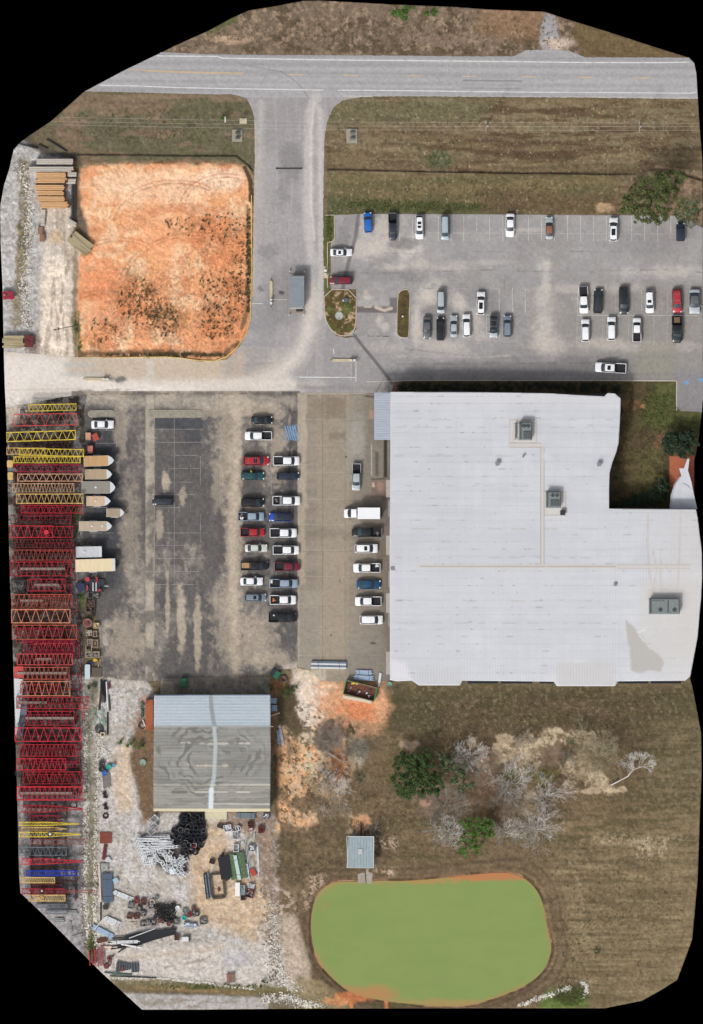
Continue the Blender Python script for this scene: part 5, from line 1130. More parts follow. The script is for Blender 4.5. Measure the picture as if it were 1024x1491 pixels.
CONC = mat('barrier_concrete', C(196,184,156), .85, var=.15, scale=2); CONG = mat('kerb_grey', C(168,162,148), .85, var=.18, scale=1.5, dirt=C(140,132,116), dirt_amt=.7)
def gate(cx, cy, rz, label, arm, off=1):
    t = thing('gate_island', label, 'barrier', P(cx,cy,0), R(rz))
    MB().box(0,0,.15,5.2,.62,.3,bev=.2).build('kerb', CONC, t); MB().box(-2.3,0,.6,.5,.45,.9,bev=.05).build('control_box', WHT, t); MB().box(-1.55,0,.75,.4,.4,.9,bev=.05).build('gate_motor', WHT, t)
    MB().cyl(2.9,0,0,.9,.09,8).cyl(-3.1,0,0,.9,.09,8).build('guard_post', TRIM, t)
    MB().tube((-1.55,0,1.0),(-1.55,arm*off,1.0),.05,6).build('gate_arm', mat('gate_arm_white',C(206,204,200),.5), t)
gate(395,426,90,'cream gate island with a raised white arm left of the guard house',-3.6)
gate(501,524.5,180,'long gate island with a barrier arm below the planted median',4.4)
gate(141,552,180,'worn gate island on the dusty road to the lattice boom yard',-1.2)
# old concrete medians
def capsule(cx, cy, L_, w_, z0, z1, n=8):
    pts = []
    for s_, a0 in ((1,-90),(-1,90)):
        for k in range(n+1):
            a = R(a0+180*k/n); pts.append((cx+s_*(L_/2-w_/2)+w_/2*math.cos(a), cy+w_/2*math.sin(a)))
    return pts
for (cx,cy,L_,w_,l) in ((148,602.5,40,10.5,'cracked concrete median above the white sedan in the boom yard corner'),(254,602.3,83,11.5,'long round ended concrete median at the top of the storage lot')):
    t = thing('concrete_median', l, 'kerb island', P(cx,cy,0)); MB().quad_box(capsule(0,0,L_*S,w_*S,0,0),0,.15).build('kerb', CONG, t); MB().quad_box(capsule(0,0,L_*S-.3,w_*S-.3,0,0),.15,.155).build('top', mat('median_top',C(150,146,132),.9,var=.25,scale=1.6), t)
# planted islands with kerbs in the front lot
KERB = mat('light_kerb', C(206,192,174), .85, var=.12, scale=2)
def island(pts, label, cols, name='planted_island'):
    t = thing(name, label, 'kerb island', (0,0,0))
    w_ = wpts(pts)[::-1]
    cx = sum(p[0] for p in w_)/len(w_); cy = sum(p[1] for p in w_)/len(w_)
    k = MB()
    n = len(w_)
    for i in range(n):
        a, b = Vector((*w_[i],0)), Vector((*w_[(i+1)%n],0)); ia = a + (Vector((cx,cy,0))-a).normalized()*.18; ib = b + (Vector((cx,cy,0))-b).normalized()*.18
        k.quad_box([(a.x,a.y),(b.x,b.y),(ib.x,ib.y),(ia.x,ia.y)],0,.14)
    k.build('kerb', KERB, t)
    im = Img(cols[0]); 
    xs=[p[0] for p in pts]; ys=[p[1] for p in pts]; big_=[(min(xs),min(ys)),(max(xs),min(ys)),(max(xs),max(ys)),(min(xs),max(ys))]
    for c_,th,ns_,sd in cols[1:]: im.fleck(big_, c_, th, .05, ns_, sd, a=.85, gain=.7)
    s = sheet('planting', im, [(p[0]+(512+cx/S-p[0])*.012, p[1]+(745.5-cy/S-p[1])*.012) for p in pts], G_MAT, z=.11); s.parent = t
    return t
island(smooth_poly([(472,421),(519,421),(519.5,470),(516,482),(506,490),(492,489),(480,479),(472,462)],1), 'rounded planted island with sandy patches below the dark red car', [(86,74,46),(204,176,140),(0)][:1]+[((206,180,146),.55,6,401),((84,104,46),.58,10,402),((110,92,60),.55,4,403)])
island(smooth_poly([(579,428),(585,421.5),(596,420.5),(597,440),(595.5,492),(590,493),(580,491),(577.5,484)],1), 'narrow planted island with brown grass in the front lot', [(92,78,52),((108,98,58),.55,7,404),((70,56,40),.6,5,405)])
t = MB().path([P(473,313,.1),P(487,313,.1),P(487.5,346,.1),P(485,351,.1),P(477,353,.1),P(477,419,.1)],.09,6)
tag(t.build('strip_kerb', KERB),'thin pale kerb along the grass strip left of the white sedan','kerb')
for cx,cy,r_,c_,l in ((494,459.5,6,(176,180,172),'large round pale tank lid in the rounded planted island'),(208,1110,5,(140,160,146),'round green tank lid left of the warehouse'),(567.5,996,3.6,(120,160,148),'small round green lid at the corner of the white building')):
    t = thing('tank_lid', l, 'tank lid', P(cx,cy,.1)); MB().cyl(0,0,0,.14,r_*S,24).build('lid', mat('lid_%d'%cx, C(*c_), .7, var=.15, scale=3), t); MB().torus((0,0,.14),r_*S*.9,.04,24,5).build('rim', mat('lid_rim_%d'%cx, tuple(v*.7 for v in C(*c_)), .7), t); MB().box(0,-r_*S*.6,.16,.3,.2,.06).build('handle', TRIM, t)
t = thing('hydrant_box','small blue grey valve box with a white cap in the rounded planted island','valve box',P(504,437,.1)); MB().cyl(0,0,0,.25,.5,14).build('base', mat('valve_blue',C(92,96,120),.6,var=.2), t); MB().box(-.6,-.1,.15,.3,.4,.3,bev=.05).build('cap', WHT, t)
t = thing('lamp_base','small pale lamp base on the narrow planted island','lamp post',P(586.5,460.5,.1)); MB().cyl(0,0,0,.5,.28,12,.2).build('footing', CONC, t); MB().cyl(0,0,.5,2.2,.05,8).build('post', TRIM, t); MB().cyl(0,0,2.2,2.4,.16,10).build('lamp_head', WHT, t)
t = thing('mailbox_cluster','white mailbox cluster on the thin grass strip between driveway and front lot','mailbox',P(474,396.5,0)); MB().box(0,.35,.5,.55,.55,1.0,bev=.05).build('mailbox', WHT, t); MB().box(0,-.45,.5,.6,.6,1.0,bev=.05).build('mailbox', mat('mailbox_grey',C(200,198,190),.5), t); MB().box(0,0,.04,1.3,2.6,.08).build('pad', CONC, t)
# utility pads and poles
for cx,cy,w_,h_,l in ((345.5,197.5,15,18,'concrete pad with two green transformer boxes left of the driveway'),(512.5,198,16,21,'concrete pad with two grey cabinets right of the driveway')):
    t = thing('utility_pad', l, 'utility pad', P(cx,cy,0)); MB().box(0,0,.06,w_*S,h_*S,.24,bev=.05).build('slab', mat('pad_concrete',C(156,152,138),.85,var=.12,scale=2), t)
    for s_ in (1,-1): MB().box(.1,s_*h_*S*.2,.55,w_*S*.42,h_*S*.16,.8,bev=.05).build('cabinet', mat('cabinet_%d'%cx,C(82,88,84) if cx<400 else C(112,112,108),.5,var=.2,scale=4), t)
t = thing('meter_box','small white meter box in a weed patch beside the driveway mouth','meter box',P(328,174,0)); MB().cyl(0,0,0,1.6,.08,8).build('post', mat('pole_grey',C(150,148,144),.8), t); MB().box(0,.0,1.5,.25,1.2,.3).build('box', WHT, t)
t = thing('road_sign','small road sign at the driveway mouth','sign',P(353,175,0)); MB().cyl(0,0,0,2.1,.05,8).build('post', mat('pole_grey',C(150,148,144),.8), t); MB().box(0,0,2.0,1.3,.12,.9).build('sign_panel', mat('sign_back',C(160,160,158),.5), t); MB().box(.2,-.2,.05,1.6,1.2,.1).build('footing', CONC, t)
POLE = mat('weathered_pole', C(132,122,110), .85, var=.2, scale=3); INSU = mat('insulator_grey', C(206,206,206), .4)
def upole(bx, by, label, h=10.5, hd=0):
    t = thing('utility_pole', label, 'utility pole', P(bx,by,0), R(hd)); MB().cyl(0,0,-.2,h,.17,10,.11).build('pole', POLE, t)
    ca = MB().box(0,0,h-.5,.14,2.4,.16).build('crossarm', mat('crossarm_wood',C(176,170,160),.7,var=.2), t)
    for k in (-1.05,0,1.05): MB().cyl(0,k,h-.42,h-.1,.07,8).build('insulator', INSU, ca)
    MB().cyl(.32,0,h-2.4,h-1.5,.24,12).build('transformer', mat('transformer_grey',C(190,192,194),.4), t)
upole(708,183.5,'utility pole standing in the verge near the middle of the photo'); upole(931,184.5,'utility pole standing in the verge at the right'); 
t = thing('leaning_pole','dark leaning lamp pole across the dirt track by the orange pad','lamp post',P(113,473.5,0)); MB().tube((0,0,-.1),(-4.6,-.9,4.2),.09,8,.06).build('pole', TRIM, t); MB().box(-4.9,-1.0,4.3,.6,.3,.14,bev=.04).build('lamp_head', TRIM, t); MB().box(-4.1,-.75,4.0,.3,.6,.1).build('arm', TRIM, t)
WIRE = mat('aluminium_wire', C(206,202,194), .5, .3)
for k,(y0,y1,y2) in enumerate(((170.5,177.5,179.5),(176.5,183.5,184.5),(181.5,189,190))):
    mb = MB(); pts = []
    x0_ = (86,79,72)[k]
    for i in range(61):
        xx = x0_+ (1019-x0_)*i/60
        yy = y0+(y1-y0)*min(1,max(0,(xx-62)/420)) if xx < 482 else y1+(y2-y1)*(xx-482)/537
        sg = ((xx-487)%223)/223; pts.append(P(xx,yy,10.1-1.2*4*sg*(1-sg)))
    mb.path(pts,.022,4); tag(mb.build('power_line', WIRE), ['pale overhead wire nearest the highway','middle one of the three pale overhead wires','pale overhead wire farthest from the highway'][k],'wire','overhead wires')
t = thing('speed_bump','thin black speed bump across the driveway','speed bump',P(421,245.3,0)); MB().box(0,0,.06,38*S,.26,.12,bev=.1).build('hump', TRIM, t); MB().box(-18*S,0,.1,.3,.35,.14).box(18*S,0,.1,.3,.35,.14).build('end_cap', TRIM, t)
# fences
FEN = mat('fence_mesh_dark', C(62,56,44), .8, var=.3, scale=2); 
def fence(pts, label, h=.42, sp=28, th=.05):
    t = thing('silt_fence', label, 'fence', (0,0,0)); m_ = MB(); ps = MB()
    for a,b in zip(pts[:-1],pts[1:]):
        p,q = P(*a),P(*b); d = q-p; m_.box((p.x+q.x)/2,(p.y+q.y)/2,h/2-.05,d.length,th,h,math.atan2(d.y,d.x))
        n = max(1,int(math.hypot(b[0]-a[0],b[1]-a[1])/sp))
        for i in range(n): 
            r_ = p+d*(i/n); MB().cyl(r_.x,r_.y,-.1,h+.3,.09,6).build('post', TRIM, t)
    m_.build('fabric', FEN, t)
fence([(112,226.5),(200,227.5),(343,228.5),(362,243),(368,250)],'dark fence along the top of the orange clay pad')
fence([(476,248),(560,250),(700,252.5),(800,254),(925,256)],'dark fence crossing the mown verge left of the big oak')
fence([(960,252),(985,254),(1006,259),(1022,264)],'dark fence continuing right of the big oak')
YR = mat('yellow_silt_tube', C(222,196,116), .8, var=.15, scale=2)
t = MB().path([P(a,b,.16) for a,b in smooth_poly([(366.5,284),(366.8,360),(366,430),(365,462),(359,486),(346,505),(330,519),(312,525.5),(290,525),(262,521),(240,519.5),(200,520),(168,520.5)],0)],.10,6)
tag(t.build('silt_tube', YR),'yellow silt tube curving round the right and lower edge of the orange pad','erosion tube')
tag(MB().path([P(168,520.8,.1),P(140,519.5,.1),P(112,520,.1)],.05,5).path([P(112.5,448,.3),P(112.5,520,.3)],.05,5).build('boundary_rope', YR),'thin yellow rope at the lower left corner of the orange pad','rope')
# ---------------------------------------------------------------- lattice boom sections
def steel(name, rgb, rust=.7):
    return mat('boom_paint_' + name, C(*rgb), .55, var=.18, scale=1.5, dirt=tuple(v*.55 for v in C(*rgb)), dirt_amt=rust)
BC = dict(yellow=steel('yellow',(226,200,72)), salmon=steel('salmon',(206,78,78)), gold=steel('gold',(216,180,112)), peach=steel('peach',(212,160,128)), tan=steel('tan',(196,158,124)), crim=steel('crimson',(160,24,60)), purple=steel('purple',(116,26,66)),
          red=steel('red',(174,36,50)), bright=steel('bright_red',(204,44,62)), maroon=steel('maroon',(104,38,42)), brick=steel('brick_red',(152,72,62)), orange=steel('orange',(182,88,68)), lorange=steel('light_orange',(214,138,106)), grey=steel('grey',(112,120,130)), blue=steel('blue',(34,64,176)), black=steel('black',(52,60,66)), dull=steel('dull_brown',(110,66,60)), beige=steel('beige',(222,188,124)))
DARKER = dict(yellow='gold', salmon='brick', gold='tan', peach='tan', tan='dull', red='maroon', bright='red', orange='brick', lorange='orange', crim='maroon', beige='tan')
CATW = mat('catwalk_mesh', C(142,140,132), .8, var=.2, scale=3)
def boom(x0, x1, yt, yb, colr, label, z=2.3, bays=None, catwalk=None, taper=None, tilt=0.0, r=.10, second=None, group='lattice boom sections in the left yard', name='boom_section', h=None, dense=1.0, rl=.06):
    cx, cy = (x0+x1)/2, (yt+yb)/2
    t = thing(name, label, 'boom section', P(cx,cy,z), R(tilt), group)
    L, w_ = (x1-x0)*S, (yb-yt)*S
    h = h or max(.7, min(1.7, w_*.8))
    def hw(x): 
        if taper is None: return w_/2, h/2
        u = (x+L/2)/L
        f = 1.0 if u < taper else 1-(u-taper)/(1-taper)*.8
        return w_/2*f, h/2*f
    n = bays or max(3, int(L/ (w_*1.05+.25) * dense * 1.45))
    xs = [-L/2+L*i/n for i in range(n+1)]
    for sy in (1,-1):
        for sz in (1,-1):
            c_ = MB(); last = None
            for x_ in ([-L/2, -L/2+L*(taper or .5), L/2]):
                a,b = hw(x_); p = (x_, sy*(a-r), sz*b)
                if last: c_.tube(last,p,r,5)
                last = p
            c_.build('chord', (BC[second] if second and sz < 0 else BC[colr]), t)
    lc = MB(); ld = MB()
    for i in range(n):
        xa, xb = xs[i], xs[i+1]; xm = (xa+xb)/2
        for sz in (1,-1):
            if sz > 0 and catwalk == 'over': pass
            a0,b0 = hw(xa); am,bm = hw(xm); a1,b1 = hw(xb)
            s_ = 1 if sz > 0 else -1
            (lc if sz > 0 else ld).tube((xa,-a0,sz*b0),(xm,am,sz*bm),rl,4); (lc if sz > 0 else ld).tube((xm,am,sz*bm),(xb,-a1,sz*b1),rl,4)
        for sy in (1,-1):
            a0,b0 = hw(xa); am,bm = hw(xm); a1,b1 = hw(xb)
            ld.tube((xa,sy*a0*.96,-b0),(xm,sy*am*.96,bm),rl*.9,4); ld.tube((xm,sy*am*.96,bm),(xb,sy*a1*.96,-b1),rl*.9,4)
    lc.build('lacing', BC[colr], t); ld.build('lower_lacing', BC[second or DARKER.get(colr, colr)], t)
    for x_ in (-L/2,L/2):
        a,b = hw(x_); e = MB()
        e.tube((x_,-a,b),(x_,a,b),rl*1.3,4).tube((x_,-a,-b),(x_,a,-b),rl*1.3,4).tube((x_,-a,-b),(x_,-a,b),rl*1.2,4).tube((x_,a,-b),(x_,a,b),rl*1.2,4)
        e.build('end_frame', BC[colr], t)
    if catwalk:
        a_,b_ = catwalk; cw_ = MB().box((a_+b_)/2*S-cx*S,0,-h*.2,(b_-a_)*S,3.6*S,.06); cw_.build('catwalk', CATW, t)
    return t
B = boom
# upper layer, from the road down
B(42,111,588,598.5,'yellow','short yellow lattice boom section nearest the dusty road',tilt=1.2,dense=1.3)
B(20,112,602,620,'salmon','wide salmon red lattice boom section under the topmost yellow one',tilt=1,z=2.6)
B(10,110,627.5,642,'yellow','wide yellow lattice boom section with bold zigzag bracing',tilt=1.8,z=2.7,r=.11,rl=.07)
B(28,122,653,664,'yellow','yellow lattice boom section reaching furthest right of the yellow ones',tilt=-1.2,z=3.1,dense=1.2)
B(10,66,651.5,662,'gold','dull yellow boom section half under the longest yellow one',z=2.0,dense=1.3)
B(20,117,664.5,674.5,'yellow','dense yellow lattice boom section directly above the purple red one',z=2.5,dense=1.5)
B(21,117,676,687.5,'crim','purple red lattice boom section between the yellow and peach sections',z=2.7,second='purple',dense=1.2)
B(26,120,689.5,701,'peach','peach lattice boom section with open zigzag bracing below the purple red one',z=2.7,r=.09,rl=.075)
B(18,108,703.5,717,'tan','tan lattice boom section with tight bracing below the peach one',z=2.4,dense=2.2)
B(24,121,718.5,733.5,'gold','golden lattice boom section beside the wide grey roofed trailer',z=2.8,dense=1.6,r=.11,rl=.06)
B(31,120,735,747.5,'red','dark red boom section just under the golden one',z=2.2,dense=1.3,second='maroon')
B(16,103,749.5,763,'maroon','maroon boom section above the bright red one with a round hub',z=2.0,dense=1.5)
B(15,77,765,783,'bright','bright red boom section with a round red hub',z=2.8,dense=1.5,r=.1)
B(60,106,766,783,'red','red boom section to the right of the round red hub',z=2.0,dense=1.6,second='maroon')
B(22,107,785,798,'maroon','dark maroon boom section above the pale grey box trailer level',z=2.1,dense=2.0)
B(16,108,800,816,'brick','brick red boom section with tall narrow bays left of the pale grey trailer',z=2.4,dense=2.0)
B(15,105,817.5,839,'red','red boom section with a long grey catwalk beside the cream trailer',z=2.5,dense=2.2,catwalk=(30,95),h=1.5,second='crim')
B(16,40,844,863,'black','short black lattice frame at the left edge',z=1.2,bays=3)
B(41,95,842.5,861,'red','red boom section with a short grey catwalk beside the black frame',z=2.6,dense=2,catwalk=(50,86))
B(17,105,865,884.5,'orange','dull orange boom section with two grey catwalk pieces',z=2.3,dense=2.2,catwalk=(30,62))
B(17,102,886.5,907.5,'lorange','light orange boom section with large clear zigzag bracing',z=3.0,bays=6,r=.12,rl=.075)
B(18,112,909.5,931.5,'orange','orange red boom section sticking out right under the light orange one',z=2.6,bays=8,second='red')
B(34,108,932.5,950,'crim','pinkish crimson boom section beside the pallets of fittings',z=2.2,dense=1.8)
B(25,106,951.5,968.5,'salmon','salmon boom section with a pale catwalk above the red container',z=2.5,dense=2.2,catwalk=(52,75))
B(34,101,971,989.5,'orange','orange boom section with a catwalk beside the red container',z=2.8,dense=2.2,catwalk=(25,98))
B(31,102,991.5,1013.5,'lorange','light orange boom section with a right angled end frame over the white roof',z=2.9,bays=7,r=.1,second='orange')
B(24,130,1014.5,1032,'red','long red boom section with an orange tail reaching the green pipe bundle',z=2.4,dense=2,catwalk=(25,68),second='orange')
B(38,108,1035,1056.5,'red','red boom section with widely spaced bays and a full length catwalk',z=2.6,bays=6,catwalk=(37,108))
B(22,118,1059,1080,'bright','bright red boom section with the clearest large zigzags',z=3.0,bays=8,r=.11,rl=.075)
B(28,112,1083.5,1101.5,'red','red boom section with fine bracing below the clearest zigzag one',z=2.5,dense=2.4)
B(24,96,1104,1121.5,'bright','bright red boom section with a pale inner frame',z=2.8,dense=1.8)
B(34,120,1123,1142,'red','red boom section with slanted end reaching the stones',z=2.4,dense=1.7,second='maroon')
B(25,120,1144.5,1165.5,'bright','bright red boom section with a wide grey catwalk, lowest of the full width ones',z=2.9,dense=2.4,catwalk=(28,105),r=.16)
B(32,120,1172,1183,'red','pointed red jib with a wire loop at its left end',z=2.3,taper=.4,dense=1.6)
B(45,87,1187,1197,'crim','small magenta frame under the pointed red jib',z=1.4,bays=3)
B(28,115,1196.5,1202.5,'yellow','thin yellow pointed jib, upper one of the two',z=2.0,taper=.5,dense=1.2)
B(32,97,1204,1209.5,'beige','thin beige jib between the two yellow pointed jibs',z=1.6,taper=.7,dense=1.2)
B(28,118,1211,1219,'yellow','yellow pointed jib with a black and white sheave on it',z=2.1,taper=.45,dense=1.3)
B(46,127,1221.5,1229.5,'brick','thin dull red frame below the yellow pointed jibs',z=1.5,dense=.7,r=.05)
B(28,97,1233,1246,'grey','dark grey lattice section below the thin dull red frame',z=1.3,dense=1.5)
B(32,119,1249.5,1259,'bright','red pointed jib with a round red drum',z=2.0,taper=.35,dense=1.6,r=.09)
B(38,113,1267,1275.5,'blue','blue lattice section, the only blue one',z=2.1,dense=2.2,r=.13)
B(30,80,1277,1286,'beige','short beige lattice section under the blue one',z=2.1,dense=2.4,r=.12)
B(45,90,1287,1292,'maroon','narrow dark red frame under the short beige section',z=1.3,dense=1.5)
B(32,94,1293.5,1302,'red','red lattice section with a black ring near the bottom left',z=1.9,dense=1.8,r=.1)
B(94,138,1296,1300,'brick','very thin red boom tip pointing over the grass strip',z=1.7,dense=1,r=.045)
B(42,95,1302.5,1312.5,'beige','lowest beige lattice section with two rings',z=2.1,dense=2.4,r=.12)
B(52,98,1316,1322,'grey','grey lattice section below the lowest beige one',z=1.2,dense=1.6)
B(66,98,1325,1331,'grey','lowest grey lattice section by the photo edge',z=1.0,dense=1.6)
# lower layer seen between and beyond the upper one
gl = 'boom sections of the lower layer'
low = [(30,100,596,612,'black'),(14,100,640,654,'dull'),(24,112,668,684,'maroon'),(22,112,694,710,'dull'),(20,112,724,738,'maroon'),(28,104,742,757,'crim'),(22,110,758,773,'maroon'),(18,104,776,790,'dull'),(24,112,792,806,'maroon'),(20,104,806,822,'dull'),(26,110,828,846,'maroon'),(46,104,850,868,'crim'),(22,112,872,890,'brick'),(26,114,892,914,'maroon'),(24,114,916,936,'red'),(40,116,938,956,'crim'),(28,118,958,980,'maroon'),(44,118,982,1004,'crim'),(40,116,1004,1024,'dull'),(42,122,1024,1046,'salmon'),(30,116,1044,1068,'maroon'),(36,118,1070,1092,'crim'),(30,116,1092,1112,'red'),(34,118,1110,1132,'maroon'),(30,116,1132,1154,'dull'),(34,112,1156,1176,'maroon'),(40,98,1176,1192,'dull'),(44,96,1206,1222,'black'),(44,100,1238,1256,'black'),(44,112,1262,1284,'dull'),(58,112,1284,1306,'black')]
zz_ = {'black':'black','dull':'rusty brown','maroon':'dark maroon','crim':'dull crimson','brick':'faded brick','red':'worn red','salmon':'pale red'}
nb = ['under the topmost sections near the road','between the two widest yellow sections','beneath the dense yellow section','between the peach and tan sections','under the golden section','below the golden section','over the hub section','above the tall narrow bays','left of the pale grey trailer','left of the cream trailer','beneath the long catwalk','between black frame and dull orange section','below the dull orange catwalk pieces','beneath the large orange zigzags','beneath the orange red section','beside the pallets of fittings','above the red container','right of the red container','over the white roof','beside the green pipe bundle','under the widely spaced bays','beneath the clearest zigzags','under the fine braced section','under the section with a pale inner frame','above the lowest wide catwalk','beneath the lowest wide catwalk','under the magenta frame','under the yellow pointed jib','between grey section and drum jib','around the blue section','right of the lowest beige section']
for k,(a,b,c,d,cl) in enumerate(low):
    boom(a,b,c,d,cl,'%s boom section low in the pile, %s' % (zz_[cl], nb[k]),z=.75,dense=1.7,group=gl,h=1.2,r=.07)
for k,(a,b,c,d,cl,l) in enumerate(((36,90,738,752,'crim','over the dark red section under the golden one'),(50,104,790,803,'red','crossing the dark maroon section above the pale trailer level'),(24,80,822,834,'maroon','inside the catwalk section beside the cream trailer'),(44,100,868,880,'brick','inside the dull orange catwalk section'),(26,90,914,926,'crim','inside the orange red section'),(50,108,936,947,'salmon','on the pinkish crimson section'),(30,86,996,1009,'red','inside the section over the white roof'),(40,100,1040,1052,'crim','inside the widely spaced bays'),(34,96,1088,1098,'maroon','inside the fine braced section'),(50,112,1108,1118,'crim','inside the pale framed section'),(40,110,1127,1138,'red','inside the slanted end section'),(30,100,1148,1160,'maroon','inside the lowest wide catwalk section'))):
    boom(a,b,c,d,cl,'narrow boom section %s' % l,z=1.7,dense=1.5,group='narrow boom sections inside the pile',h=.8,r=.08)
t = thing('hub_drum','round bright red hub on the bright red boom section','drum',P(67.5,775,3.9)); MB().cyl(0,0,-.2,.3,.5,16).build('drum', BC['bright'], t); m_ = MB()
for k in range(8): m_.tube((0,0,.1),(1.2*math.cos(k*.785),1.2*math.sin(k*.785),.1),.05,4)
m_.build('spoke', BC['bright'], t)
for cx,cy,r_,cl,l in ((43,1254,4.2,'bright','round red drum on the red pointed jib'),(73,1214.5,4,'black','black and white sheave on the yellow jib'),(61,1297.5,3,'black','black ring on the lowest red lattice section'),(42,1181,6,'maroon','dark wire loop at the left end of the pointed red jib'),(56,1309,3.4,'gold','left ring on the lowest beige section'),(61,1308,3.4,'gold','right ring on the lowest beige section')):
    t = thing('sheave', l, 'sheave', P(cx,cy,3.0)); MB().torus((0,0,0),r_*S*.85,.09,18,5).build('rim', BC[cl], t)
    if r_ < 5: MB().cyl(0,0,-.08,.08,r_*S*.4,12).build('hub', WHT if cl=='black' else BC[cl], t)
# red container, white shed roof, yellow winch, red machine
t = thing('red_container','short red container at the left edge between catwalk sections','container',P(27,978.5,0)); MB().box(0,0,1.1,13*S,17*S,2.2).build('body', BC['salmon'], t); c2=MB()
for k in range(6): c2.box(0,-7*S+k*2.8*S,2.22,12.6*S,.06,.03)
c2.build('roof_rib', BC['brick'], t)
t = thing('white_shed','long white shed roof partly under the red boom sections','shed',(0,0,0))
MB().quad_box(wpts([(20.5,987.5),(34,989),(33,1010),(30,1034),(26,1062),(23,1071)])[::-1],1.0,1.25).build('roof', mat('shed_white',C(206,216,222),.5,var=.08), t); MB().quad_box(wpts([(34.1,992),(41,992),(41,1010),(40,1035),(33,1071),(23.5,1071),(30.1,1034),(33.1,1010)])[::-1],.3,.9).build('side_roof', mat('shed_slate',C(104,116,132),.6,var=.12), t)
t = thing('winch','yellow and grey winch at the left edge beside the purple red boom','winch',P(16,682,0)); MB().box(-.2,1.0,.8,1.3,1.6,1.2,bev=.2).box(-.1,-1.7,.8,1.2,1.7,1.2,bev=.2).build('drum_housing', BC['gold'], t); MB().tube((0,-2.4,.8),(0,1.6,.8),.35,10).box(.6,-.3,.6,1.8,.9,.9).build('frame', BC['grey'], t)
t = thing('red_machine','red machine part on the gravel at the far left','machine part',P(11,430,0)); MB().box(0,.6,.7,2.4,.5,.6,.1).box(.3,-.5,.7,2.5,.7,.5,.1).box(.9,0,.9,.6,1.9,.4).build('frame', BC['crim'], t); MB().torus((-.7,.1,1.0),.4,.1).build('wheel', BC['maroon'], t); MB().tube((-1.2,.0,.9),(1.2,.2,.9),.08).build('rod', BC['salmon'], t)
tag(MB().box(0,0,.5,2.0,2.6,1.0,bev=.1).box(-.4,-.3,1.1,.9,1.0,.3,bev=.1).build('rusty_block', BC['maroon'], loc=P(42,497,0)),'dark rusty block beside the lower timber mats at the far left','scrap')
t = thing('red_beam_stack','stack of short red beams near the lower left photo edge','beam stack',P(141,1391,0), R(4))
for k in range(6): MB().box(-1.6+.6*k,-.6+.25*(k%3),.35+.04*k,.2,4.6-.3*(5-k),.3).build('beam', BC['crim'] if k%2 else BC['red'], t)
# ---------------------------------------------------------------- timber
TW = mat('fresh_timber', C(214,170,124), .8, var=.2, scale=1.5, stretch=(.3,4,1), dirt=C(168,124,86), dirt_amt=.7); TG = mat('grey_timber', C(196,188,178), .8, var=.18, scale=1.5, stretch=(.3,4,1), dirt=C(150,142,132), dirt_amt=.7); TO = mat('old_timber', C(176,164,130), .8, var=.2, scale=1.5, stretch=(.3,4,1), dirt=C(120,106,78), dirt_amt=.7); TE = mat('timber_end', C(110,62,44), .8, var=.3, scale=4)
rt_ = random.Random(5)
def matstack(cx, cy, Lp, Wp, m, label, n=3, rz=0, h=1.0, ends=True, grp='timber crane mats'):
    t = thing('timber_mat', label, 'timber mat', P(cx,cy,0), R(rz), grp)
    w_ = Wp*S/n
    for k in range(n):
        dx = rt_.uniform(-.25,.25); hh = h+rt_.uniform(-.03,.03)
        MB().box(dx,-Wp*S/2+w_*(k+.5),hh/2+.1,Lp*S,w_-.05,hh).build('timber', m, t)
    if ends:
        for s_ in (1,): MB().box(s_*(Lp*S/2+.15),0,h*.42,.55,Wp*S*.8,h*.7).build('end_beam', TE, t)
    return t
matstack(79,235.3,53,8.5,TG,'grey timber mat at the top of the stack, next to the grass',h=1.5,n=3); matstack(73,246.5,65,8,TG,'second grey timber mat with tyre marks, below the top one',h=1.4,n=3)
MK = mat('tyre_smear', C(120,120,120), .9)
matstack(105,254,13,7,TG,'small grey timber block upper right of the brown mats',h=.9,n=2,ends=False); matstack(105,264,13,8,TG,'small grey timber block lower right of the grey mats',h=.9,n=2,ends=False)
for k,(yy,x0,x1,wd,l) in enumerate(((255,52,95,8,'uppermost fresh brown timber mat'),(263,53,96,7.5,'second fresh brown timber mat from the top'),(273,52,94,8,'third fresh brown timber mat, longest of the middle ones'),(281,53,92,7,'fourth fresh brown timber mat, above a dark gap'),(289.5,56,95,7.5,'fifth fresh brown timber mat'),(298.5,58,99,10,'lowest fresh brown timber mat in the stack'))):
    matstack((x0+x1)/2,yy,x1-x0,wd,TW,l,n=3,h=1.6-.1*(k%2))
matstack(61.5,317,6,24,TG,'upright grey plank bundle below the brown mats',n=2,h=.8,ends=False); matstack(60.5,341,7,22,mat('rusty_beam',C(142,108,88),.8,var=.25,scale=2),'rusty beam bundle below the grey plank bundle',n=2,h=.8,ends=False)
matstack(106,325,14,7,TG,'small grey mat lying askew by the clay pad corner',n=2,rz=-32,h=.8,ends=False); matstack(117.5,354.5,34,20,TO,'large old mat lying diagonally at the clay pad corner',n=5,rz=-38,h=1.1,ends=False); matstack(20,497.5,30,18,TO,'old timber mat at the far left by the dusty road',n=5,h=1.2,ends=False)
tag(MB().box(0,0,.25,.4,9.2,.5).box(.6,-.3,.2,.25,8.6,.4).build('steel_rail', TRIM, loc=P(105.5,292,0)), 'pair of dark rails along the edge of the clay pad','rails')
for a_,b_,c_,d_,l in ((28,209,55,216.5,'black pipe lying across the gravel at the top left corner'),(56,211,70,217,'shorter black pipe by the grass at the top left corner'),(68,203,98,221,'long thin black pipe lying on the grass at the top left')):
    tag(MB().tube(P(a_,b_,.2),P(c_,d_,.2),.17,8).build('black_pipe', TRIM), l, 'pipe')
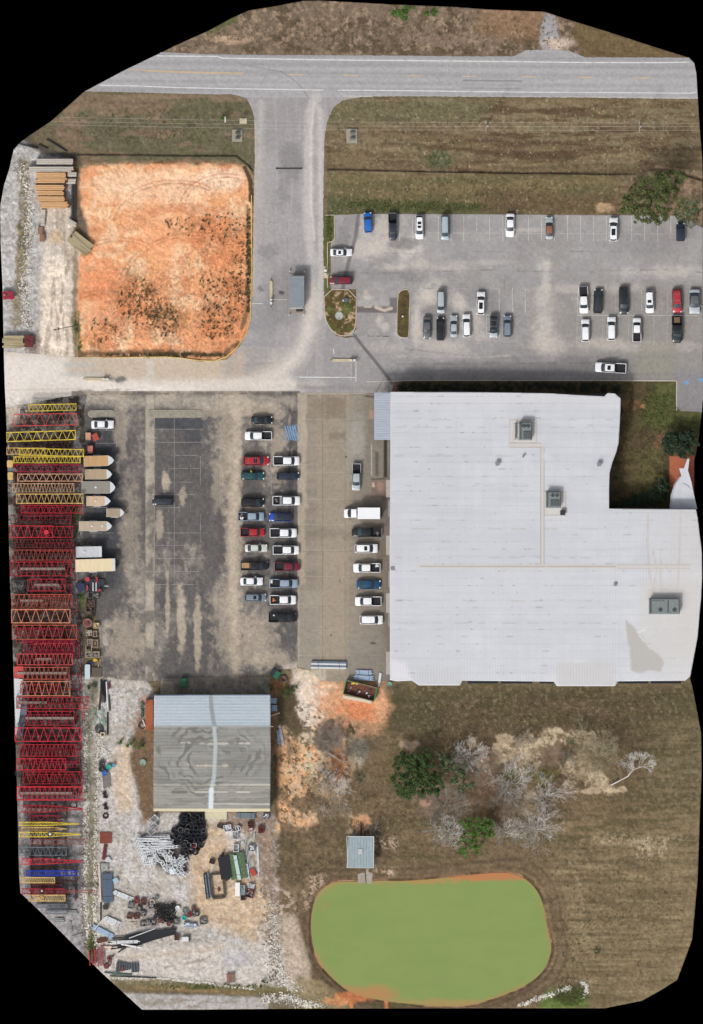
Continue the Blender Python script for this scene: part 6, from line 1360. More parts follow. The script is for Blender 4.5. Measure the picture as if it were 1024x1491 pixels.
# ---------------------------------------------------------------- crates, containers, bins
REDB = mat('red_tub', C(170,76,62), .7, var=.15); PEACH = mat('peach_tub', C(206,156,130), .7, var=.12)
for cx,cy,w_,h_,rz,m_,rim,l in ((128.5,635.5,7,10.5,0,PEACH,PEACH,'peach box left of the tilted red box'),(139,636.5,8,10,25,REDB,REDB,'tilted red box below the white sedan'),(131.5,654.5,7,10.5,0,mat('salmon_tub',C(196,126,112),.7,var=.12),REDB,'salmon box above the orange tan trailer')):
    t = thing('storage_box', l, 'box', P(cx,cy,0), R(rz)); MB().box(0,0,.5,w_*S,h_*S,1.0).build('box', rim, t); MB().box(0,0,1.05,w_*S+.08,h_*S+.08,.1,bev=.05).build('lid', m_, t); MB().box(0,0,1.12,.5,.12,.05).build('lid_handle', rim, t)
PAL = mat('pallet_wood', C(186,172,150), .85, var=.25, scale=4); FITM = mat('rusty_fittings', C(112,84,72), .8, var=.5, scale=9); FITG = mat('grey_fittings', C(150,146,142), .6, .3, var=.4, scale=9)
def crate(cx, cy, w_, h_, m_, label, ht=.8, rz=0, fill=None, name='pallet_crate', grp=None):
    t = thing(name, label, 'crate', P(cx,cy,0), R(rz), grp); W_,H_ = w_*S,h_*S
    for sx_,sy_,a,b in ((0,1,W_,.1),(0,-1,W_,.1),(1,0,.1,H_-.2),(-1,0,.1,H_-.2)): MB().box(sx_*(W_/2-.05),sy_*(H_/2-.05),ht/2,a,b,ht).build('side', m_, t)
    MB().box(0,0,.08,W_-.2,H_-.2,.14).build('floor', m_, t)
    r_ = random.Random(int(cx*7+cy)); f = MB()
    for k in range(14): f.box(r_.uniform(-.36,.36)*W_, r_.uniform(-.36,.36)*H_, .25+r_.uniform(0,ht*.6), r_.uniform(.1,.35), r_.uniform(.1,.5), .12, r_.uniform(0,3.1))
    f.build('contents', fill or FITM, t); return t
t = thing('round_tank','open round red brown tank on the boom yard edge','tank',P(127.5,907,0)); MB().torus((0,0,.9),.88,.08,24,6).build('rim', mat('tank_rim',C(176,140,132),.7), t); MB().cyl(0,0,0,.9,.9,24).build('shell', BC['dull'], t); MB().cyl(0,0,.9,.93,.78,24).build('rusty_water', mat('tank_inside',C(120,66,62),.4,var=.3,scale=2), t); MB().box(.3,.1,.96,.35,.5,.05).build('pump', TRIM, t)
crate(140.5,911,8,8,mat('cream_crate',C(210,190,146),.8,var=.12),'cream wooden crate right of the round tank',fill=mat('cream_load',C(214,192,150),.8,var=.2,scale=3))
crate(129.5,921.5,9,8,PAL,'pale crate below the round tank',fill=mat('pale_load',C(190,182,170),.8,var=.3,scale=4)); crate(138.5,923,6,9,PAL,'narrow crate of rusty fittings right of the pale crate')
crate(131,935,8,9,PAL,'grey crate above the corner of the open pallet frames',fill=FITG); crate(138.5,937,9,11,PAL,'crate with pale frame full of dark fittings'); crate(129.5,943,9,8,PAL,'low dark crate under the grey crate',fill=TRIM)
crate(129,953,9,9,PAL,'left one of the lowest pair of fitting crates',fill=FITG); crate(140,953,10,9,PAL,'right one of the lowest pair of fitting crates',fill=FITG)
tag(MB().box(0,0,.3,.9,.6,.5,.3,bev=.1).box(-.1,.2,.6,.5,.4,.3,1.0).build('yellow_sack', mat('yellow_sack',C(214,170,62),.8,var=.2)), 'small yellow sack below the lowest fitting crates','sack'); bpy.data.objects['yellow_sack'].location = P(138.5,961.5,0)
tag(MB().box(0,0,.3,1.1,.7,.5,.2,bev=.1).build('navy_sack', mat('navy_tarp',C(44,52,86),.7,var=.2), loc=P(133.5,965.5,0)), 'dark navy bundle left of the yellow sack','sack')
t = thing('white_tarp_stack','long white wrapped stack at the lower end of the crates','wrapped stack',P(127.5,978,0)); MB().box(0,0,.5,7.5*S,21*S,1.0,bev=.15).build('wrap', mat('white_wrap',C(196,214,226),.4,var=.08), t); MB().box(0,.8,1.02,7.7*S,.08,.03).box(0,-.8,1.02,7.7*S,.08,.03).build('strap', WHT, t)
t = thing('brown_platform','brown plank platform right of the white wrapped stack','platform',P(141,979,0)); 
for k in range(6): MB().box(-.9+.36*k,0,.3,.32,2.1,.1).build('plank', mat('brown_plank',C(104,94,86),.85,var=.3,scale=3), t)
tag(MB().box(0,0,.15,.12,2.6,.2,.1).box(.6,.2,.15,.1,2.4,.2,.1).box(.3,.3,.2,.1,3.0,.1,-.2).build('scrap_rail', mat('pale_rail',C(170,156,140),.8,var=.2), loc=P(143,967,0)), 'bundle of pale rails between crates and platform','rails')
# flat work trailer with red gear
t = thing('work_trailer','black mesh trailer loaded with red and blue gear below the cream trailer','trailer',P(138,853,0))
MB().box(0,0,.55,28*S,18*S,.12).build('deck', mat('deck_dark',C(52,56,66),.8,var=.3,scale=4), t)
fr = MB()
for s_ in (1,-1): fr.tube((-14*S,s_*9*S,1.0),(14*S,s_*9*S,1.0),.05,4); 
for k in range(-2,3): fr.tube((k*7*S,-9*S,1.0),(k*7*S,9*S,1.0),.04,4)
fr.build('rail', mat('rail_black',C(70,74,78),.6), t); MB().tube((14*S,0,.6),(20*S,-.1,.6),.07,6).build('tow_hitch', WHT, t)
for s_ in (1,-1):
    for wx in (-.5,.5): MB().tube((wx,s_*1.25,.36),(wx,s_*1.48,.36),.36,12).build('wheel', TYRE, t)
r_ = random.Random(44)
for k,(cx,cy,a,b,m_,l,nm) in enumerate(((127.5,843.5,1.1,1.2,'bright','red reel at the left end of the mesh trailer','hose_reel'),(141,844,.7,1.3,'bright','red machine standing upright on the mesh trailer','machine'),(145,859.5,1.0,.8,'salmon','salmon red motor on the lower right of the mesh trailer','motor'),(127,856,.5,1.4,'salmon','red tool chest at the lower left of the mesh trailer','tool_chest'))):
    t = thing(nm, l, nm.replace('_',' '), P(cx,cy,.62)); MB().cyl(0,0,0,.6,a*.45,12).build('body', BC[m_], t) if k==0 else MB().box(0,0,.3,a*.8,b*.8,.6,bev=.1).build('body', BC[m_], t); MB().torus((0,0,.62),.28,.08,12,5).build('handwheel', TRIM if k else BC['salmon'], t)
for cx,l in ((135.8,'left one of two pale upright tubes on the mesh trailer'),(140.3,'right one of two pale upright tubes on the mesh trailer')): tag(MB().tube((0,-.95,0),(0,.95,0),.17,10).build('pale_tube', mat('pale_tube',C(190,198,206),.4,var=.1), loc=P(cx,854.5,.85)), l, 'tube')
tag(MB().box(0,0,.5,1.6,1.9,1.0,.5,bev=.2).box(.5,.4,1.0,.8,.8,.3,.2).build('blue_tarp_heap', mat('navy_tarp',C(44,52,86),.7,var=.2), loc=P(117,855,0)), 'dark blue tarpaulin heap left of the mesh trailer','tarpaulin')
crate(140,868,9,9,mat('dark_cage',C(96,94,92),.7,var=.2),'dark cage below the mesh trailer',fill=FITG,name='cage'); crate(132,867,7,10,mat('dark_cage',C(96,94,92),.7,var=.2),'second dark cage, left of the first one below the mesh trailer',fill=TRIM,name='cage'); crate(132,882,13,17,mat('brown_cage',C(88,70,66),.8,var=.3),'brown rusty cage above the round tank',fill=FITM,name='cage'); crate(135.5,893,4,10,TRIM,'small black crate between rusty cage and round tank',fill=TRIM)
# dumpsters
GRN = mat('dumpster_green', C(30,104,74), .6, var=.15, dirt=C(30,60,48), dirt_amt=.5); LIDB = mat('dumpster_lid', C(36,44,46), .6, var=.2)
for cx,cy,w_,h_,rz,l in ((267.5,994.5,9,13,5,'green dumpster on the concrete apron above the warehouse'),(400.5,981,14,11,-32,'green dumpster with a half open dark lid at the yard corner')):
    t = thing('dumpster', l, 'dumpster', P(cx,cy,0), R(rz)); MB().box(0,0,.65,w_*S,h_*S,1.3).build('body', GRN, t); MB().box(-w_*S*.25,0,1.34,w_*S*.5-.02,h_*S+.04,.07).build('lid', GRN if rz==5 else LIDB, t); MB().box(w_*S*.25,0,1.34,w_*S*.5-.02,h_*S+.04,.07).build('lid', GRN, t)
    for s_ in (1,-1): MB().box(0,s_*(h_*S/2+.06),.9,w_*S*.6,.12,.15).build('fork_pocket', LIDB, t)
tag(MB().torus((0,0,.2),.62,.22,16,6).build('dark_ring', mat('rusty_ring',C(104,84,74),.8,var=.3), loc=P(413,988.5,0)), 'rusty brown ring beside the half open green dumpster','scrap')
t = thing('roll_off_container','open brown roll off container with green rim below the concrete yard','container',P(524.5,1006,0), R(-14))
MB().box(0,0,.2,6.8,2.9,.2).build('floor', mat('rusty_floor',C(112,70,58),.85,var=.35,scale=2), t)
for sy_ in (1,-1): MB().box(0,sy_*1.5,.8,6.9,.12,1.4).build('side_wall', mat('rolloff_brown',C(96,60,50),.8,var=.25), t); MB().box(0,sy_*1.5,1.54,7.0,.18,.08).build('rim', mat('rim_olive',C(120,128,96),.7,var=.3), t)
for sx_ in (1,-1): MB().box(sx_*3.45,0,.85,.14,2.9,1.5).build('end_gate', GRN, t); MB().box(sx_*3.45,0,1.66,.2,3.1,.1).build('rim', mat('rim_green',C(40,130,80),.6), t)
r_ = random.Random(9)
for k in range(9):
    m_ = [WHT, mat('grey_scrap',C(150,146,150),.6,var=.4), mat('dark_scrap',C(70,60,60),.8,var=.4)][k%3]; a,b = r_.uniform(-2.6,2.6), r_.uniform(-.9,.9)
    pp = Vector((a,b,0)); pp.rotate(Euler((0,0,R(-14)))); o_ = MB().box(0,0,.15,r_.uniform(.3,.8),r_.uniform(.2,.5),.2,r_.uniform(0,3),bev=.05).box(.2,.1,.25,r_.uniform(.2,.5),.15,.12,r_.uniform(0,3)).build('scrap_piece', m_, loc=P(524.5,1006,.3)+pp)
    tag(o_, 'loose pale or dark scrap piece lying inside the green rimmed roll off container', 'scrap', 'scrap in the roll off container')
tag(MB().box(0,0,.2,6.3,.7,.25).build('cream_beam', mat('cream_beam',C(220,206,184),.7,var=.12), loc=P(520.5,1018.5,.0), rz=R(-11)), 'long cream beam on the orange dirt under the roll off container','beam')
tag(MB().box(0,0,.2,.5,2.9,.3).build('white_beam', WHT, loc=P(553,989.5,.0), rz=R(-8)), 'short white beam standing out from the corner of the white building','beam')
GALV = mat('galvanised', C(222,226,230), .45, .0, var=.15, scale=2, dirt=C(160,164,170), dirt_amt=.5); GALB = mat('galvanised_blue', C(166,188,214), .4, .0, var=.2, scale=2, stretch=(.4,3,1)); DSH = mat('steel_dark_streak', C(110,124,144), .5, var=.2)
def bundle(cx, cy, Lp, Wp, rz, m_, label, n=6, h=.35, name='pipe_bundle', cat='pipe bundle', z=0.05, jit=.25, bands=True, part='pipe', round_=True, alt=None):
    t = thing(name, label, cat, P(cx,cy,z), R(rz)); r_ = random.Random(int(cx*3+cy*5)); L_=Lp*S; W_=Wp*S; d = W_/n
    for k in range(n):
        y_ = -W_/2+d*(k+.5); dx = r_.uniform(-jit,jit); mm = (alt if (alt and k%2) else m_)
        (MB().tube((-L_/2+dx,y_,d*.5),(L_/2+dx,y_,d*.5),d*.46,8) if round_ else MB().box(dx,y_,h/2,L_,d*.86,h)).build(part, mm, t)
    if bands:
        for s_ in (-.3,.3): MB().box(s_*L_,0,(d*1.0 if round_ else h)+.02,.08,W_,.04).build('band', TRIM, t)
    return t
bundle(479,968.5,51,11,-1,WHT,'long white and blue steel profile bundle at the lower end of the concrete yard',n=4,h=.5,round_=False,jit=.1,alt=DSH,z=.1,name='steel_bundle',cat='steel bundle',part='profile')
bundle(530,979,23,6.5,-2,GALB,'upper short pale blue sheet bundle by the roll off container',n=5,round_=False,name='steel_bundle',cat='steel bundle',part='profile'); bundle(529.5,987,28,7,-3,GALB,'lower pale blue sheet bundle just above the roll off container',n=6,round_=False,jit=.4,name='steel_bundle',cat='steel bundle',part='profile')
tag(MB().box(0,0,.3,1.6,.4,.3,.2).box(.5,-.2,.5,.5,.3,.2,.9).build('yellow_scrap', BC['yellow'], loc=P(517,994.5,0)), 'bit of yellow scrap behind the roll off container','scrap')
bundle(409.5,1070,30,4,-79,GALV,'pale blue pipes leaning beside the warehouse on the right, longer bundle',n=3); bundle(406,1074,20,4,-84,GALB,'shorter pale blue bundle on the right of the warehouse',n=3,round_=False)
t = thing('hvac_condenser','upper pale blue box at the right warehouse corner','air conditioner',P(398.5,1020.5,0)); MB().box(0,0,.5,1.25,1.15,1.0,bev=.05).build('casing', GALB, t); MB().torus((0,0,1.02),.4,.04,16,5).build('fan', DSH, t)
t = thing('hvac_condenser','lower pale blue box at the right warehouse corner','air conditioner',P(399.5,1031,0)); MB().box(0,0,.5,1.2,1.3,1.0,bev=.05).build('casing', GALB, t); MB().torus((0,0,1.02),.4,.04,16,5).build('fan', DSH, t)
tag(MB().tube(P(394.5,1042.5,2.2),P(407.5,1038,1.6),.12,8).build('downpipe', mat('cream_pipe',C(212,200,176),.6)), 'cream pipe sticking out from the right wall of the warehouse','pipe')
t = thing('rust_container','long rusty orange container beside the warehouse left wall','container',P(217.8,1041,0)); MB().box(0,0,1.2,11*S,44*S,2.4).build('body', mat('rust_orange',C(168,98,64),.8,var=.2,scale=1.2,dirt=C(130,62,44),dirt_amt=.8), t); c2=MB()
for k in range(14): c2.box(0,-20.5*S+k*3.1*S,2.42,10.4*S,.07,.03)
c2.build('roof_rib', mat('rust_rib',C(146,82,54),.8), t); MB().box(0,22.1*S,1.2,10*S,.08,2.2).build('door', BC['dull'], t)
t = thing('wire_coil','black wire coil left of the rusty orange container, beside a white pipe','coil',P(206.5,1056,0)); 
for k in range(3): MB().torus((.05*k,-.1*k,.1+.07*k),.75-.06*k,.06,18,5).build('loop', TRIM, t)
tag(MB().tube(P(208,1048,.2),P(212,1058,.2),.13,8).build('white_pipe', WHT), 'short white pipe between the wire coil and the rusty container','pipe')
bundle(207,1034,3,24,0,mat('green_wire',C(70,110,96),.7,var=.4),'green netting strip left of the rusty orange container',n=8,part='strip',name='netting_roll',cat='netting',bands=False)
# ---------------------------------------------------------------- pipes west of the warehouse
BLK = mat('black_hdpe', C(30,33,40), .5, var=.2, scale=1.5)
bundle(150.5,1006,33,9,-91,BLK,'thick black pipe bundle at the top of the stony strip',n=6,z=0); bundle(146,1020,28,3,-95,mat('rusty_dark',C(96,56,52),.8,var=.3),'rusty bar left of the black pipe bundle',n=2,bands=False); bundle(150.5,1022,20,4,-92,GALV,'grey rods under the thick black pipe bundle',n=5,bands=False)
bundle(156.3,1014,44,2.4,-86.5,WHT,'long white pipe right of the black pipes',n=1,bands=False,z=.2); bundle(156.8,1050,40,2.6,-90,BLK,'single long black pipe reaching down to the concrete box',n=1,bands=False,z=.05); bundle(159,998,10,3.5,-90,BC['maroon'],'dark red block right of the black pipe bundle',n=2,bands=False,round_=False,name='red_beam',cat='beam')
bundle(160,1022,24,1.4,-87,TRIM,'thin dark bar right of the long white pipe',n=1,bands=False)
gt = mat('green_pipe', C(132,176,160), .5, var=.2)
t = thing('green_pipe_heap','heap of pale green short pipes on the stones','pipe heap',P(144.5,1043,0)); r_ = random.Random(77)
for k in range(22): 
    a = R(r_.choice((75,100,-60))+r_.uniform(-12,12)); x_,y_ = r_.uniform(-1.2,1.2), r_.uniform(-1.5,1.5); l_ = r_.uniform(.5,.9); MB().tube((x_-l_*math.cos(a)/1,y_-l_*math.sin(a),.1+.02*k),(x_+l_*math.cos(a),y_+l_*math.sin(a),.1+.02*k),.06,6).build('pipe', gt, t)
t = thing('hose_coil','grey coiled hose on the stones below the green pipes','hose',P(145,1061,0))
for k in range(5): MB().torus((0,0,.08+.04*(k%2)),.95-.18*k,.085,22,5).build('loop', mat('hose_grey',C(72,74,80),.7,var=.2), t)
t = thing('manhole_box','square concrete box with a dark hole below the coiled hose','concrete box',P(149.5,1069.5,0)); 
for a,b,c,d in ((0,.38,1.0,.24),(0,-.38,1.0,.24),(.38,0,.24,.52),(-.38,0,.24,.52)): MB().box(a,b,.3,c,d,.6).build('wall', CONC, t)
MB().box(0,0,.1,.5,.5,.05).build('hole_floor', TRIM, t)
tag(MB().tube(P(154,1090,.15),P(153,1107,.15),.09,8).build('white_pipe', WHT), 'thin white pipe standing alone on the stony strip','pipe')
for cx,cy,r0,m_,l in ((148.5,1112,.65,TRIM,'black drum at the top of the blue and black drum group'),(147.5,1120,.6,BLK,'black drum left in the blue drum group'),(152.5,1125.5,.62,mat('blue_drum',C(40,96,170),.5,var=.15),'blue drum in the drum group'),(158.5,1117,.6,mat('teal_drum',C(30,160,150),.5,var=.15),'teal drum in the drum group'),(166,1114.5,.42,mat('blue_small',C(90,150,180),.5,var=.15),'small pale blue drum right of the teal drum'),(156.5,1122,.4,BLK,'small black drum between blue and teal ones')):
    t = thing('drum', l, 'drum', P(cx,cy,0)); MB().cyl(0,0,0,.85,r0,18).build('body', m_, t); MB().torus((0,0,.85),r0*.93,.04,18,5).build('rim', m_, t); MB().cyl(r0*.5,0,.85,.9,.07,8).build('cap', WHT, t)
bundle(155.5,1137,20,12,-86,mat('grey_rod',C(140,134,134),.7,var=.3),'fan of grey rods below the drum group',n=9,jit=.7,bands=False)
for cx,cy,l in ((153,1157,'black bent piece below the rod fan'),(154,1174,'black scrap lump above the black ring')):
    tag(MB().box(0,0,.2,.5,1.5,.4,.1,bev=.1).box(.1,-.5,.25,1.0,.5,.35,-.1,bev=.1).box(-.2,.3,.3,.7,.5,.3,.6,bev=.1).build('black_scrap', mat('black_rust',C(40,32,34),.8,var=.3), loc=P(cx,cy,0)), l, 'scrap')
tag(MB().torus((0,0,.2),.52,.17,16,6).build('black_ring', TYRE, loc=P(154,1188,0)), 'black ring left alone on the gravel','ring')
t = thing('rusty_plate','square rust brown plate on the gravel left of the warehouse yard','plate',P(154,1220,0)); MB().box(0,0,.25,17*S,16*S,.1).build('plate', mat('rust_plate',C(126,66,50),.8,var=.2,scale=1.2), t)
for a in (-.9,.9): MB().box(a,0,.1,.15,2.3,.2).build('bearer', TE, t)
bundle(152,1242,22,5,-98,BC['maroon'],'dark red beams below the square rust plate',n=4,round_=False,bands=False,name='beam_stack',cat='beam stack',part='beam')
tag(MB().cyl(0,0,0,.3,.7,14,.5).box(.5,-.3,.2,.6,.4,.3,.4).build('white_sacks', mat('pale_sack',C(196,198,202),.7,var=.2), loc=P(157.5,1251,0)), 'white heap just above the slate blue sheets','sack')
t = thing('cage_box','grey framed box above the slate blue sheets','cage',P(152.5,1262.5,0)); MB().torus((0,0,.5),.5,.05).build('ring', GALV, t); MB().box(0,0,.2,1.6,1.6,.4,bev=.1).build('box', mat('cage_grey',C(150,156,152),.7,var=.3,scale=5), t)
bundle(156.5,1293,42,15,-88,mat('slate_sheet',C(88,104,128),.5,var=.15,scale=1.5,stretch=(.3,3,1)),'slate blue ribbed sheet stack left of the gravel yard',n=8,round_=False,jit=.08,name='sheet_stack',cat='sheet stack',part='sheet',h=.6,bands=True)
bundle(145.8,1287,55,3.2,-87.5,mat('cream_pole',C(222,200,186),.6,var=.1),'long cream pole beside the slate blue sheet stack',n=1,bands=False,z=.4); bundle(147,1316,48,2.2,-90,TRIM,'long dark bar beneath the cream pole',n=2,bands=False)
tag(MB().box(0,0,.2,1.2,1.1,.4,.5).box(.2,.1,.45,.7,.6,.2,1.1).build('blue_plate', mat('pale_blue_plate',C(170,196,210),.4,var=.2), loc=P(168.5,1282,0)), 'pale blue crumpled plate right of the slate blue sheets','plate')
tag(MB().box(0,0,.3,1.2,1.0,.6,bev=.2).build('black_box', TRIM, loc=P(154,1321,0)), 'black box below the slate blue sheets','box')
bundle(179,1304,30,7,-22,GALV,'silver ladder like frame right of the slate blue sheets',n=4,bands=True,name='ladder_rack',cat='steel frame'); bundle(163,1341,24,8,-24,GALV,'upper silver profile bundle at the lower left',n=4,round_=False,name='steel_bundle',cat='steel bundle',part='profile'); bundle(150,1357,34,8,-27,GALB,'lower silver blue profile bundle at the lower left',n=5,round_=False,name='steel_bundle',cat='steel bundle',part='profile')
tag(MB().tube(P(137,1354,.3),P(152,1336,.3),.12,8).build('white_bar', WHT), 'white bar joining the two silver profile bundles','bar'); tag(MB().box(0,0,.15,2.4,1.0,.3,.2,bev=.2).build('rust_sheet', mat('rust_dark',C(92,56,44),.8,var=.3), loc=P(149,1369,0)), 'rust brown sheet below the silver blue profiles','sheet')
t = thing('black_pipe_pile','curving pile of long black pipes at the lower left','pipe pile',P(212,1362,0)); r_ = random.Random(21)
for k in range(11):
    a0 = r_.uniform(-2,2); y0 = -1.6+.26*k; pts = [Vector((-6.2+a0, y0-1.1-r_.uniform(0,.4), .2+.03*k)), Vector((-2,y0-.6,.25+.03*k)), Vector((2,y0*.7+.25,.25+.03*k)), Vector((6.2+a0*.3, y0*.45+.9, .2+.03*k))]
    MB().path(pts,.15,7).build('pipe', BLK, t)
tag(MB().tube(P(172,1387,.2),P(195,1372,.2),.13,8).build('black_pipe', BLK), 'single black pipe under the white bundled pipes','pipe'); tag(MB().tube(P(188,1366,.9),P(226,1352,.9),.1,8).build('white_pipe', WHT), 'thin white pipe lying across the pile of long black pipes','pipe')
bundle(182,1371.5,41,5,2,WHT,'upper strapped white pipe bundle at the lower left',n=3,z=.5); bundle(190,1377,30,3,-10,WHT,'lower white pipe with crossed straps',n=1,z=.4); bundle(159,1378.5,22,2.4,-1,mat('cream_pole',C(222,200,186),.6,var=.1),'short cream pole left of the strapped white pipes',n=1,bands=False)
t = thing('slate_roll','left slate grey rubber roll pile at the lower left edge','roll pile',P(180,1408,0))
for k in range(6): MB().tube((-1.5+.55*k,-1.1+.1*k,.25),(-1.2+.5*k,1.2-.1*k,.3),.27,8).build('roll', mat('slate_rubber',C(82,88,96),.7,var=.2), t)
t = thing('slate_roll','right slate grey rubber roll pile at the lower left edge','roll pile',P(198,1409,0))
for k in range(3): MB().tube((-.7+.55*k,-1.0,.25),(-.9+.6*k,1.0,.3),.27,8).build('roll', mat('slate_rubber',C(82,88,96),.7,var=.2), t)
tag(MB().box(0,0,.5,.6,1.1,.5,bev=.1).build('rust_lump', BC['dull'], loc=P(178,1411,0)), 'rusty lump on top of the left rubber rolls','scrap')
tag(MB().box(0,0,.2,.8,1.2,.4,.4,bev=.1).box(.5,.5,.25,1.2,.4,.3,.5,bev=.1).torus((0,-.9,.2),.4,.1).build('rust_lump', BC['dull'], loc=P(159,1397,0)), 'rusty curved scrap above the rubber rolls','scrap')
tag(MB().box(0,0,.2,1.0,1.1,.4,.2,bev=.1).torus((.1,.1,.4),.35,.1).build('rust_lump', BC['dull'], loc=P(155,1407,0)), 'rusty lump left of the rubber rolls','scrap')
tag(MB().tube(P(152,1416,.2),P(192,1419.5,.2),.14,8).build('green_pipe', mat('dark_green_pipe',C(60,96,90),.5)), 'dark green pipe along the lower edge of the gravel yard','pipe'); tag(MB().tube(P(160,1421,.15),P(228,1424,.15),.13,8).build('black_pipe', BLK), 'black pipe along the lower edge of the gravel yard','pipe')
# ---------------------------------------------------------------- black drain pipe coils below the warehouse
r_ = random.Random(31); spots = []
while len(spots) < 62:
    x_,y_ = r_.uniform(252,300), r_.uniform(1186,1242)
    lim = 262 if y_ < 1206 else (254 if y_ < 1226 else 266)
    if x_ < lim or x_ > 298 - max(0,(y_-1222))*.5: continue
    if y_ < 1190 and x_ > 296: continue
    if all(math.hypot(x_-a,y_-b) > 4.3 for a,b in spots): spots.append((x_,y_))
    elif r_.random() < .004: spots.append((x_,y_))
CO = []
pr = thing('drain_pipe_coil','black corrugated drain pipe coil in the heap below the warehouse','pipe coil',P(*spots[0],0),0,'black drain pipe coils')
for k in range(3): MB().torus((.03*k,0,.13+.2*k),.56-.04*(k%2),.17,18,6).build('loop', BLK, pr)
reg(pr)
for i,(a,b) in enumerate(spots[1:]):
    c = copy_tree(pr); c.location = P(a,b,r_.choice((0,.25,.5))); c.rotation_euler = (r_.uniform(-.35,.35), r_.uniform(-.35,.35), r_.uniform(0,6)); s_ = r_.uniform(.8,1.15); c.scale = (s_,s_,1)
for a,b,l in ((269,1245,'black coil at the tip of the coil heap'),(271,1236,'black coil second from the tip of the coil heap')):
    c = copy_tree(pr); c.location = P(a,b,0); c['label'] = l; c.scale=(.9,.9,1); del c['group']
crate(281.5,1232.5,9,10,mat('red_white_crate',C(214,170,166),.7,var=.2),'red and white crate right of the black coil heap',fill=BC['salmon'],rz=-8); crate(291,1210,8,9,mat('slate_crate',C(84,98,110),.6,var=.2),'slate grey crate right of the black coil heap',fill=DSH,rz=-10)
tag(MB().box(0,0,.2,1.3,.4,.3,.1).box(.6,-.3,.25,.5,.5,.4,.4,bev=.1).build('red_scrap', BC['bright'], loc=P(292.5,1201.5,0)), 'red scrap beside the black coil heap','scrap')
for cx,cy,l in ((225,1192.5,'upper silver basket at the lower left warehouse corner'),(224,1203,'middle silver basket at the lower left warehouse corner'),(221,1210,'lower silver basket touching the silver frame pile')): crate(cx,cy,11,9,GALV,l,fill=FITG,rz=cx,name='wire_basket',ht=.9)
# ---------------------------------------------------------------- galvanised frame pile
r_ = random.Random(8)
def ladder(x_, y_, ang, L_, w_, z_, label, n=6, m_=GALV, rr_=.10, grp='galvanised frames in the scrap pile'):
    t = thing('galvanised_ladder', label, 'steel frame', P(x_,y_,z_), R(ang), grp, tilt=(r_.uniform(-.12,.12), r_.uniform(-.12,.12)))
    for s_ in (1,-1): MB().tube((-L_/2,s_*w_/2,0),(L_/2,s_*w_/2,0),rr_,5).build('rail', m_, t)
    g = MB()
    for k in range(n): g.tube((-L_/2+L_*(k+.5)/n,-w_/2,0),(-L_/2+L_*(k+.5)/n,w_/2,0),rr_*.8,4)
    g.build('rungs', m_, t)
lab_a = 'long galvanised rail frame lying level in the upper silver pile'; lab_b = 'short galvanised frame tangled in the lower silver pile'
for k in range(22): ladder(r_.uniform(218,244), r_.uniform(1215,1240), r_.uniform(-5,5), r_.uniform(3.5,6), r_.uniform(.35,.8), r_.uniform(.2,1.2), lab_a, n=7)
for k in range(54):
    u = r_.random(); x_ = 206+u*64; y_ = 1240+u*22+r_.uniform(-13,13)
    if x_ > 272: continue
    ladder(x_, y_, r_.uniform(0,180), r_.uniform(.9,2.4), r_.uniform(.4,.9), r_.uniform(.15,1.2), lab_b, n=r_.randint(2,4), rr_=.10)
for k in range(8): ladder(199+k*1.7, 1222+k*4.2, 72+r_.uniform(-8,8), 2.6, .6, .4, 'silver frame on the left rim of the silver pile', n=6, grp='galvanised frames on the left rim')
tag(MB().box(0,0,.8,1.3,1.2,.5,.2,bev=.1).box(.5,.3,1.1,.6,.5,.2,.7).build('bright_box', mat('bright_galv',C(214,226,232),.4,var=.15), loc=P(251,1269,0)), 'bright pale box at the lower tip of the silver pile','box'); tag(MB().tube(P(256,1272,.6),P(272,1270,.6),.1,8).build('white_bar', WHT), 'white bar at the lower right edge of the silver pile','bar')
# ---------------------------------------------------------------- right of the coils: racks under the warehouse
bundle(358,1187.5,27,8,-2,mat('slate_galv',C(120,132,142),.5,.2,var=.2),'slate grey profile stack along the warehouse south wall',n=7,round_=False,name='steel_bundle',cat='steel bundle',part='profile',h=.7); crate(387.5,1188.5,9,8,DSH,'dark crate of silver fittings at the warehouse south east corner',fill=GALV)
crate(331.5,1206,11,10,GALV,'bright silver basket near the cream step',fill=GALV,rz=8,name='wire_basket'); crate(343,1216,8,12,GALV,'silver basket above the second one over the green stacks',fill=FITG,name='wire_basket'); crate(344,1235,8,11,GALV,'silver basket just above the green stacks',fill=FITG,name='wire_basket')
tag(MB().box(0,0,.2,1.6,.9,.4,-.3,bev=.2).build('black_tarp', TRIM, loc=P(321.5,1203,0)), 'black tarpaulin left of the bright silver basket','tarpaulin')
t = thing('cable_reel','black and white cable reel below the warehouse south wall','reel',P(347,1206,0)); MB().cyl(0,0,0,.7,.62,18).build('drum', TRIM, t); MB().torus((0,0,.72),.55,.07,18,5).build('flange', GALV, t); MB().box(0,0,.75,.2,.9,.08,.3).build('strap', WHT, t)
crate(365,1200,8,6,mat('dark_brown_box',C(66,50,42),.8,var=.2),'dark brown crate below the slate grey profile stack',fill=TE); crate(380,1208,8,10,BC['dull'],'rusty red crate at the right end below the warehouse',fill=BC['maroon']); crate(365,1208,7,5,BC['brick'],'small rusty crate above the pale curved pipe',fill=WHT)
tag(MB().path([P(371,1213,.3),P(370.5,1220,.3),P(369,1226,.3)],.17,8).build('pale_pipe', mat('pale_green_pipe',C(186,192,180),.5)), 'pale curved pipe right of the green stacks','pipe')
crate(366.5,1234.5,9,9,mat('grey_grate',C(110,108,108),.6,var=.2),'grey grated box right of the long dark bars',fill=GALV)
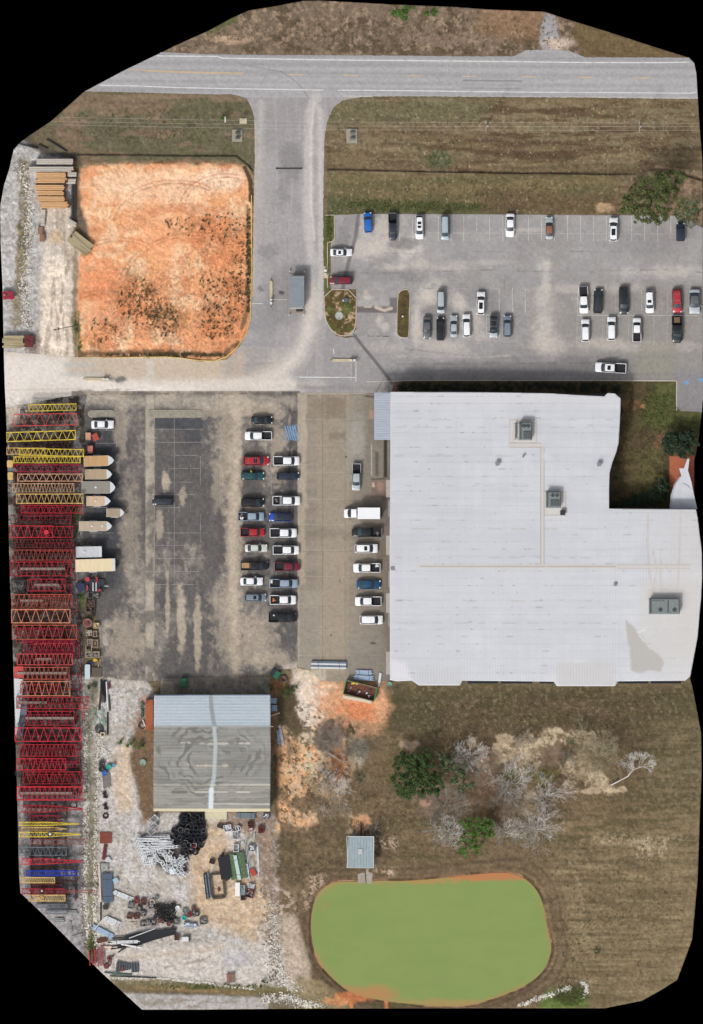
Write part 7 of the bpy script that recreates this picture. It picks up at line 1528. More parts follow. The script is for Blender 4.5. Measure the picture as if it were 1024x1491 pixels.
bundle(360.5,1246,52,4,-84,mat('bar_dark',C(88,92,98),.5,var=.2),'long dark bars right of the green stacks',n=4,alt=GALV,jit=.6,bands=False); bundle(376,1250,44,3,-87,GALV,'thin silver bars at the right side of the rack area',n=3,jit=.8,bands=False); bundle(371,1236,16,2.4,-88,GALV,'short silver bars beside the grey grated box',n=2,bands=False); bundle(360,1268,22,5,-83,GALV,'pale silver profiles beside the rust red plate',n=3,round_=False,name='steel_bundle',cat='steel bundle',part='profile')
t = thing('red_plate','rust red plate tilted at the right of the green stacks','plate',P(368.5,1270,0),R(28)); MB().box(0,0,.35,1.1,1.6,.15).build('plate', mat('red_plate',C(176,72,58),.7,var=.15), t); MB().box(0,0,.12,.9,.2,.25).build('bearer', TE, t)
GST = mat('green_mesh_stack', C(84,110,80), .8, var=.45, scale=5)
for cx,cy,w_,h_,rz,l in ((338.5,1262,10,38,11,'left green mesh stack of the rack area'),(353,1260,9,38,10,'right green mesh stack of the rack area')):
    t = thing('green_stack', l, 'mesh stack', P(cx,cy,0), R(rz)); MB().box(0,0,.4,w_*S,h_*S,.8).build('stack', GST, t); g = MB(); r2 = random.Random(int(cx))
    for k in range(46): g.box(r2.uniform(-.45,.45)*w_*S, r2.uniform(-.48,.48)*h_*S, .84, r2.uniform(.1,.3), r2.uniform(.1,.35), .08, r2.uniform(0,3))
    g.build('mesh_top', mat('green_light',C(120,142,112),.8,var=.3), t)
bundle(345.5,1263,36,5,-79.5,mat('pale_mint',C(200,226,220),.4,var=.1),'pale mint profile bundle between the two green stacks',n=3,round_=False,h=1.0,name='steel_bundle',cat='steel bundle',part='profile')
t = thing('black_mesh_roll','black mesh bundle left of the green stacks','mesh stack',P(327.5,1264,0),R(9)); 
for k in range(5): MB().box(-.95+.48*k,.2*math.sin(k*2),.5+.06*k,.45,5.4-.3*abs(k-2),.9).build('roll', BLK, t)
MB().tube((-1.0,1.5,.6),(.2,3.4,.6),.25,8).build('loose_end', BLK, t)
tag(MB().box(0,0,.3,1.2,1.0,.6,-.3,bev=.1).build('dark_crate', mat('dark_brown_box2',C(52,34,34),.8,var=.2), loc=P(309,1254.5,0)), 'small dark brown box left of the black mesh bundle','box')
tag(MB().box(0,0,.08,.5,2.6,.08,-.5).build('grey_board', mat('grey_board',C(168,162,150),.7), loc=P(311.5,1266,0)), 'grey board leading from the dark brown box down to the black frame','board')
t = thing('black_trestle','open black steel frame lying on the sand','steel frame',P(317,1290,0),R(6))
for a,b,c,d,m_ in ((-1.35,0,.25,5.2,'bar'),(1.35,0,.4,5.2,'bar'),(0,2.55,2.4,.3,'bar'),(0,-2.65,2.6,.4,'bar')): MB().box(a,b,.4,c,d,.8).build('side', mat('dark_steel',C(84,76,70),.8,var=.3,scale=3), t)
MB().box(.2,-.8,.15,.5,.9,.2,.2).build('debris', TE, t)
bundle(302,1290,37,8,-83,mat('black_beam',C(38,42,50),.6,var=.3),'black beam bundle left of the open black frame',n=4,round_=False,alt=DSH,jit=.3,name='beam_stack',cat='beam stack',part='beam',h=.7)
t = thing('white_box','bright white long box at the lower end of the green stacks','box',P(346,1295,0)); MB().box(0,0,.45,1.0,2.95,.9,bev=.04).build('body', mat('bright_white',C(236,234,230),.5,var=.04), t); MB().box(0,0,.93,1.04,2.99,.06).build('lid', mat('bright_white2',C(240,238,236),.5,var=.04), t)
crate(354,1296,6,14,mat('pale_crate',C(150,168,172),.6,var=.15),'pale crate beside the bright white long box',fill=mat('pale_blue_plate',C(170,196,210),.4,var=.2)); crate(354,1307,7,8,mat('dark_cage',C(96,94,92),.7,var=.2),'dark crate under the pale crate',fill=TRIM); crate(364,1300,12,14,BC['dull'],'crate of rusty mixed fittings right of the bright white box',fill=FITG,rz=-12); crate(366,1290,9,6,GALV,'silver basket above the rusty mixed fittings',fill=GALV,rz=-10,name='wire_basket')
# ---------------------------------------------------------------- fittings field in the lower yard
pal = thing('tyre','black tyre in the tyre heap of the lower yard','tyre',P(240,1322,0),0,'tyre heap'); MB().torus((0,0,.12),.34,.13,16,6).build('tread', TYRE, pal); reg(pal)
r_ = random.Random(15); n_ = 0; sp2 = [(240,1322)]
while len(sp2) < 44:
    x_,y_ = r_.uniform(226,255), r_.uniform(1317,1342)
    if y_ > 1334 and x_ < 236: continue
    if all(math.hypot(x_-a,y_-b) > 3.2 for a,b in sp2): 
        sp2.append((x_,y_)); c = copy_tree(pal); c.location = P(x_,y_,r_.choice((0,.2,.4))); c.rotation_euler = (r_.uniform(-.6,.6), r_.uniform(-.6,.6), 0)
    else:
        n_ += 1
        if n_ > 4000: break
items = [(199,1311,6,9,'crim','crimson tub at the left of the fittings field'),(209,1313,8,9,'dull','dark red crate beside the crimson tub'),(189,1334,8,8,'dull','left rusty crate of the lower fittings row'),(199,1334,8,8,'maroon','right rusty crate of the lower fittings row'),(209,1330,7,8,'black','black crate in the middle of the fittings field'),(203,1322,7,7,'black','black crate above the right rusty crate'),(191,1318,8,10,'grey','grey crate left of the crimson tub'),(220,1318,8,9,'black','dark crate under the white ring'),(233,1341,6,6,'brick','brick red crate under the tyre heap'),(276,1332,6,7,'crim','crimson crate right of the teal drum'),(285,1330,9,9,'black','dark crate at the right of the fittings field'),(296,1341,10,10,'grey','grey crate at the right end of the fittings field'),(209,1345,9,7,'black','left black crate of the lowest row'),(217,1343,8,7,'black','middle black crate of the lowest row'),(224,1343,6,8,'black','right black crate of the lowest row'),(282,1323,6,6,'dull','small brown crate above the crimson crate'),(257,1342,8,8,'grey','grey crate of rings left of the pale blue crates')]
for cx,cy,a,b,m_,l in items: crate(cx,cy,a,b,BC[m_],l,fill=(FITG if m_ in('grey','black') else FITM),ht=.6,rz=r_.uniform(-15,15))
for cx,cy,a,b,l in ((272,1347,9,7,'left pale blue crate under the teal drum'),(282,1348,9,6,'right pale blue crate under the crimson crate')): crate(cx,cy,a,b,GALB,l,fill=GALV,ht=.6)
for cx,cy,r0,m_,l in ((222,1313,3.8,'cream','white ring at the top of the fittings field'),(246,1345,3.6,'dull','round dark drum below the tyre heap'),(268.5,1336,3.6,'teal','teal drum in the fittings field'),(269.5,1326,4,'grey','grey ring above the teal drum'),(259,1322,3.6,'white','white round tub right of the tyre heap'),(228,1307,3.2,'grey','small grey ring above the tyre heap')):
    mm = {'cream':mat('cream_ring',C(222,206,190),.6),'dull':BC['dull'],'teal':mat('teal_drum',C(30,160,150),.5,var=.15),'grey':mat('grey_ring',C(120,124,124),.7,var=.2),'white':WHT}[m_]
    t = thing('drum', l, 'drum', P(cx,cy,0)); MB().torus((0,0,.4),r0*S*.8,.12,18,6).build('rim', mm, t); MB().cyl(0,0,0,.35,r0*S*.8,16).build('body', BC['dull'] if m_=='cream' else mm, t)
crate(194,1347,9,9,mat('sand_slab',C(196,186,172),.8),'pale low box in the lower left of the fittings field',ht=.15,fill=mat('sand_slab',C(196,186,172),.8),name='low_box')
crate(257.5,1365,7,8,BC['dull'],'brown crate at the end of the long black pipes',fill=FITM); t = thing('white_bin','white lidded box with a black shadow side right of the black pipes','box',P(270,1367.5,0)); MB().box(0,0,.4,1.4,1.0,.8,bev=.04).build('body', WHT, t); MB().box(.85,.1,.3,.25,1.3,.6).build('shadow_side', TRIM, t)  # black block beside the white box models its shaded side
tag(MB().box(0,0,.3,.4,1.3,.4,.2,bev=.1).build('black_bit', TRIM, loc=P(251.5,1353,0)), 'short black post at the end of the long black pipes','scrap')
t = thing('rusty_trolley','rusty brown trolley at the south edge of the gravel yard','trolley',P(336,1424,0),R(4))
for k in range(4): MB().box(-.7+.45*k,0,.35,.3,2.0,.12).build('slat', mat('trolley_rust',C(150,112,94),.8,var=.3), t)
MB().box(0,.9,.4,2.0,.15,.2).box(0,-.9,.4,2.0,.15,.2).build('frame', BC['dull'], t)
# roadside bits
for cx,cy,r0,l in ((588,17,0,''),):
    pass
# person in the high visibility vest
def person(px_, py_, rz):
    t = thing('person','person in a yellow high visibility vest beside the teal green sedan','person',P(px_,py_,.0), R(rz))
    SK = mat('skin_tone', (.35,.2,.14), .5, var=.05); VEST = mat('hi_vis_vest', C(206,232,70), .7, var=.1); PANTS = mat('dark_trousers', C(58,62,76), .8); HAIR = mat('dark_hair', (.03,.022,.018), .7)
    me = bpy.data.meshes.new('body')
    vs = [(0,0,.95),(0,0,1.15),(0,0,1.38),(0,0,1.52),(.02,0,1.62),(.02,0,1.74), (0,.11,.9),(.03,.12,.5),(-.02,.13,.08),(.12,.13,.04), (0,-.11,.9),(-.06,-.12,.5),(-.12,-.13,.08),(.02,-.13,.04), (0,.2,1.4),(.02,.27,1.14),(.2,.24,1.0),(.29,.22,.97), (0,-.2,1.4),(-.04,-.28,1.14),(.1,-.27,.92),(.16,-.26,.86)]
    es = [(0,1),(1,2),(2,3),(3,4),(4,5),(0,6),(6,7),(7,8),(8,9),(0,10),(10,11),(11,12),(12,13),(2,14),(14,15),(15,16),(16,17),(2,18),(18,19),(19,20),(20,21)]
    rad = [.15,.145,.17,.06,.1,.085,.09,.06,.045,.035,.09,.06,.045,.035,.06,.045,.035,.03,.06,.045,.035,.03]
    me.from_pydata(vs, es, []); o = bpy.data.objects.new('body', me); col.objects.link(o); o.parent = t; me.materials.append(SK)
    m_ = o.modifiers.new('skin','SKIN'); 
    for i,sv in enumerate(me.skin_vertices[0].data if me.skin_vertices else []): sv.radius = (rad[i],rad[i])
    if not me.skin_vertices:
        bm_ = None
    o.modifiers.new('sub','SUBSURF').levels = 2
    rings=[]
    for z_,a,b in ((.93,.17,.2),(1.1,.17,.2),(1.3,.18,.23),(1.42,.15,.24),(1.47,.1,.14)): rings.append([(a*math.cos(k*.524),b*math.sin(k*.524),z_) for k in range(12)])
    MB().loft(rings).build('vest', VEST, t, smooth=True)
    for s_,x0,x1 in ((1,.03,-.02),(-1,-.06,-.12)): MB().tube((0,s_*.11,.97),(x0,s_*.12,.5),.105,10,.08).tube((x0,s_*.12,.5),(x1,s_*.13,.08),.08,10,.065).build('trouser_leg', PANTS, t, smooth=True); MB().box(x1+.06,s_*.13,.05,.28,.1,.09,bev=.03).build('shoe', TRIM, t)
    for s_,e,h_ in ((1,(.02,.27,1.14),(.2,.24,1.0)),(-1,(-.04,-.28,1.14),(.1,-.27,.92))): MB().tube((0,s_*.19,1.42),e,.075,8,.06).build('sleeve', VEST, t, smooth=True)
    hr = []
    for z_,a in ((1.68,.115),(1.76,.115),(1.82,.09),(1.85,.03)): hr.append([(.0+a*math.cos(k*.628),a*.9*math.sin(k*.628),z_) for k in range(10)])
    MB().loft(hr).build('hair', HAIR, t, smooth=True)
    # hands: palm with five separate fingers
    for s_,wx,wy,wz in ((1,.29,.22,.97),(-1,.16,-.26,.86)):
        h = MB().box(wx+.04,wy,wz-.02,.09,.03,.085,bev=.01)
        for k in range(4): h.tube((wx+.085,wy,wz+.015-.024*k),(wx+.12,wy,wz+.0-.024*k),.0095,5).tube((wx+.12,wy,wz-.024*k),(wx+.145+(.006 if k in(1,2) else -.008),wy,wz-.03-.024*k),.008,5)
        h.tube((wx+.02,wy,wz+.02),(wx+.07,wy+s_*-.03,wz+.05),.011,5); h.build('hand', SK, t, smooth=True)
    return o
po = person(366,686,25)

for k,(x_,y0,y1,l) in enumerate(((46,1186,1310,'leftmost grey dunnage rail under the lower booms'),(62,1188,1316,'second grey dunnage rail from the left under the lower booms'),(80,1170,1300,'third grey dunnage rail from the left under the lower booms'),(95,1165,1318,'pale grey dunnage rail at the right under the lower booms'),(110,1266,1312,'short dark dunnage rail right of the blue section'))):
    t = thing('dunnage_rail', l, 'rail', P(x_,(y0+y1)/2,.15)); MB().box(0,0,.15,.28,(y1-y0)*S,.3).build('rail', mat('dunnage_grey',C(126,124,122),.8,var=.3,scale=2) if k==3 else mat('dunnage_dark',C(80,76,74),.8,var=.35,scale=2), t)
    for q in (-.4,0,.4): MB().box(0,q*(y1-y0)*S,-.1,1.0,.25,.2).build('foot', TE, t)
for cx,cy,a,b,rz,l in ((88,1340,12,7,0,'left grey steel frame at the lowest corner of the boom yard'),(103,1350,4,16,8,'upright grey steel profile at the lowest corner of the boom yard'),(112,1362,14,3,20,'grey steel bar lying askew at the lowest corner of the boom yard'),(106,1328,14,6,0,'dark grey frame right of the lowest grey lattice section')):
    bundle(cx,cy,max(a,b),min(a,b),rz+(90 if b>a else 0),mat('frame_grey',C(150,152,154),.6,var=.3),l,n=3,bands=False,name='steel_frame_part' if 0 else 'steel_rack',cat='steel frame')
for cx,cy,r_,l in ((27,1126,5,'dark cable loop at the far left below the bright red section'),(62,1025,3,'small ring on the long red boom section')):
    tag(MB().torus((0,0,0),r_*S,.07,18,5).torus((.1,.1,.1),r_*S*.8,.05,18,5).build('cable_loop', TRIM, loc=P(cx,cy,3.2)), l, 'cable')
# ---------------------------------------------------------------- vegetation
def leaf_mat(name, a, b, c=None):
    m, nt, bs = new_mat(name); N, L = nt.nodes, nt.links
    tc = N.new('ShaderNodeTexCoord'); n1 = N.new('ShaderNodeTexNoise'); n1.inputs['Scale'].default_value = .9; n1.inputs['Detail'].default_value = 5; n1.inputs['Roughness'].default_value = .8
    L.new(tc.outputs['Object'], n1.inputs['Vector']); cr = N.new('ShaderNodeValToRGB')
    cr.color_ramp.elements[0].position = .36; cr.color_ramp.elements[0].color = (*C(*a),1); cr.color_ramp.elements[1].position = .62; cr.color_ramp.elements[1].color = (*C(*b),1)
    if c: e = cr.color_ramp.elements.new(.72); e.color = (*C(*c),1)
    L.new(n1.outputs['Fac'], cr.inputs[0]); L.new(cr.outputs[0], bs.inputs['Base Color']); bs.inputs['Roughness'].default_value = .6; bs.inputs['Specular IOR Level'].default_value = .3
    return m
BARK = mat('bark', C(96,84,70), .9, var=.3, scale=3); GBARK = mat('grey_bark', C(184,180,174), .85, var=.2, scale=2); DBARK = mat('dull_twig', C(140,133,122), .85, var=.25, scale=2)
def crown(parent, lobes, m, seed, size=.3, per=60, dens=1.0, name='crown'):
    """lobes: (x,y,z,rx,ry,rz) in metres; leaves in clumps through each lobe, uneven rim with gaps"""
    r_ = random.Random(seed); V_, F_ = [], []
    for (lx,ly,lz,rx,ry,rz) in lobes:
        n = max(5, int(dens*rx*ry*5.2)); ph = [r_.uniform(0,6.28) for _ in range(3)]
        for _ in range(n):
            a = r_.uniform(0,6.283); k = 1+.16*math.sin(3*a+ph[0])+.12*math.sin(5*a+ph[1])+.08*math.sin(9*a+ph[2])
            q = r_.random()**.55*k; zc = lz + rz*r_.uniform(-.2,1)*math.sqrt(max(0,1-min(1,q*q*.9)))
            cx, cy = lx+rx*q*math.cos(a), ly+ry*q*math.sin(a); cr_ = r_.uniform(.35,.8)*min(1,.45+rx*.3)
            for _ in range(int(per*r_.uniform(.6,1.3))):
                d = Vector((r_.gauss(0,1),r_.gauss(0,1),r_.gauss(0,1))); d.normalize(); d *= cr_*r_.random()**.4
                p = Vector((cx+d.x, cy+d.y, zc+d.z*.7)); 
                nrm = Vector((r_.gauss(0,.6),r_.gauss(0,.6),1)).normalized(); u = nrm.orthogonal().normalized(); t_ = r_.uniform(0,6.28); v = nrm.cross(u)
                a1 = u*math.cos(t_)+v*math.sin(t_); a2 = nrm.cross(a1); s_ = size*r_.uniform(.6,1.25); o = len(V_)
                V_ += [tuple(p-a1*s_*.5), tuple(p+a2*s_*.28), tuple(p+a1*s_*.5), tuple(p-a2*s_*.28)]; F_.append((o,o+1,o+2,o+3))
    mb = MB(); mb.v, mb.f = V_, F_
    return mb.build(name, m, parent)
def tree(cx, cy, lobes_px, h, m, label, seed, cat='tree', group=None, size=.36, dens=1.0, per=60, name='tree', trunk=.3):
    t = thing(name, label, cat, P(cx,cy,0), 0, group)
    lobes = [((x-cx)*S, (cy-y)*S, h*zf, a*S, b*S, h*.35) for x,y,a,b,zf in lobes_px]
    mb = MB(); r_ = random.Random(seed); mb.tube((0,0,-.2),(0,0,h*.3),trunk,8,trunk*.8)
    for (lx,ly,lz,*_) in lobes:
        mid_ = (lx*.45,ly*.45,h*.5); mb.tube((0,0,h*.3),mid_,trunk*.5,6,trunk*.35).tube(mid_,(lx,ly,lz+.3),trunk*.35,5,trunk*.12)
        for _ in range(4):
            a = r_.uniform(0,6.28); mb.tube((lx,ly,lz),(lx+1.6*math.cos(a),ly+1.6*math.sin(a),lz+r_.uniform(0,.8)),trunk*.14,4,.02)
    mb.build('trunk', BARK, t); crown(t, lobes, m, seed, size, per, dens); return t
OAK = leaf_mat('oak_leaves',(58,68,40),(112,122,66),(154,158,108)); DKG = leaf_mat('dark_leaves',(38,56,32),(76,100,46),(104,124,66)); GRY = leaf_mat('grey_green_leaves',(74,86,70),(128,138,112),(156,160,140)); EVG = leaf_mat('evergreen_leaves',(30,48,34),(52,72,46),(72,90,54)); BRI = leaf_mat('bright_leaves',(54,84,30),(92,128,50),(116,150,66)); HDG = leaf_mat('hedge_leaves',(20,32,22),(38,52,32),(52,66,38))
tree(950,285,[(930,292,22,20,.62),(955,272,26,18,.7),(975,262,22,14,.66),(945,312,24,14,.55),(972,285,20,18,.68),(915,297,13,13,.5),(963,310,14,13,.5),(985,256,14,9,.62)],8.5,OAK,'big spreading oak hanging over the top row of bays',1,dens=.85,trunk=.4,name='oak_tree')
tree(1000,318,[(998,310,14,8,.55),(1010,300,10,10,.6),(1004,326,10,6,.5)],4.5,GRY,'thin grey green small tree right of the big oak',2,dens=.35,trunk=.12,per=40)
tree(608,1130,[(592,1112,20,16,.6),(612,1106,22,14,.66),(588,1138,18,18,.6),(610,1130,18,20,.7),(630,1142,18,16,.62),(605,1152,16,12,.55)],7,DKG,'dense dark green tree, largest one in the south field',3,dens=1.15,trunk=.3)
tree(655,1122,[(648,1104,16,10,.6),(660,1122,20,14,.62),(674,1136,18,13,.55)],6,leaf_mat('mixed_leaves',(44,60,36),(104,120,84),(140,150,120)),'looser grey green tree touching the right side of the large dark tree',4,dens=.7,trunk=.25)
tree(695,1213,[(682,1228,16,15,.5),(694,1204,20,14,.6),(712,1208,13,12,.5),(676,1240,8,8,.4)],5.5,BRI,'bright green tree above the upper edge of the pond',5,dens=.85,trunk=.22)
tree(592,18,[(590,18,16,9,.6)],5,BRI,'green shrub at the top photo edge, larger of the two',6,dens=1,cat='shrub',name='shrub'); tree(628,18,[(628,18,11,6,.6)],4,BRI,'smaller green shrub at the top photo edge',7,dens=1,cat='shrub',name='shrub')
tree(990,646,[(985,642,20,15,.6),(1000,648,16,18,.65),(975,652,12,12,.5),(1006,636,9,11,.55)],5,EVG,'wide dark evergreen at the right edge above the brick terrace',8,dens=1.5,trunk=.25,name='evergreen_tree')
tree(962,712,[(962,708,12,11,.5),(955,724,13,10,.45),(968,722,8,12,.5)],3,EVG,'dark clipped bush left of the curved entrance canopy',9,dens=1.5,cat='bush',name='bush',trunk=.1); tree(925,730,[(930,729,15,8,.4),(912,733,12,5,.35)],2.4,EVG,'low dark bush in the corner of the roof notch',10,dens=1.5,cat='bush',name='bush',trunk=.1); tree(897,734,[(897,734,9,5,.4)],1.8,EVG,'small dark bush against the wall at the roof notch',11,dens=1.4,cat='bush',name='bush',trunk=.08)
xs_ = [588,604,620,637,654,671,688,705,723,741,759,777,795,812,828,846,863,878,896]
for i,x_ in enumerate(xs_):
    rr_ = random.Random(50+i); b_ = rr_.uniform(5.5,6.8)
    t = tree(x_,563.5,[(x_,563.5 if x_<880 else 566,9.5,b_,.5)],2.3,HDG,'dark clipped hedge bush in the row along the north wall of the big white building',60+i,cat='bush',group='hedge bushes along the north wall',name='hedge_bush',dens=1.5,trunk=.08,size=.24)
for (cx,cy,a,b,h,m_,l,dn) in ((176,1079,5,6,1.2,BRI,'bright green weed clump on the gravel left of the warehouse',1.2),(187,1081,4,6,1,BRI,'thin weed clump between the bright weed clump and the warehouse',.6),(196,1087,8,6,1.2,BRI,'wide weed clump by the brown soil left of the warehouse',.9),(204,1083,5,5,1,DKG,'small dark weed at the brown soil left of the warehouse',.6),(416,1005,9,12,1.6,DKG,'dark green shrub right of the half open dumpster',.9),(430,1000,6,7,1.2,DKG,'small shrub by the pale sand right of the dumpster',.6),(508,1068,6,7,1.4,GRY,'round grey shrub on the sand left of the ash tree',1.),(389,1430,6,5,1.2,DKG,'lone dark bush at the south edge of the gravel yard',1.1),(869,1384,5,5,1.1,DKG,'lone small bush in the field right of the pond',.7),(112,480,4,12,.9,DKG,'green weeds at the lower left corner of the clay pad',.7),(115,505,3,8,.7,BRI,'yellow green weeds at the very corner of the clay pad',.6),(396,1002,6,7,1.2,DKG,'green weeds above the right warehouse corner',.7),(134,998,9,5,.8,DKG,'weeds at the end of the green strip by the white wrapped stack',.6),(118,868,4,5,.6,BRI,'bright weeds left of the rusty cage',.8),(110,745,5,13,1,DKG,'dark weeds between boom sections and the trailers',.8),(109,778,5,12,1,DKG,'dark weeds left of the gap under the beige trailer',.7),(523,1135,7,9,1,GRY,'sparse green grey shrub on the pale sand patch',.6),(748,1125,8,6,1.4,BRI,'olive shrub among the bare trees by the pale sand',.6),(790,1128,8,5,1,GRY,'dull shrub below the big pale sand patch',.5),(328,170,6,4,.6,BRI,'green weeds round the white meter box',.6),(504,446,6,8,.4,BRI,'grass tuft in the rounded planted island',.4),(830,1078,8,6,1.4,GRY,'grey green shrub in the gap of the pale sand',.7)):
    tree(cx,cy,[(cx,cy,a,b,.5)],h,m_,l,int(cx+cy),cat='shrub',name='shrub',dens=dn*1.6,trunk=.04,size=.2,per=45)
def bare(cx, cy, spread, h, label, seed, m=GBARK, depth=6, r0=.055, lean=None, nb=6, twig=1.0, grp='leafless trees in the south field'):
    t = thing('bare_tree', label, 'tree', P(cx,cy,0), 0, grp); r_ = random.Random(seed); tr_ = MB(); br = MB()
    def grow(p, d, L_, r, k):
        q = p + d*L_
        (tr_ if k >= depth-1 else br).tube(p, q, r, 5 if k > 3 else 3, r*.7)
        if k == 0: return
        n = 3 if k > depth-3 else (3 if r_.random() < .6 else 2)
        for _ in range(n):
            ax = Vector((r_.gauss(0,1), r_.gauss(0,1), r_.gauss(0,.9))).normalized(); nd = (d + ax*r_.uniform(.35,.95)); nd.z = nd.z*.75+.12; nd.normalize()
            grow(q, nd, L_*r_.uniform(.5,.95), max(.016, r*.66), k-1)
    for i in range(nb+5):
        a = 6.283*i/nb + r_.uniform(-.4,.4)
        d = Vector((math.cos(a), math.sin(a), r_.uniform(.2,2.2))) if lean is None else Vector((lean[0]+r_.uniform(-.25,.25), lean[1]+r_.uniform(-.25,.25), .4))
        grow(Vector((0,0,.1)), d.normalized(), spread*S*r_.uniform(.3,.56), r0*r_.uniform(.6,1.2), depth-1)
    tr_.build('trunk', m, t); br.build('branches', m, t); return t
WHB = mat('white_bark', C(200,197,192), .85, var=.2, scale=2)
bare(482,1082,20,5,'grey thicket of dead branches at the top of the sandy strip',1,DBARK,nb=7)
bare(519,1094,17,4,'small grey round leafless tree on the pale sand ring',2,DBARK,nb=7)
bare(490,1148,25,5,'grey leafless tree at the bottom of the sandy strip',3,WHB,nb=6); bare(476,1128,15,4,'smaller grey leafless tree above the sandy strip bottom',4,DBARK,nb=5)
bare(652,1172,26,5,'grey leafless tree under the large dark green tree',5,DBARK,nb=6); bare(655,1215,22,5,'pale leafless tree left of the bright green tree',6,WHB,nb=7)
bare(686,1102,20,5,'pale leafless tree between grey green tree and the sand spots',7,WHB,nb=6); bare(745,1140,34,6,'large tangled leafless tree beside the big pale sand patch',8,WHB,nb=7); bare(738,1165,24,5,'leafless tree in the middle above the pond',9,DBARK,nb=6)
bare(738,1213,20,4.5,'white twiggy bush left of the brightest white one above the pond',10,WHB,nb=8,depth=5); bare(783,1208,25,5,'brightest white leafless tree above the right end of the pond',11,WHB,nb=8)
bare(795,1158,24,5,'leafless tree with long curving boughs below the pale sand',12,WHB,nb=5); bare(872,1098,30,5,'olive grey leafless tree right of the pale sand',13,mat('olive_twig',C(150,146,118),.85,var=.2),nb=7); bare(826,1104,14,3.5,'small grey shrub in the middle of the right pale sand patch',14,DBARK,nb=6,depth=5); bare(760,1080,14,3.5,'small blue grey shrub at the top left of the pale sand',15,DBARK,nb=6,depth=5); bare(546,1210,12,3,'faint low twigs right of the pump house',16,DBARK,nb=6,depth=4)
# fallen-looking tree whose trunk leans far to the right
t = thing('leaning_bare_tree','white leafless tree leaning far right with a long visible trunk','tree',P(890,1143,0)); mb = MB(); br = MB(); r_ = random.Random(5)
pp = [Vector(((x-890)*S,(1143-y)*S,z)) for x,y,z in ((890,1143,.1),(902,1137,1.6),(915,1130,3),(922,1121,4),(930,1118,4.6))]
for a,b,r1,r2 in zip(pp[:-1],pp[1:],(.15,.13,.11,.08),(.13,.11,.08,.05)): mb.tube(a,b,r1,7,r2)
def grow(p,d,L_,r,k):
    q = p+d*L_; br.tube(p,q,r,3 if k < 4 else 5,r*.68)
    if k == 0: return
    for _ in range(3 if k > 1 else 3):
        ax = Vector((r_.gauss(0,1),r_.gauss(0,1),r_.gauss(0,.5))).normalized(); nd=(d+ax*r_.uniform(.35,.7)); nd.z*=.7; nd.normalize(); grow(q,nd,L_*r_.uniform(.65,.85),max(.018,r*.64),k-1)
for p_,d_ in ((pp[-1],(1,.3,.4)),(pp[3],(-.7,.5,.6)),(pp[2],(.3,.9,.6)),(pp[-1],(1,.05,.1)),(pp[-1],(.6,.8,.2)),(pp[3],(.1,1,.3)),(pp[3],(-.3,1,.2)),(pp[4],(.2,1,.3)),(pp[2],(-.1,1,.3)),(pp[4],(.9,.5,.2)),(pp[3],(-.5,.9,.3))): grow(p_,Vector(d_).normalized(),r_.uniform(.9,1.4),.035,4)
mb.build('trunk', WHB, t); br.build('branches', WHB, t)
tag(MB().tube(P(478,1096,.5),P(498,1109,.6),.13,6,.09).tube(P(498,1109,.6),P(508,1108,.4),.09,5,.05).tube(P(486,1101,.5),P(490,1097,.8),.05,4).build('fallen_log', WHB), 'fallen pale log between the thicket and the sand ring','log')
# loose stones, weeds: nobody could count them
def scatter_stones(name, label_pts, n, r0, r1, m, seed, zz=0.0):
    r_ = random.Random(seed); mb = MB()
    for (pts, wd, k) in label_pts:
        seg = list(zip(pts[:-1],pts[1:])); 
        for _ in range(int(n*k)):
            (a,b) = r_.choice(seg); t_ = r_.random(); x_ = a[0]+(b[0]-a[0])*t_+r_.gauss(0,wd*.45); y_ = a[1]+(b[1]-a[1])*t_+r_.gauss(0,wd*.45)
            i_, j_ = min(H-1,max(0,int(y_/STEP))), min(W-1,max(0,int(x_/STEP))); p = P(x_,y_,ZG[i_,j_]+zz)
            d, _, _ = sdpoly(np.array([x_]), np.array([y_]), OUT)
            if d[0] > -1.5: continue
            mb.rock(p, r_.uniform(r0,r1)*r_.choice((.6,.8,1)), r_)
    o = mb.build(name, m); tag(o, kind='stuff'); return o
STW = mat('white_rubble', C(222,218,210), .85, var=.25, scale=.7); STG = mat('grey_rubble', C(140,132,120), .9, var=.4, scale=.6)
scatter_stones('riprap', [([(123,1000),(124,1100),(125,1200),(124,1300),(128,1370)],5,1.0),([(143,1070),(143,1120),(141,1180),(139,1260),(138,1330),(141,1385)],4,.9),([(30,240),(45,300),(36,400),(40,480)],9,.8),([(380,1455),(420,1452),(440,1462),(470,1466)],8,.7),([(400,1330),(398,1380),(410,1420),(430,1440)],10,.5),([(756,1464),(790,1452),(822,1441),(830,1438)],4,.45),([(846,1430),(855,1436),(851,1452)],3.5,.2),([(160,1424),(220,1423),(300,1431),(370,1440)],2,.35),([(140,1060),(150,1090),(160,1105)],6,.25)], 900, .10, .30, STW, 2)
scatter_stones('rubble', [([(122,1010),(124,1100),(126,1200),(124,1300),(126,1380)],7,1.0),([(142,1060),(142,1120),(140,1260),(139,1385)],5,.7),([(28,230),(42,300),(34,400),(38,480)],10,.7),([(395,1290),(398,1380),(405,1430)],13,.6),([(385,1455),(440,1462)],9,.3),([(110,700),(108,900),(114,980)],5,.4),([(500,520),(500,521)],.1,0)], 800, .10, .28, STG, 3)
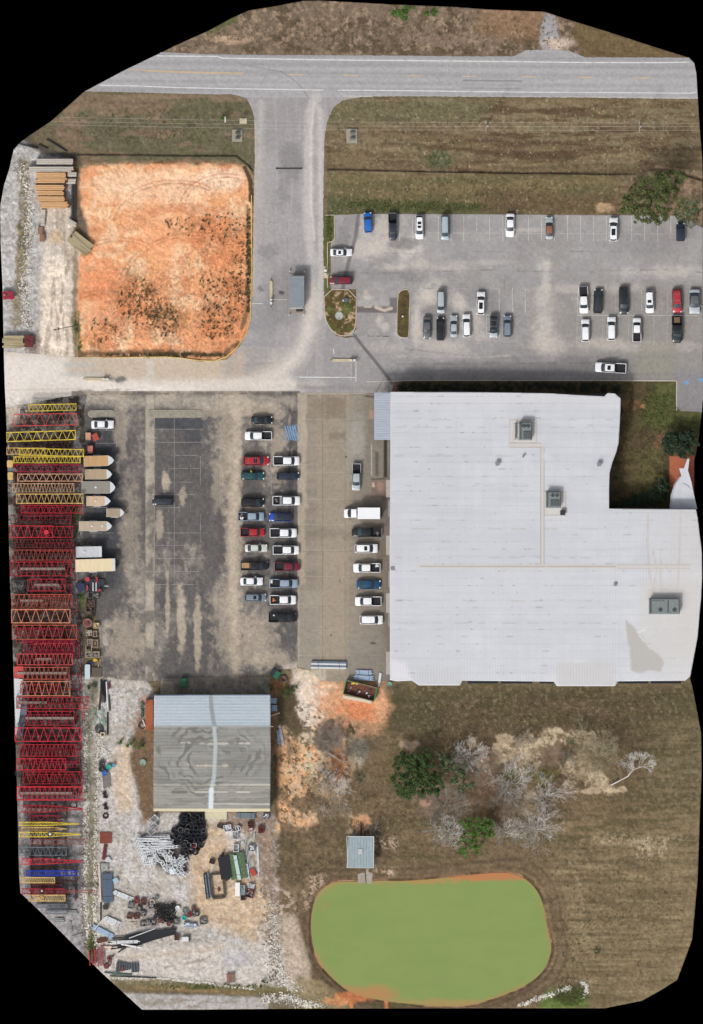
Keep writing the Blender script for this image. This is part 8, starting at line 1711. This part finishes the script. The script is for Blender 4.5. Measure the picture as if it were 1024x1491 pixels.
def weeds(name, spots, m, seed, n=10, s0=.25, s1=.5):
    r_ = random.Random(seed); mb = MB()
    for (cx,cy,rx,ry,k) in spots:
        for _ in range(k):
            a = r_.uniform(0,6.28); q = r_.random()**.6; x_,y_ = cx+rx*q*math.cos(a), cy+ry*q*math.sin(a)
            if y_ < 90 or y_ > 1420 or x_ > 1000:
                if sdpoly(np.array([x_]), np.array([y_]), OUT)[0][0] > -3: continue
            i_, j_ = min(H-1,max(0,int(y_/STEP))), min(W-1,max(0,int(x_/STEP))); p = P(x_,y_,ZG[i_,j_])
            for _ in range(n):
                d = Vector((r_.gauss(0,1),r_.gauss(0,1),r_.uniform(.5,1.4))).normalized()*r_.uniform(s0,s1); sd = Vector((-d.y,d.x,0)).normalized()*.06
                mb.poly([tuple(p-sd),tuple(p+sd),tuple(p+d+sd*.4),tuple(p+d-sd*.4)])
    return tag(mb.build(name, m), kind='stuff')
DRY = mat('dry_weed_blades', C(96,84,56), .9, var=.4, scale=2); GRN2 = mat('green_weed_blades', C(92,104,54), .9, var=.4, scale=2)
weeds('dry_weeds', [(205,440,32,34,100),(240,465,22,24,60),(322,330,36,26,35),(320,425,34,34,60),(318,470,26,26,60),(350,400,10,60,40),(150,480,20,20,20),(270,330,40,14,20),(235,517,95,2.5,150),(362,380,3,80,120)], DRY, 4)
weeds('field_grass_tufts', [(840,1040,170,40,420),(700,1040,120,30,300),(880,1330,120,120,620),(620,200,140,50,300),(880,200,130,50,300),(700,285,210,22,400),(230,190,120,30,260),(470,1250,60,40,160),(560,1180,60,40,160),(830,1440,26,20,260),(600,50,320,28,500),(940,630,40,60,200)], mat('field_blades', C(116,104,76), .9, var=.45, scale=.6), 5, n=5, s0=.2, s1=.42)
weeds('green_grass_tufts', [(640,232,16,12,30),(600,300,110,8,240),(830,1450,26,14,260),(133,1375,5,14,60),(300,1436,90,4,120),(480,330,4,20,70),(210,180,110,28,50),(1000,310,20,16,120),(960,600,30,30,200)], GRN2, 6, n=6)
# ---------------------------------------------------------------- light, sky, camera
EL = R(46); AZ_TRAVEL = math.atan2(0.86, 0.50)          # light travels towards the photo's upper right
sun = bpy.data.lights.new('sun', 'SUN'); sun.energy = 2.1; sun.angle = R(7); sun.color = (1, .965, .92)
so = bpy.data.objects.new('sun', sun); col.objects.link(so)
tr = Vector((math.cos(AZ_TRAVEL) * math.cos(EL), math.sin(AZ_TRAVEL) * math.cos(EL), -math.sin(EL)))
so.rotation_euler = tr.to_track_quat('-Z', 'Y').to_euler(); so.location = (-60, -80, 90)
w = bpy.data.worlds.new('World'); scene.world = w; w.use_nodes = True
nt = w.node_tree; sky = nt.nodes.new('ShaderNodeTexSky'); sky.sky_type = 'NISHITA'; sky.sun_disc = False
sky.sun_elevation = EL
sx, sy = -tr.x, -tr.y
sky.sun_rotation = math.atan2(sx, sy)
sky.air_density = 1.0; sky.dust_density = 6.0; sky.ozone_density = .4
hs = nt.nodes.new('ShaderNodeHueSaturation'); hs.inputs['Saturation'].default_value = .35      # thin cloud greys the sky
nt.links.new(sky.outputs[0], hs.inputs['Color'])
bg = nt.nodes['Background']; bg.inputs['Strength'].default_value = 0.14
nt.links.new(hs.outputs[0], bg.inputs['Color'])
cam = bpy.data.cameras.new('camera'); cam.type = 'ORTHO'
cam.ortho_scale = 1491 * S; cam.sensor_fit = 'VERTICAL'
co_ = bpy.data.objects.new('camera', cam); col.objects.link(co_); co_.location = (0, 0, 150)
cam.clip_start = 1; cam.clip_end = 1000
scene.camera = co_
scene.view_settings.view_transform = 'Standard'; scene.view_settings.look = 'None'
scene.view_settings.exposure = EXPO; scene.view_settings.gamma = 1.0
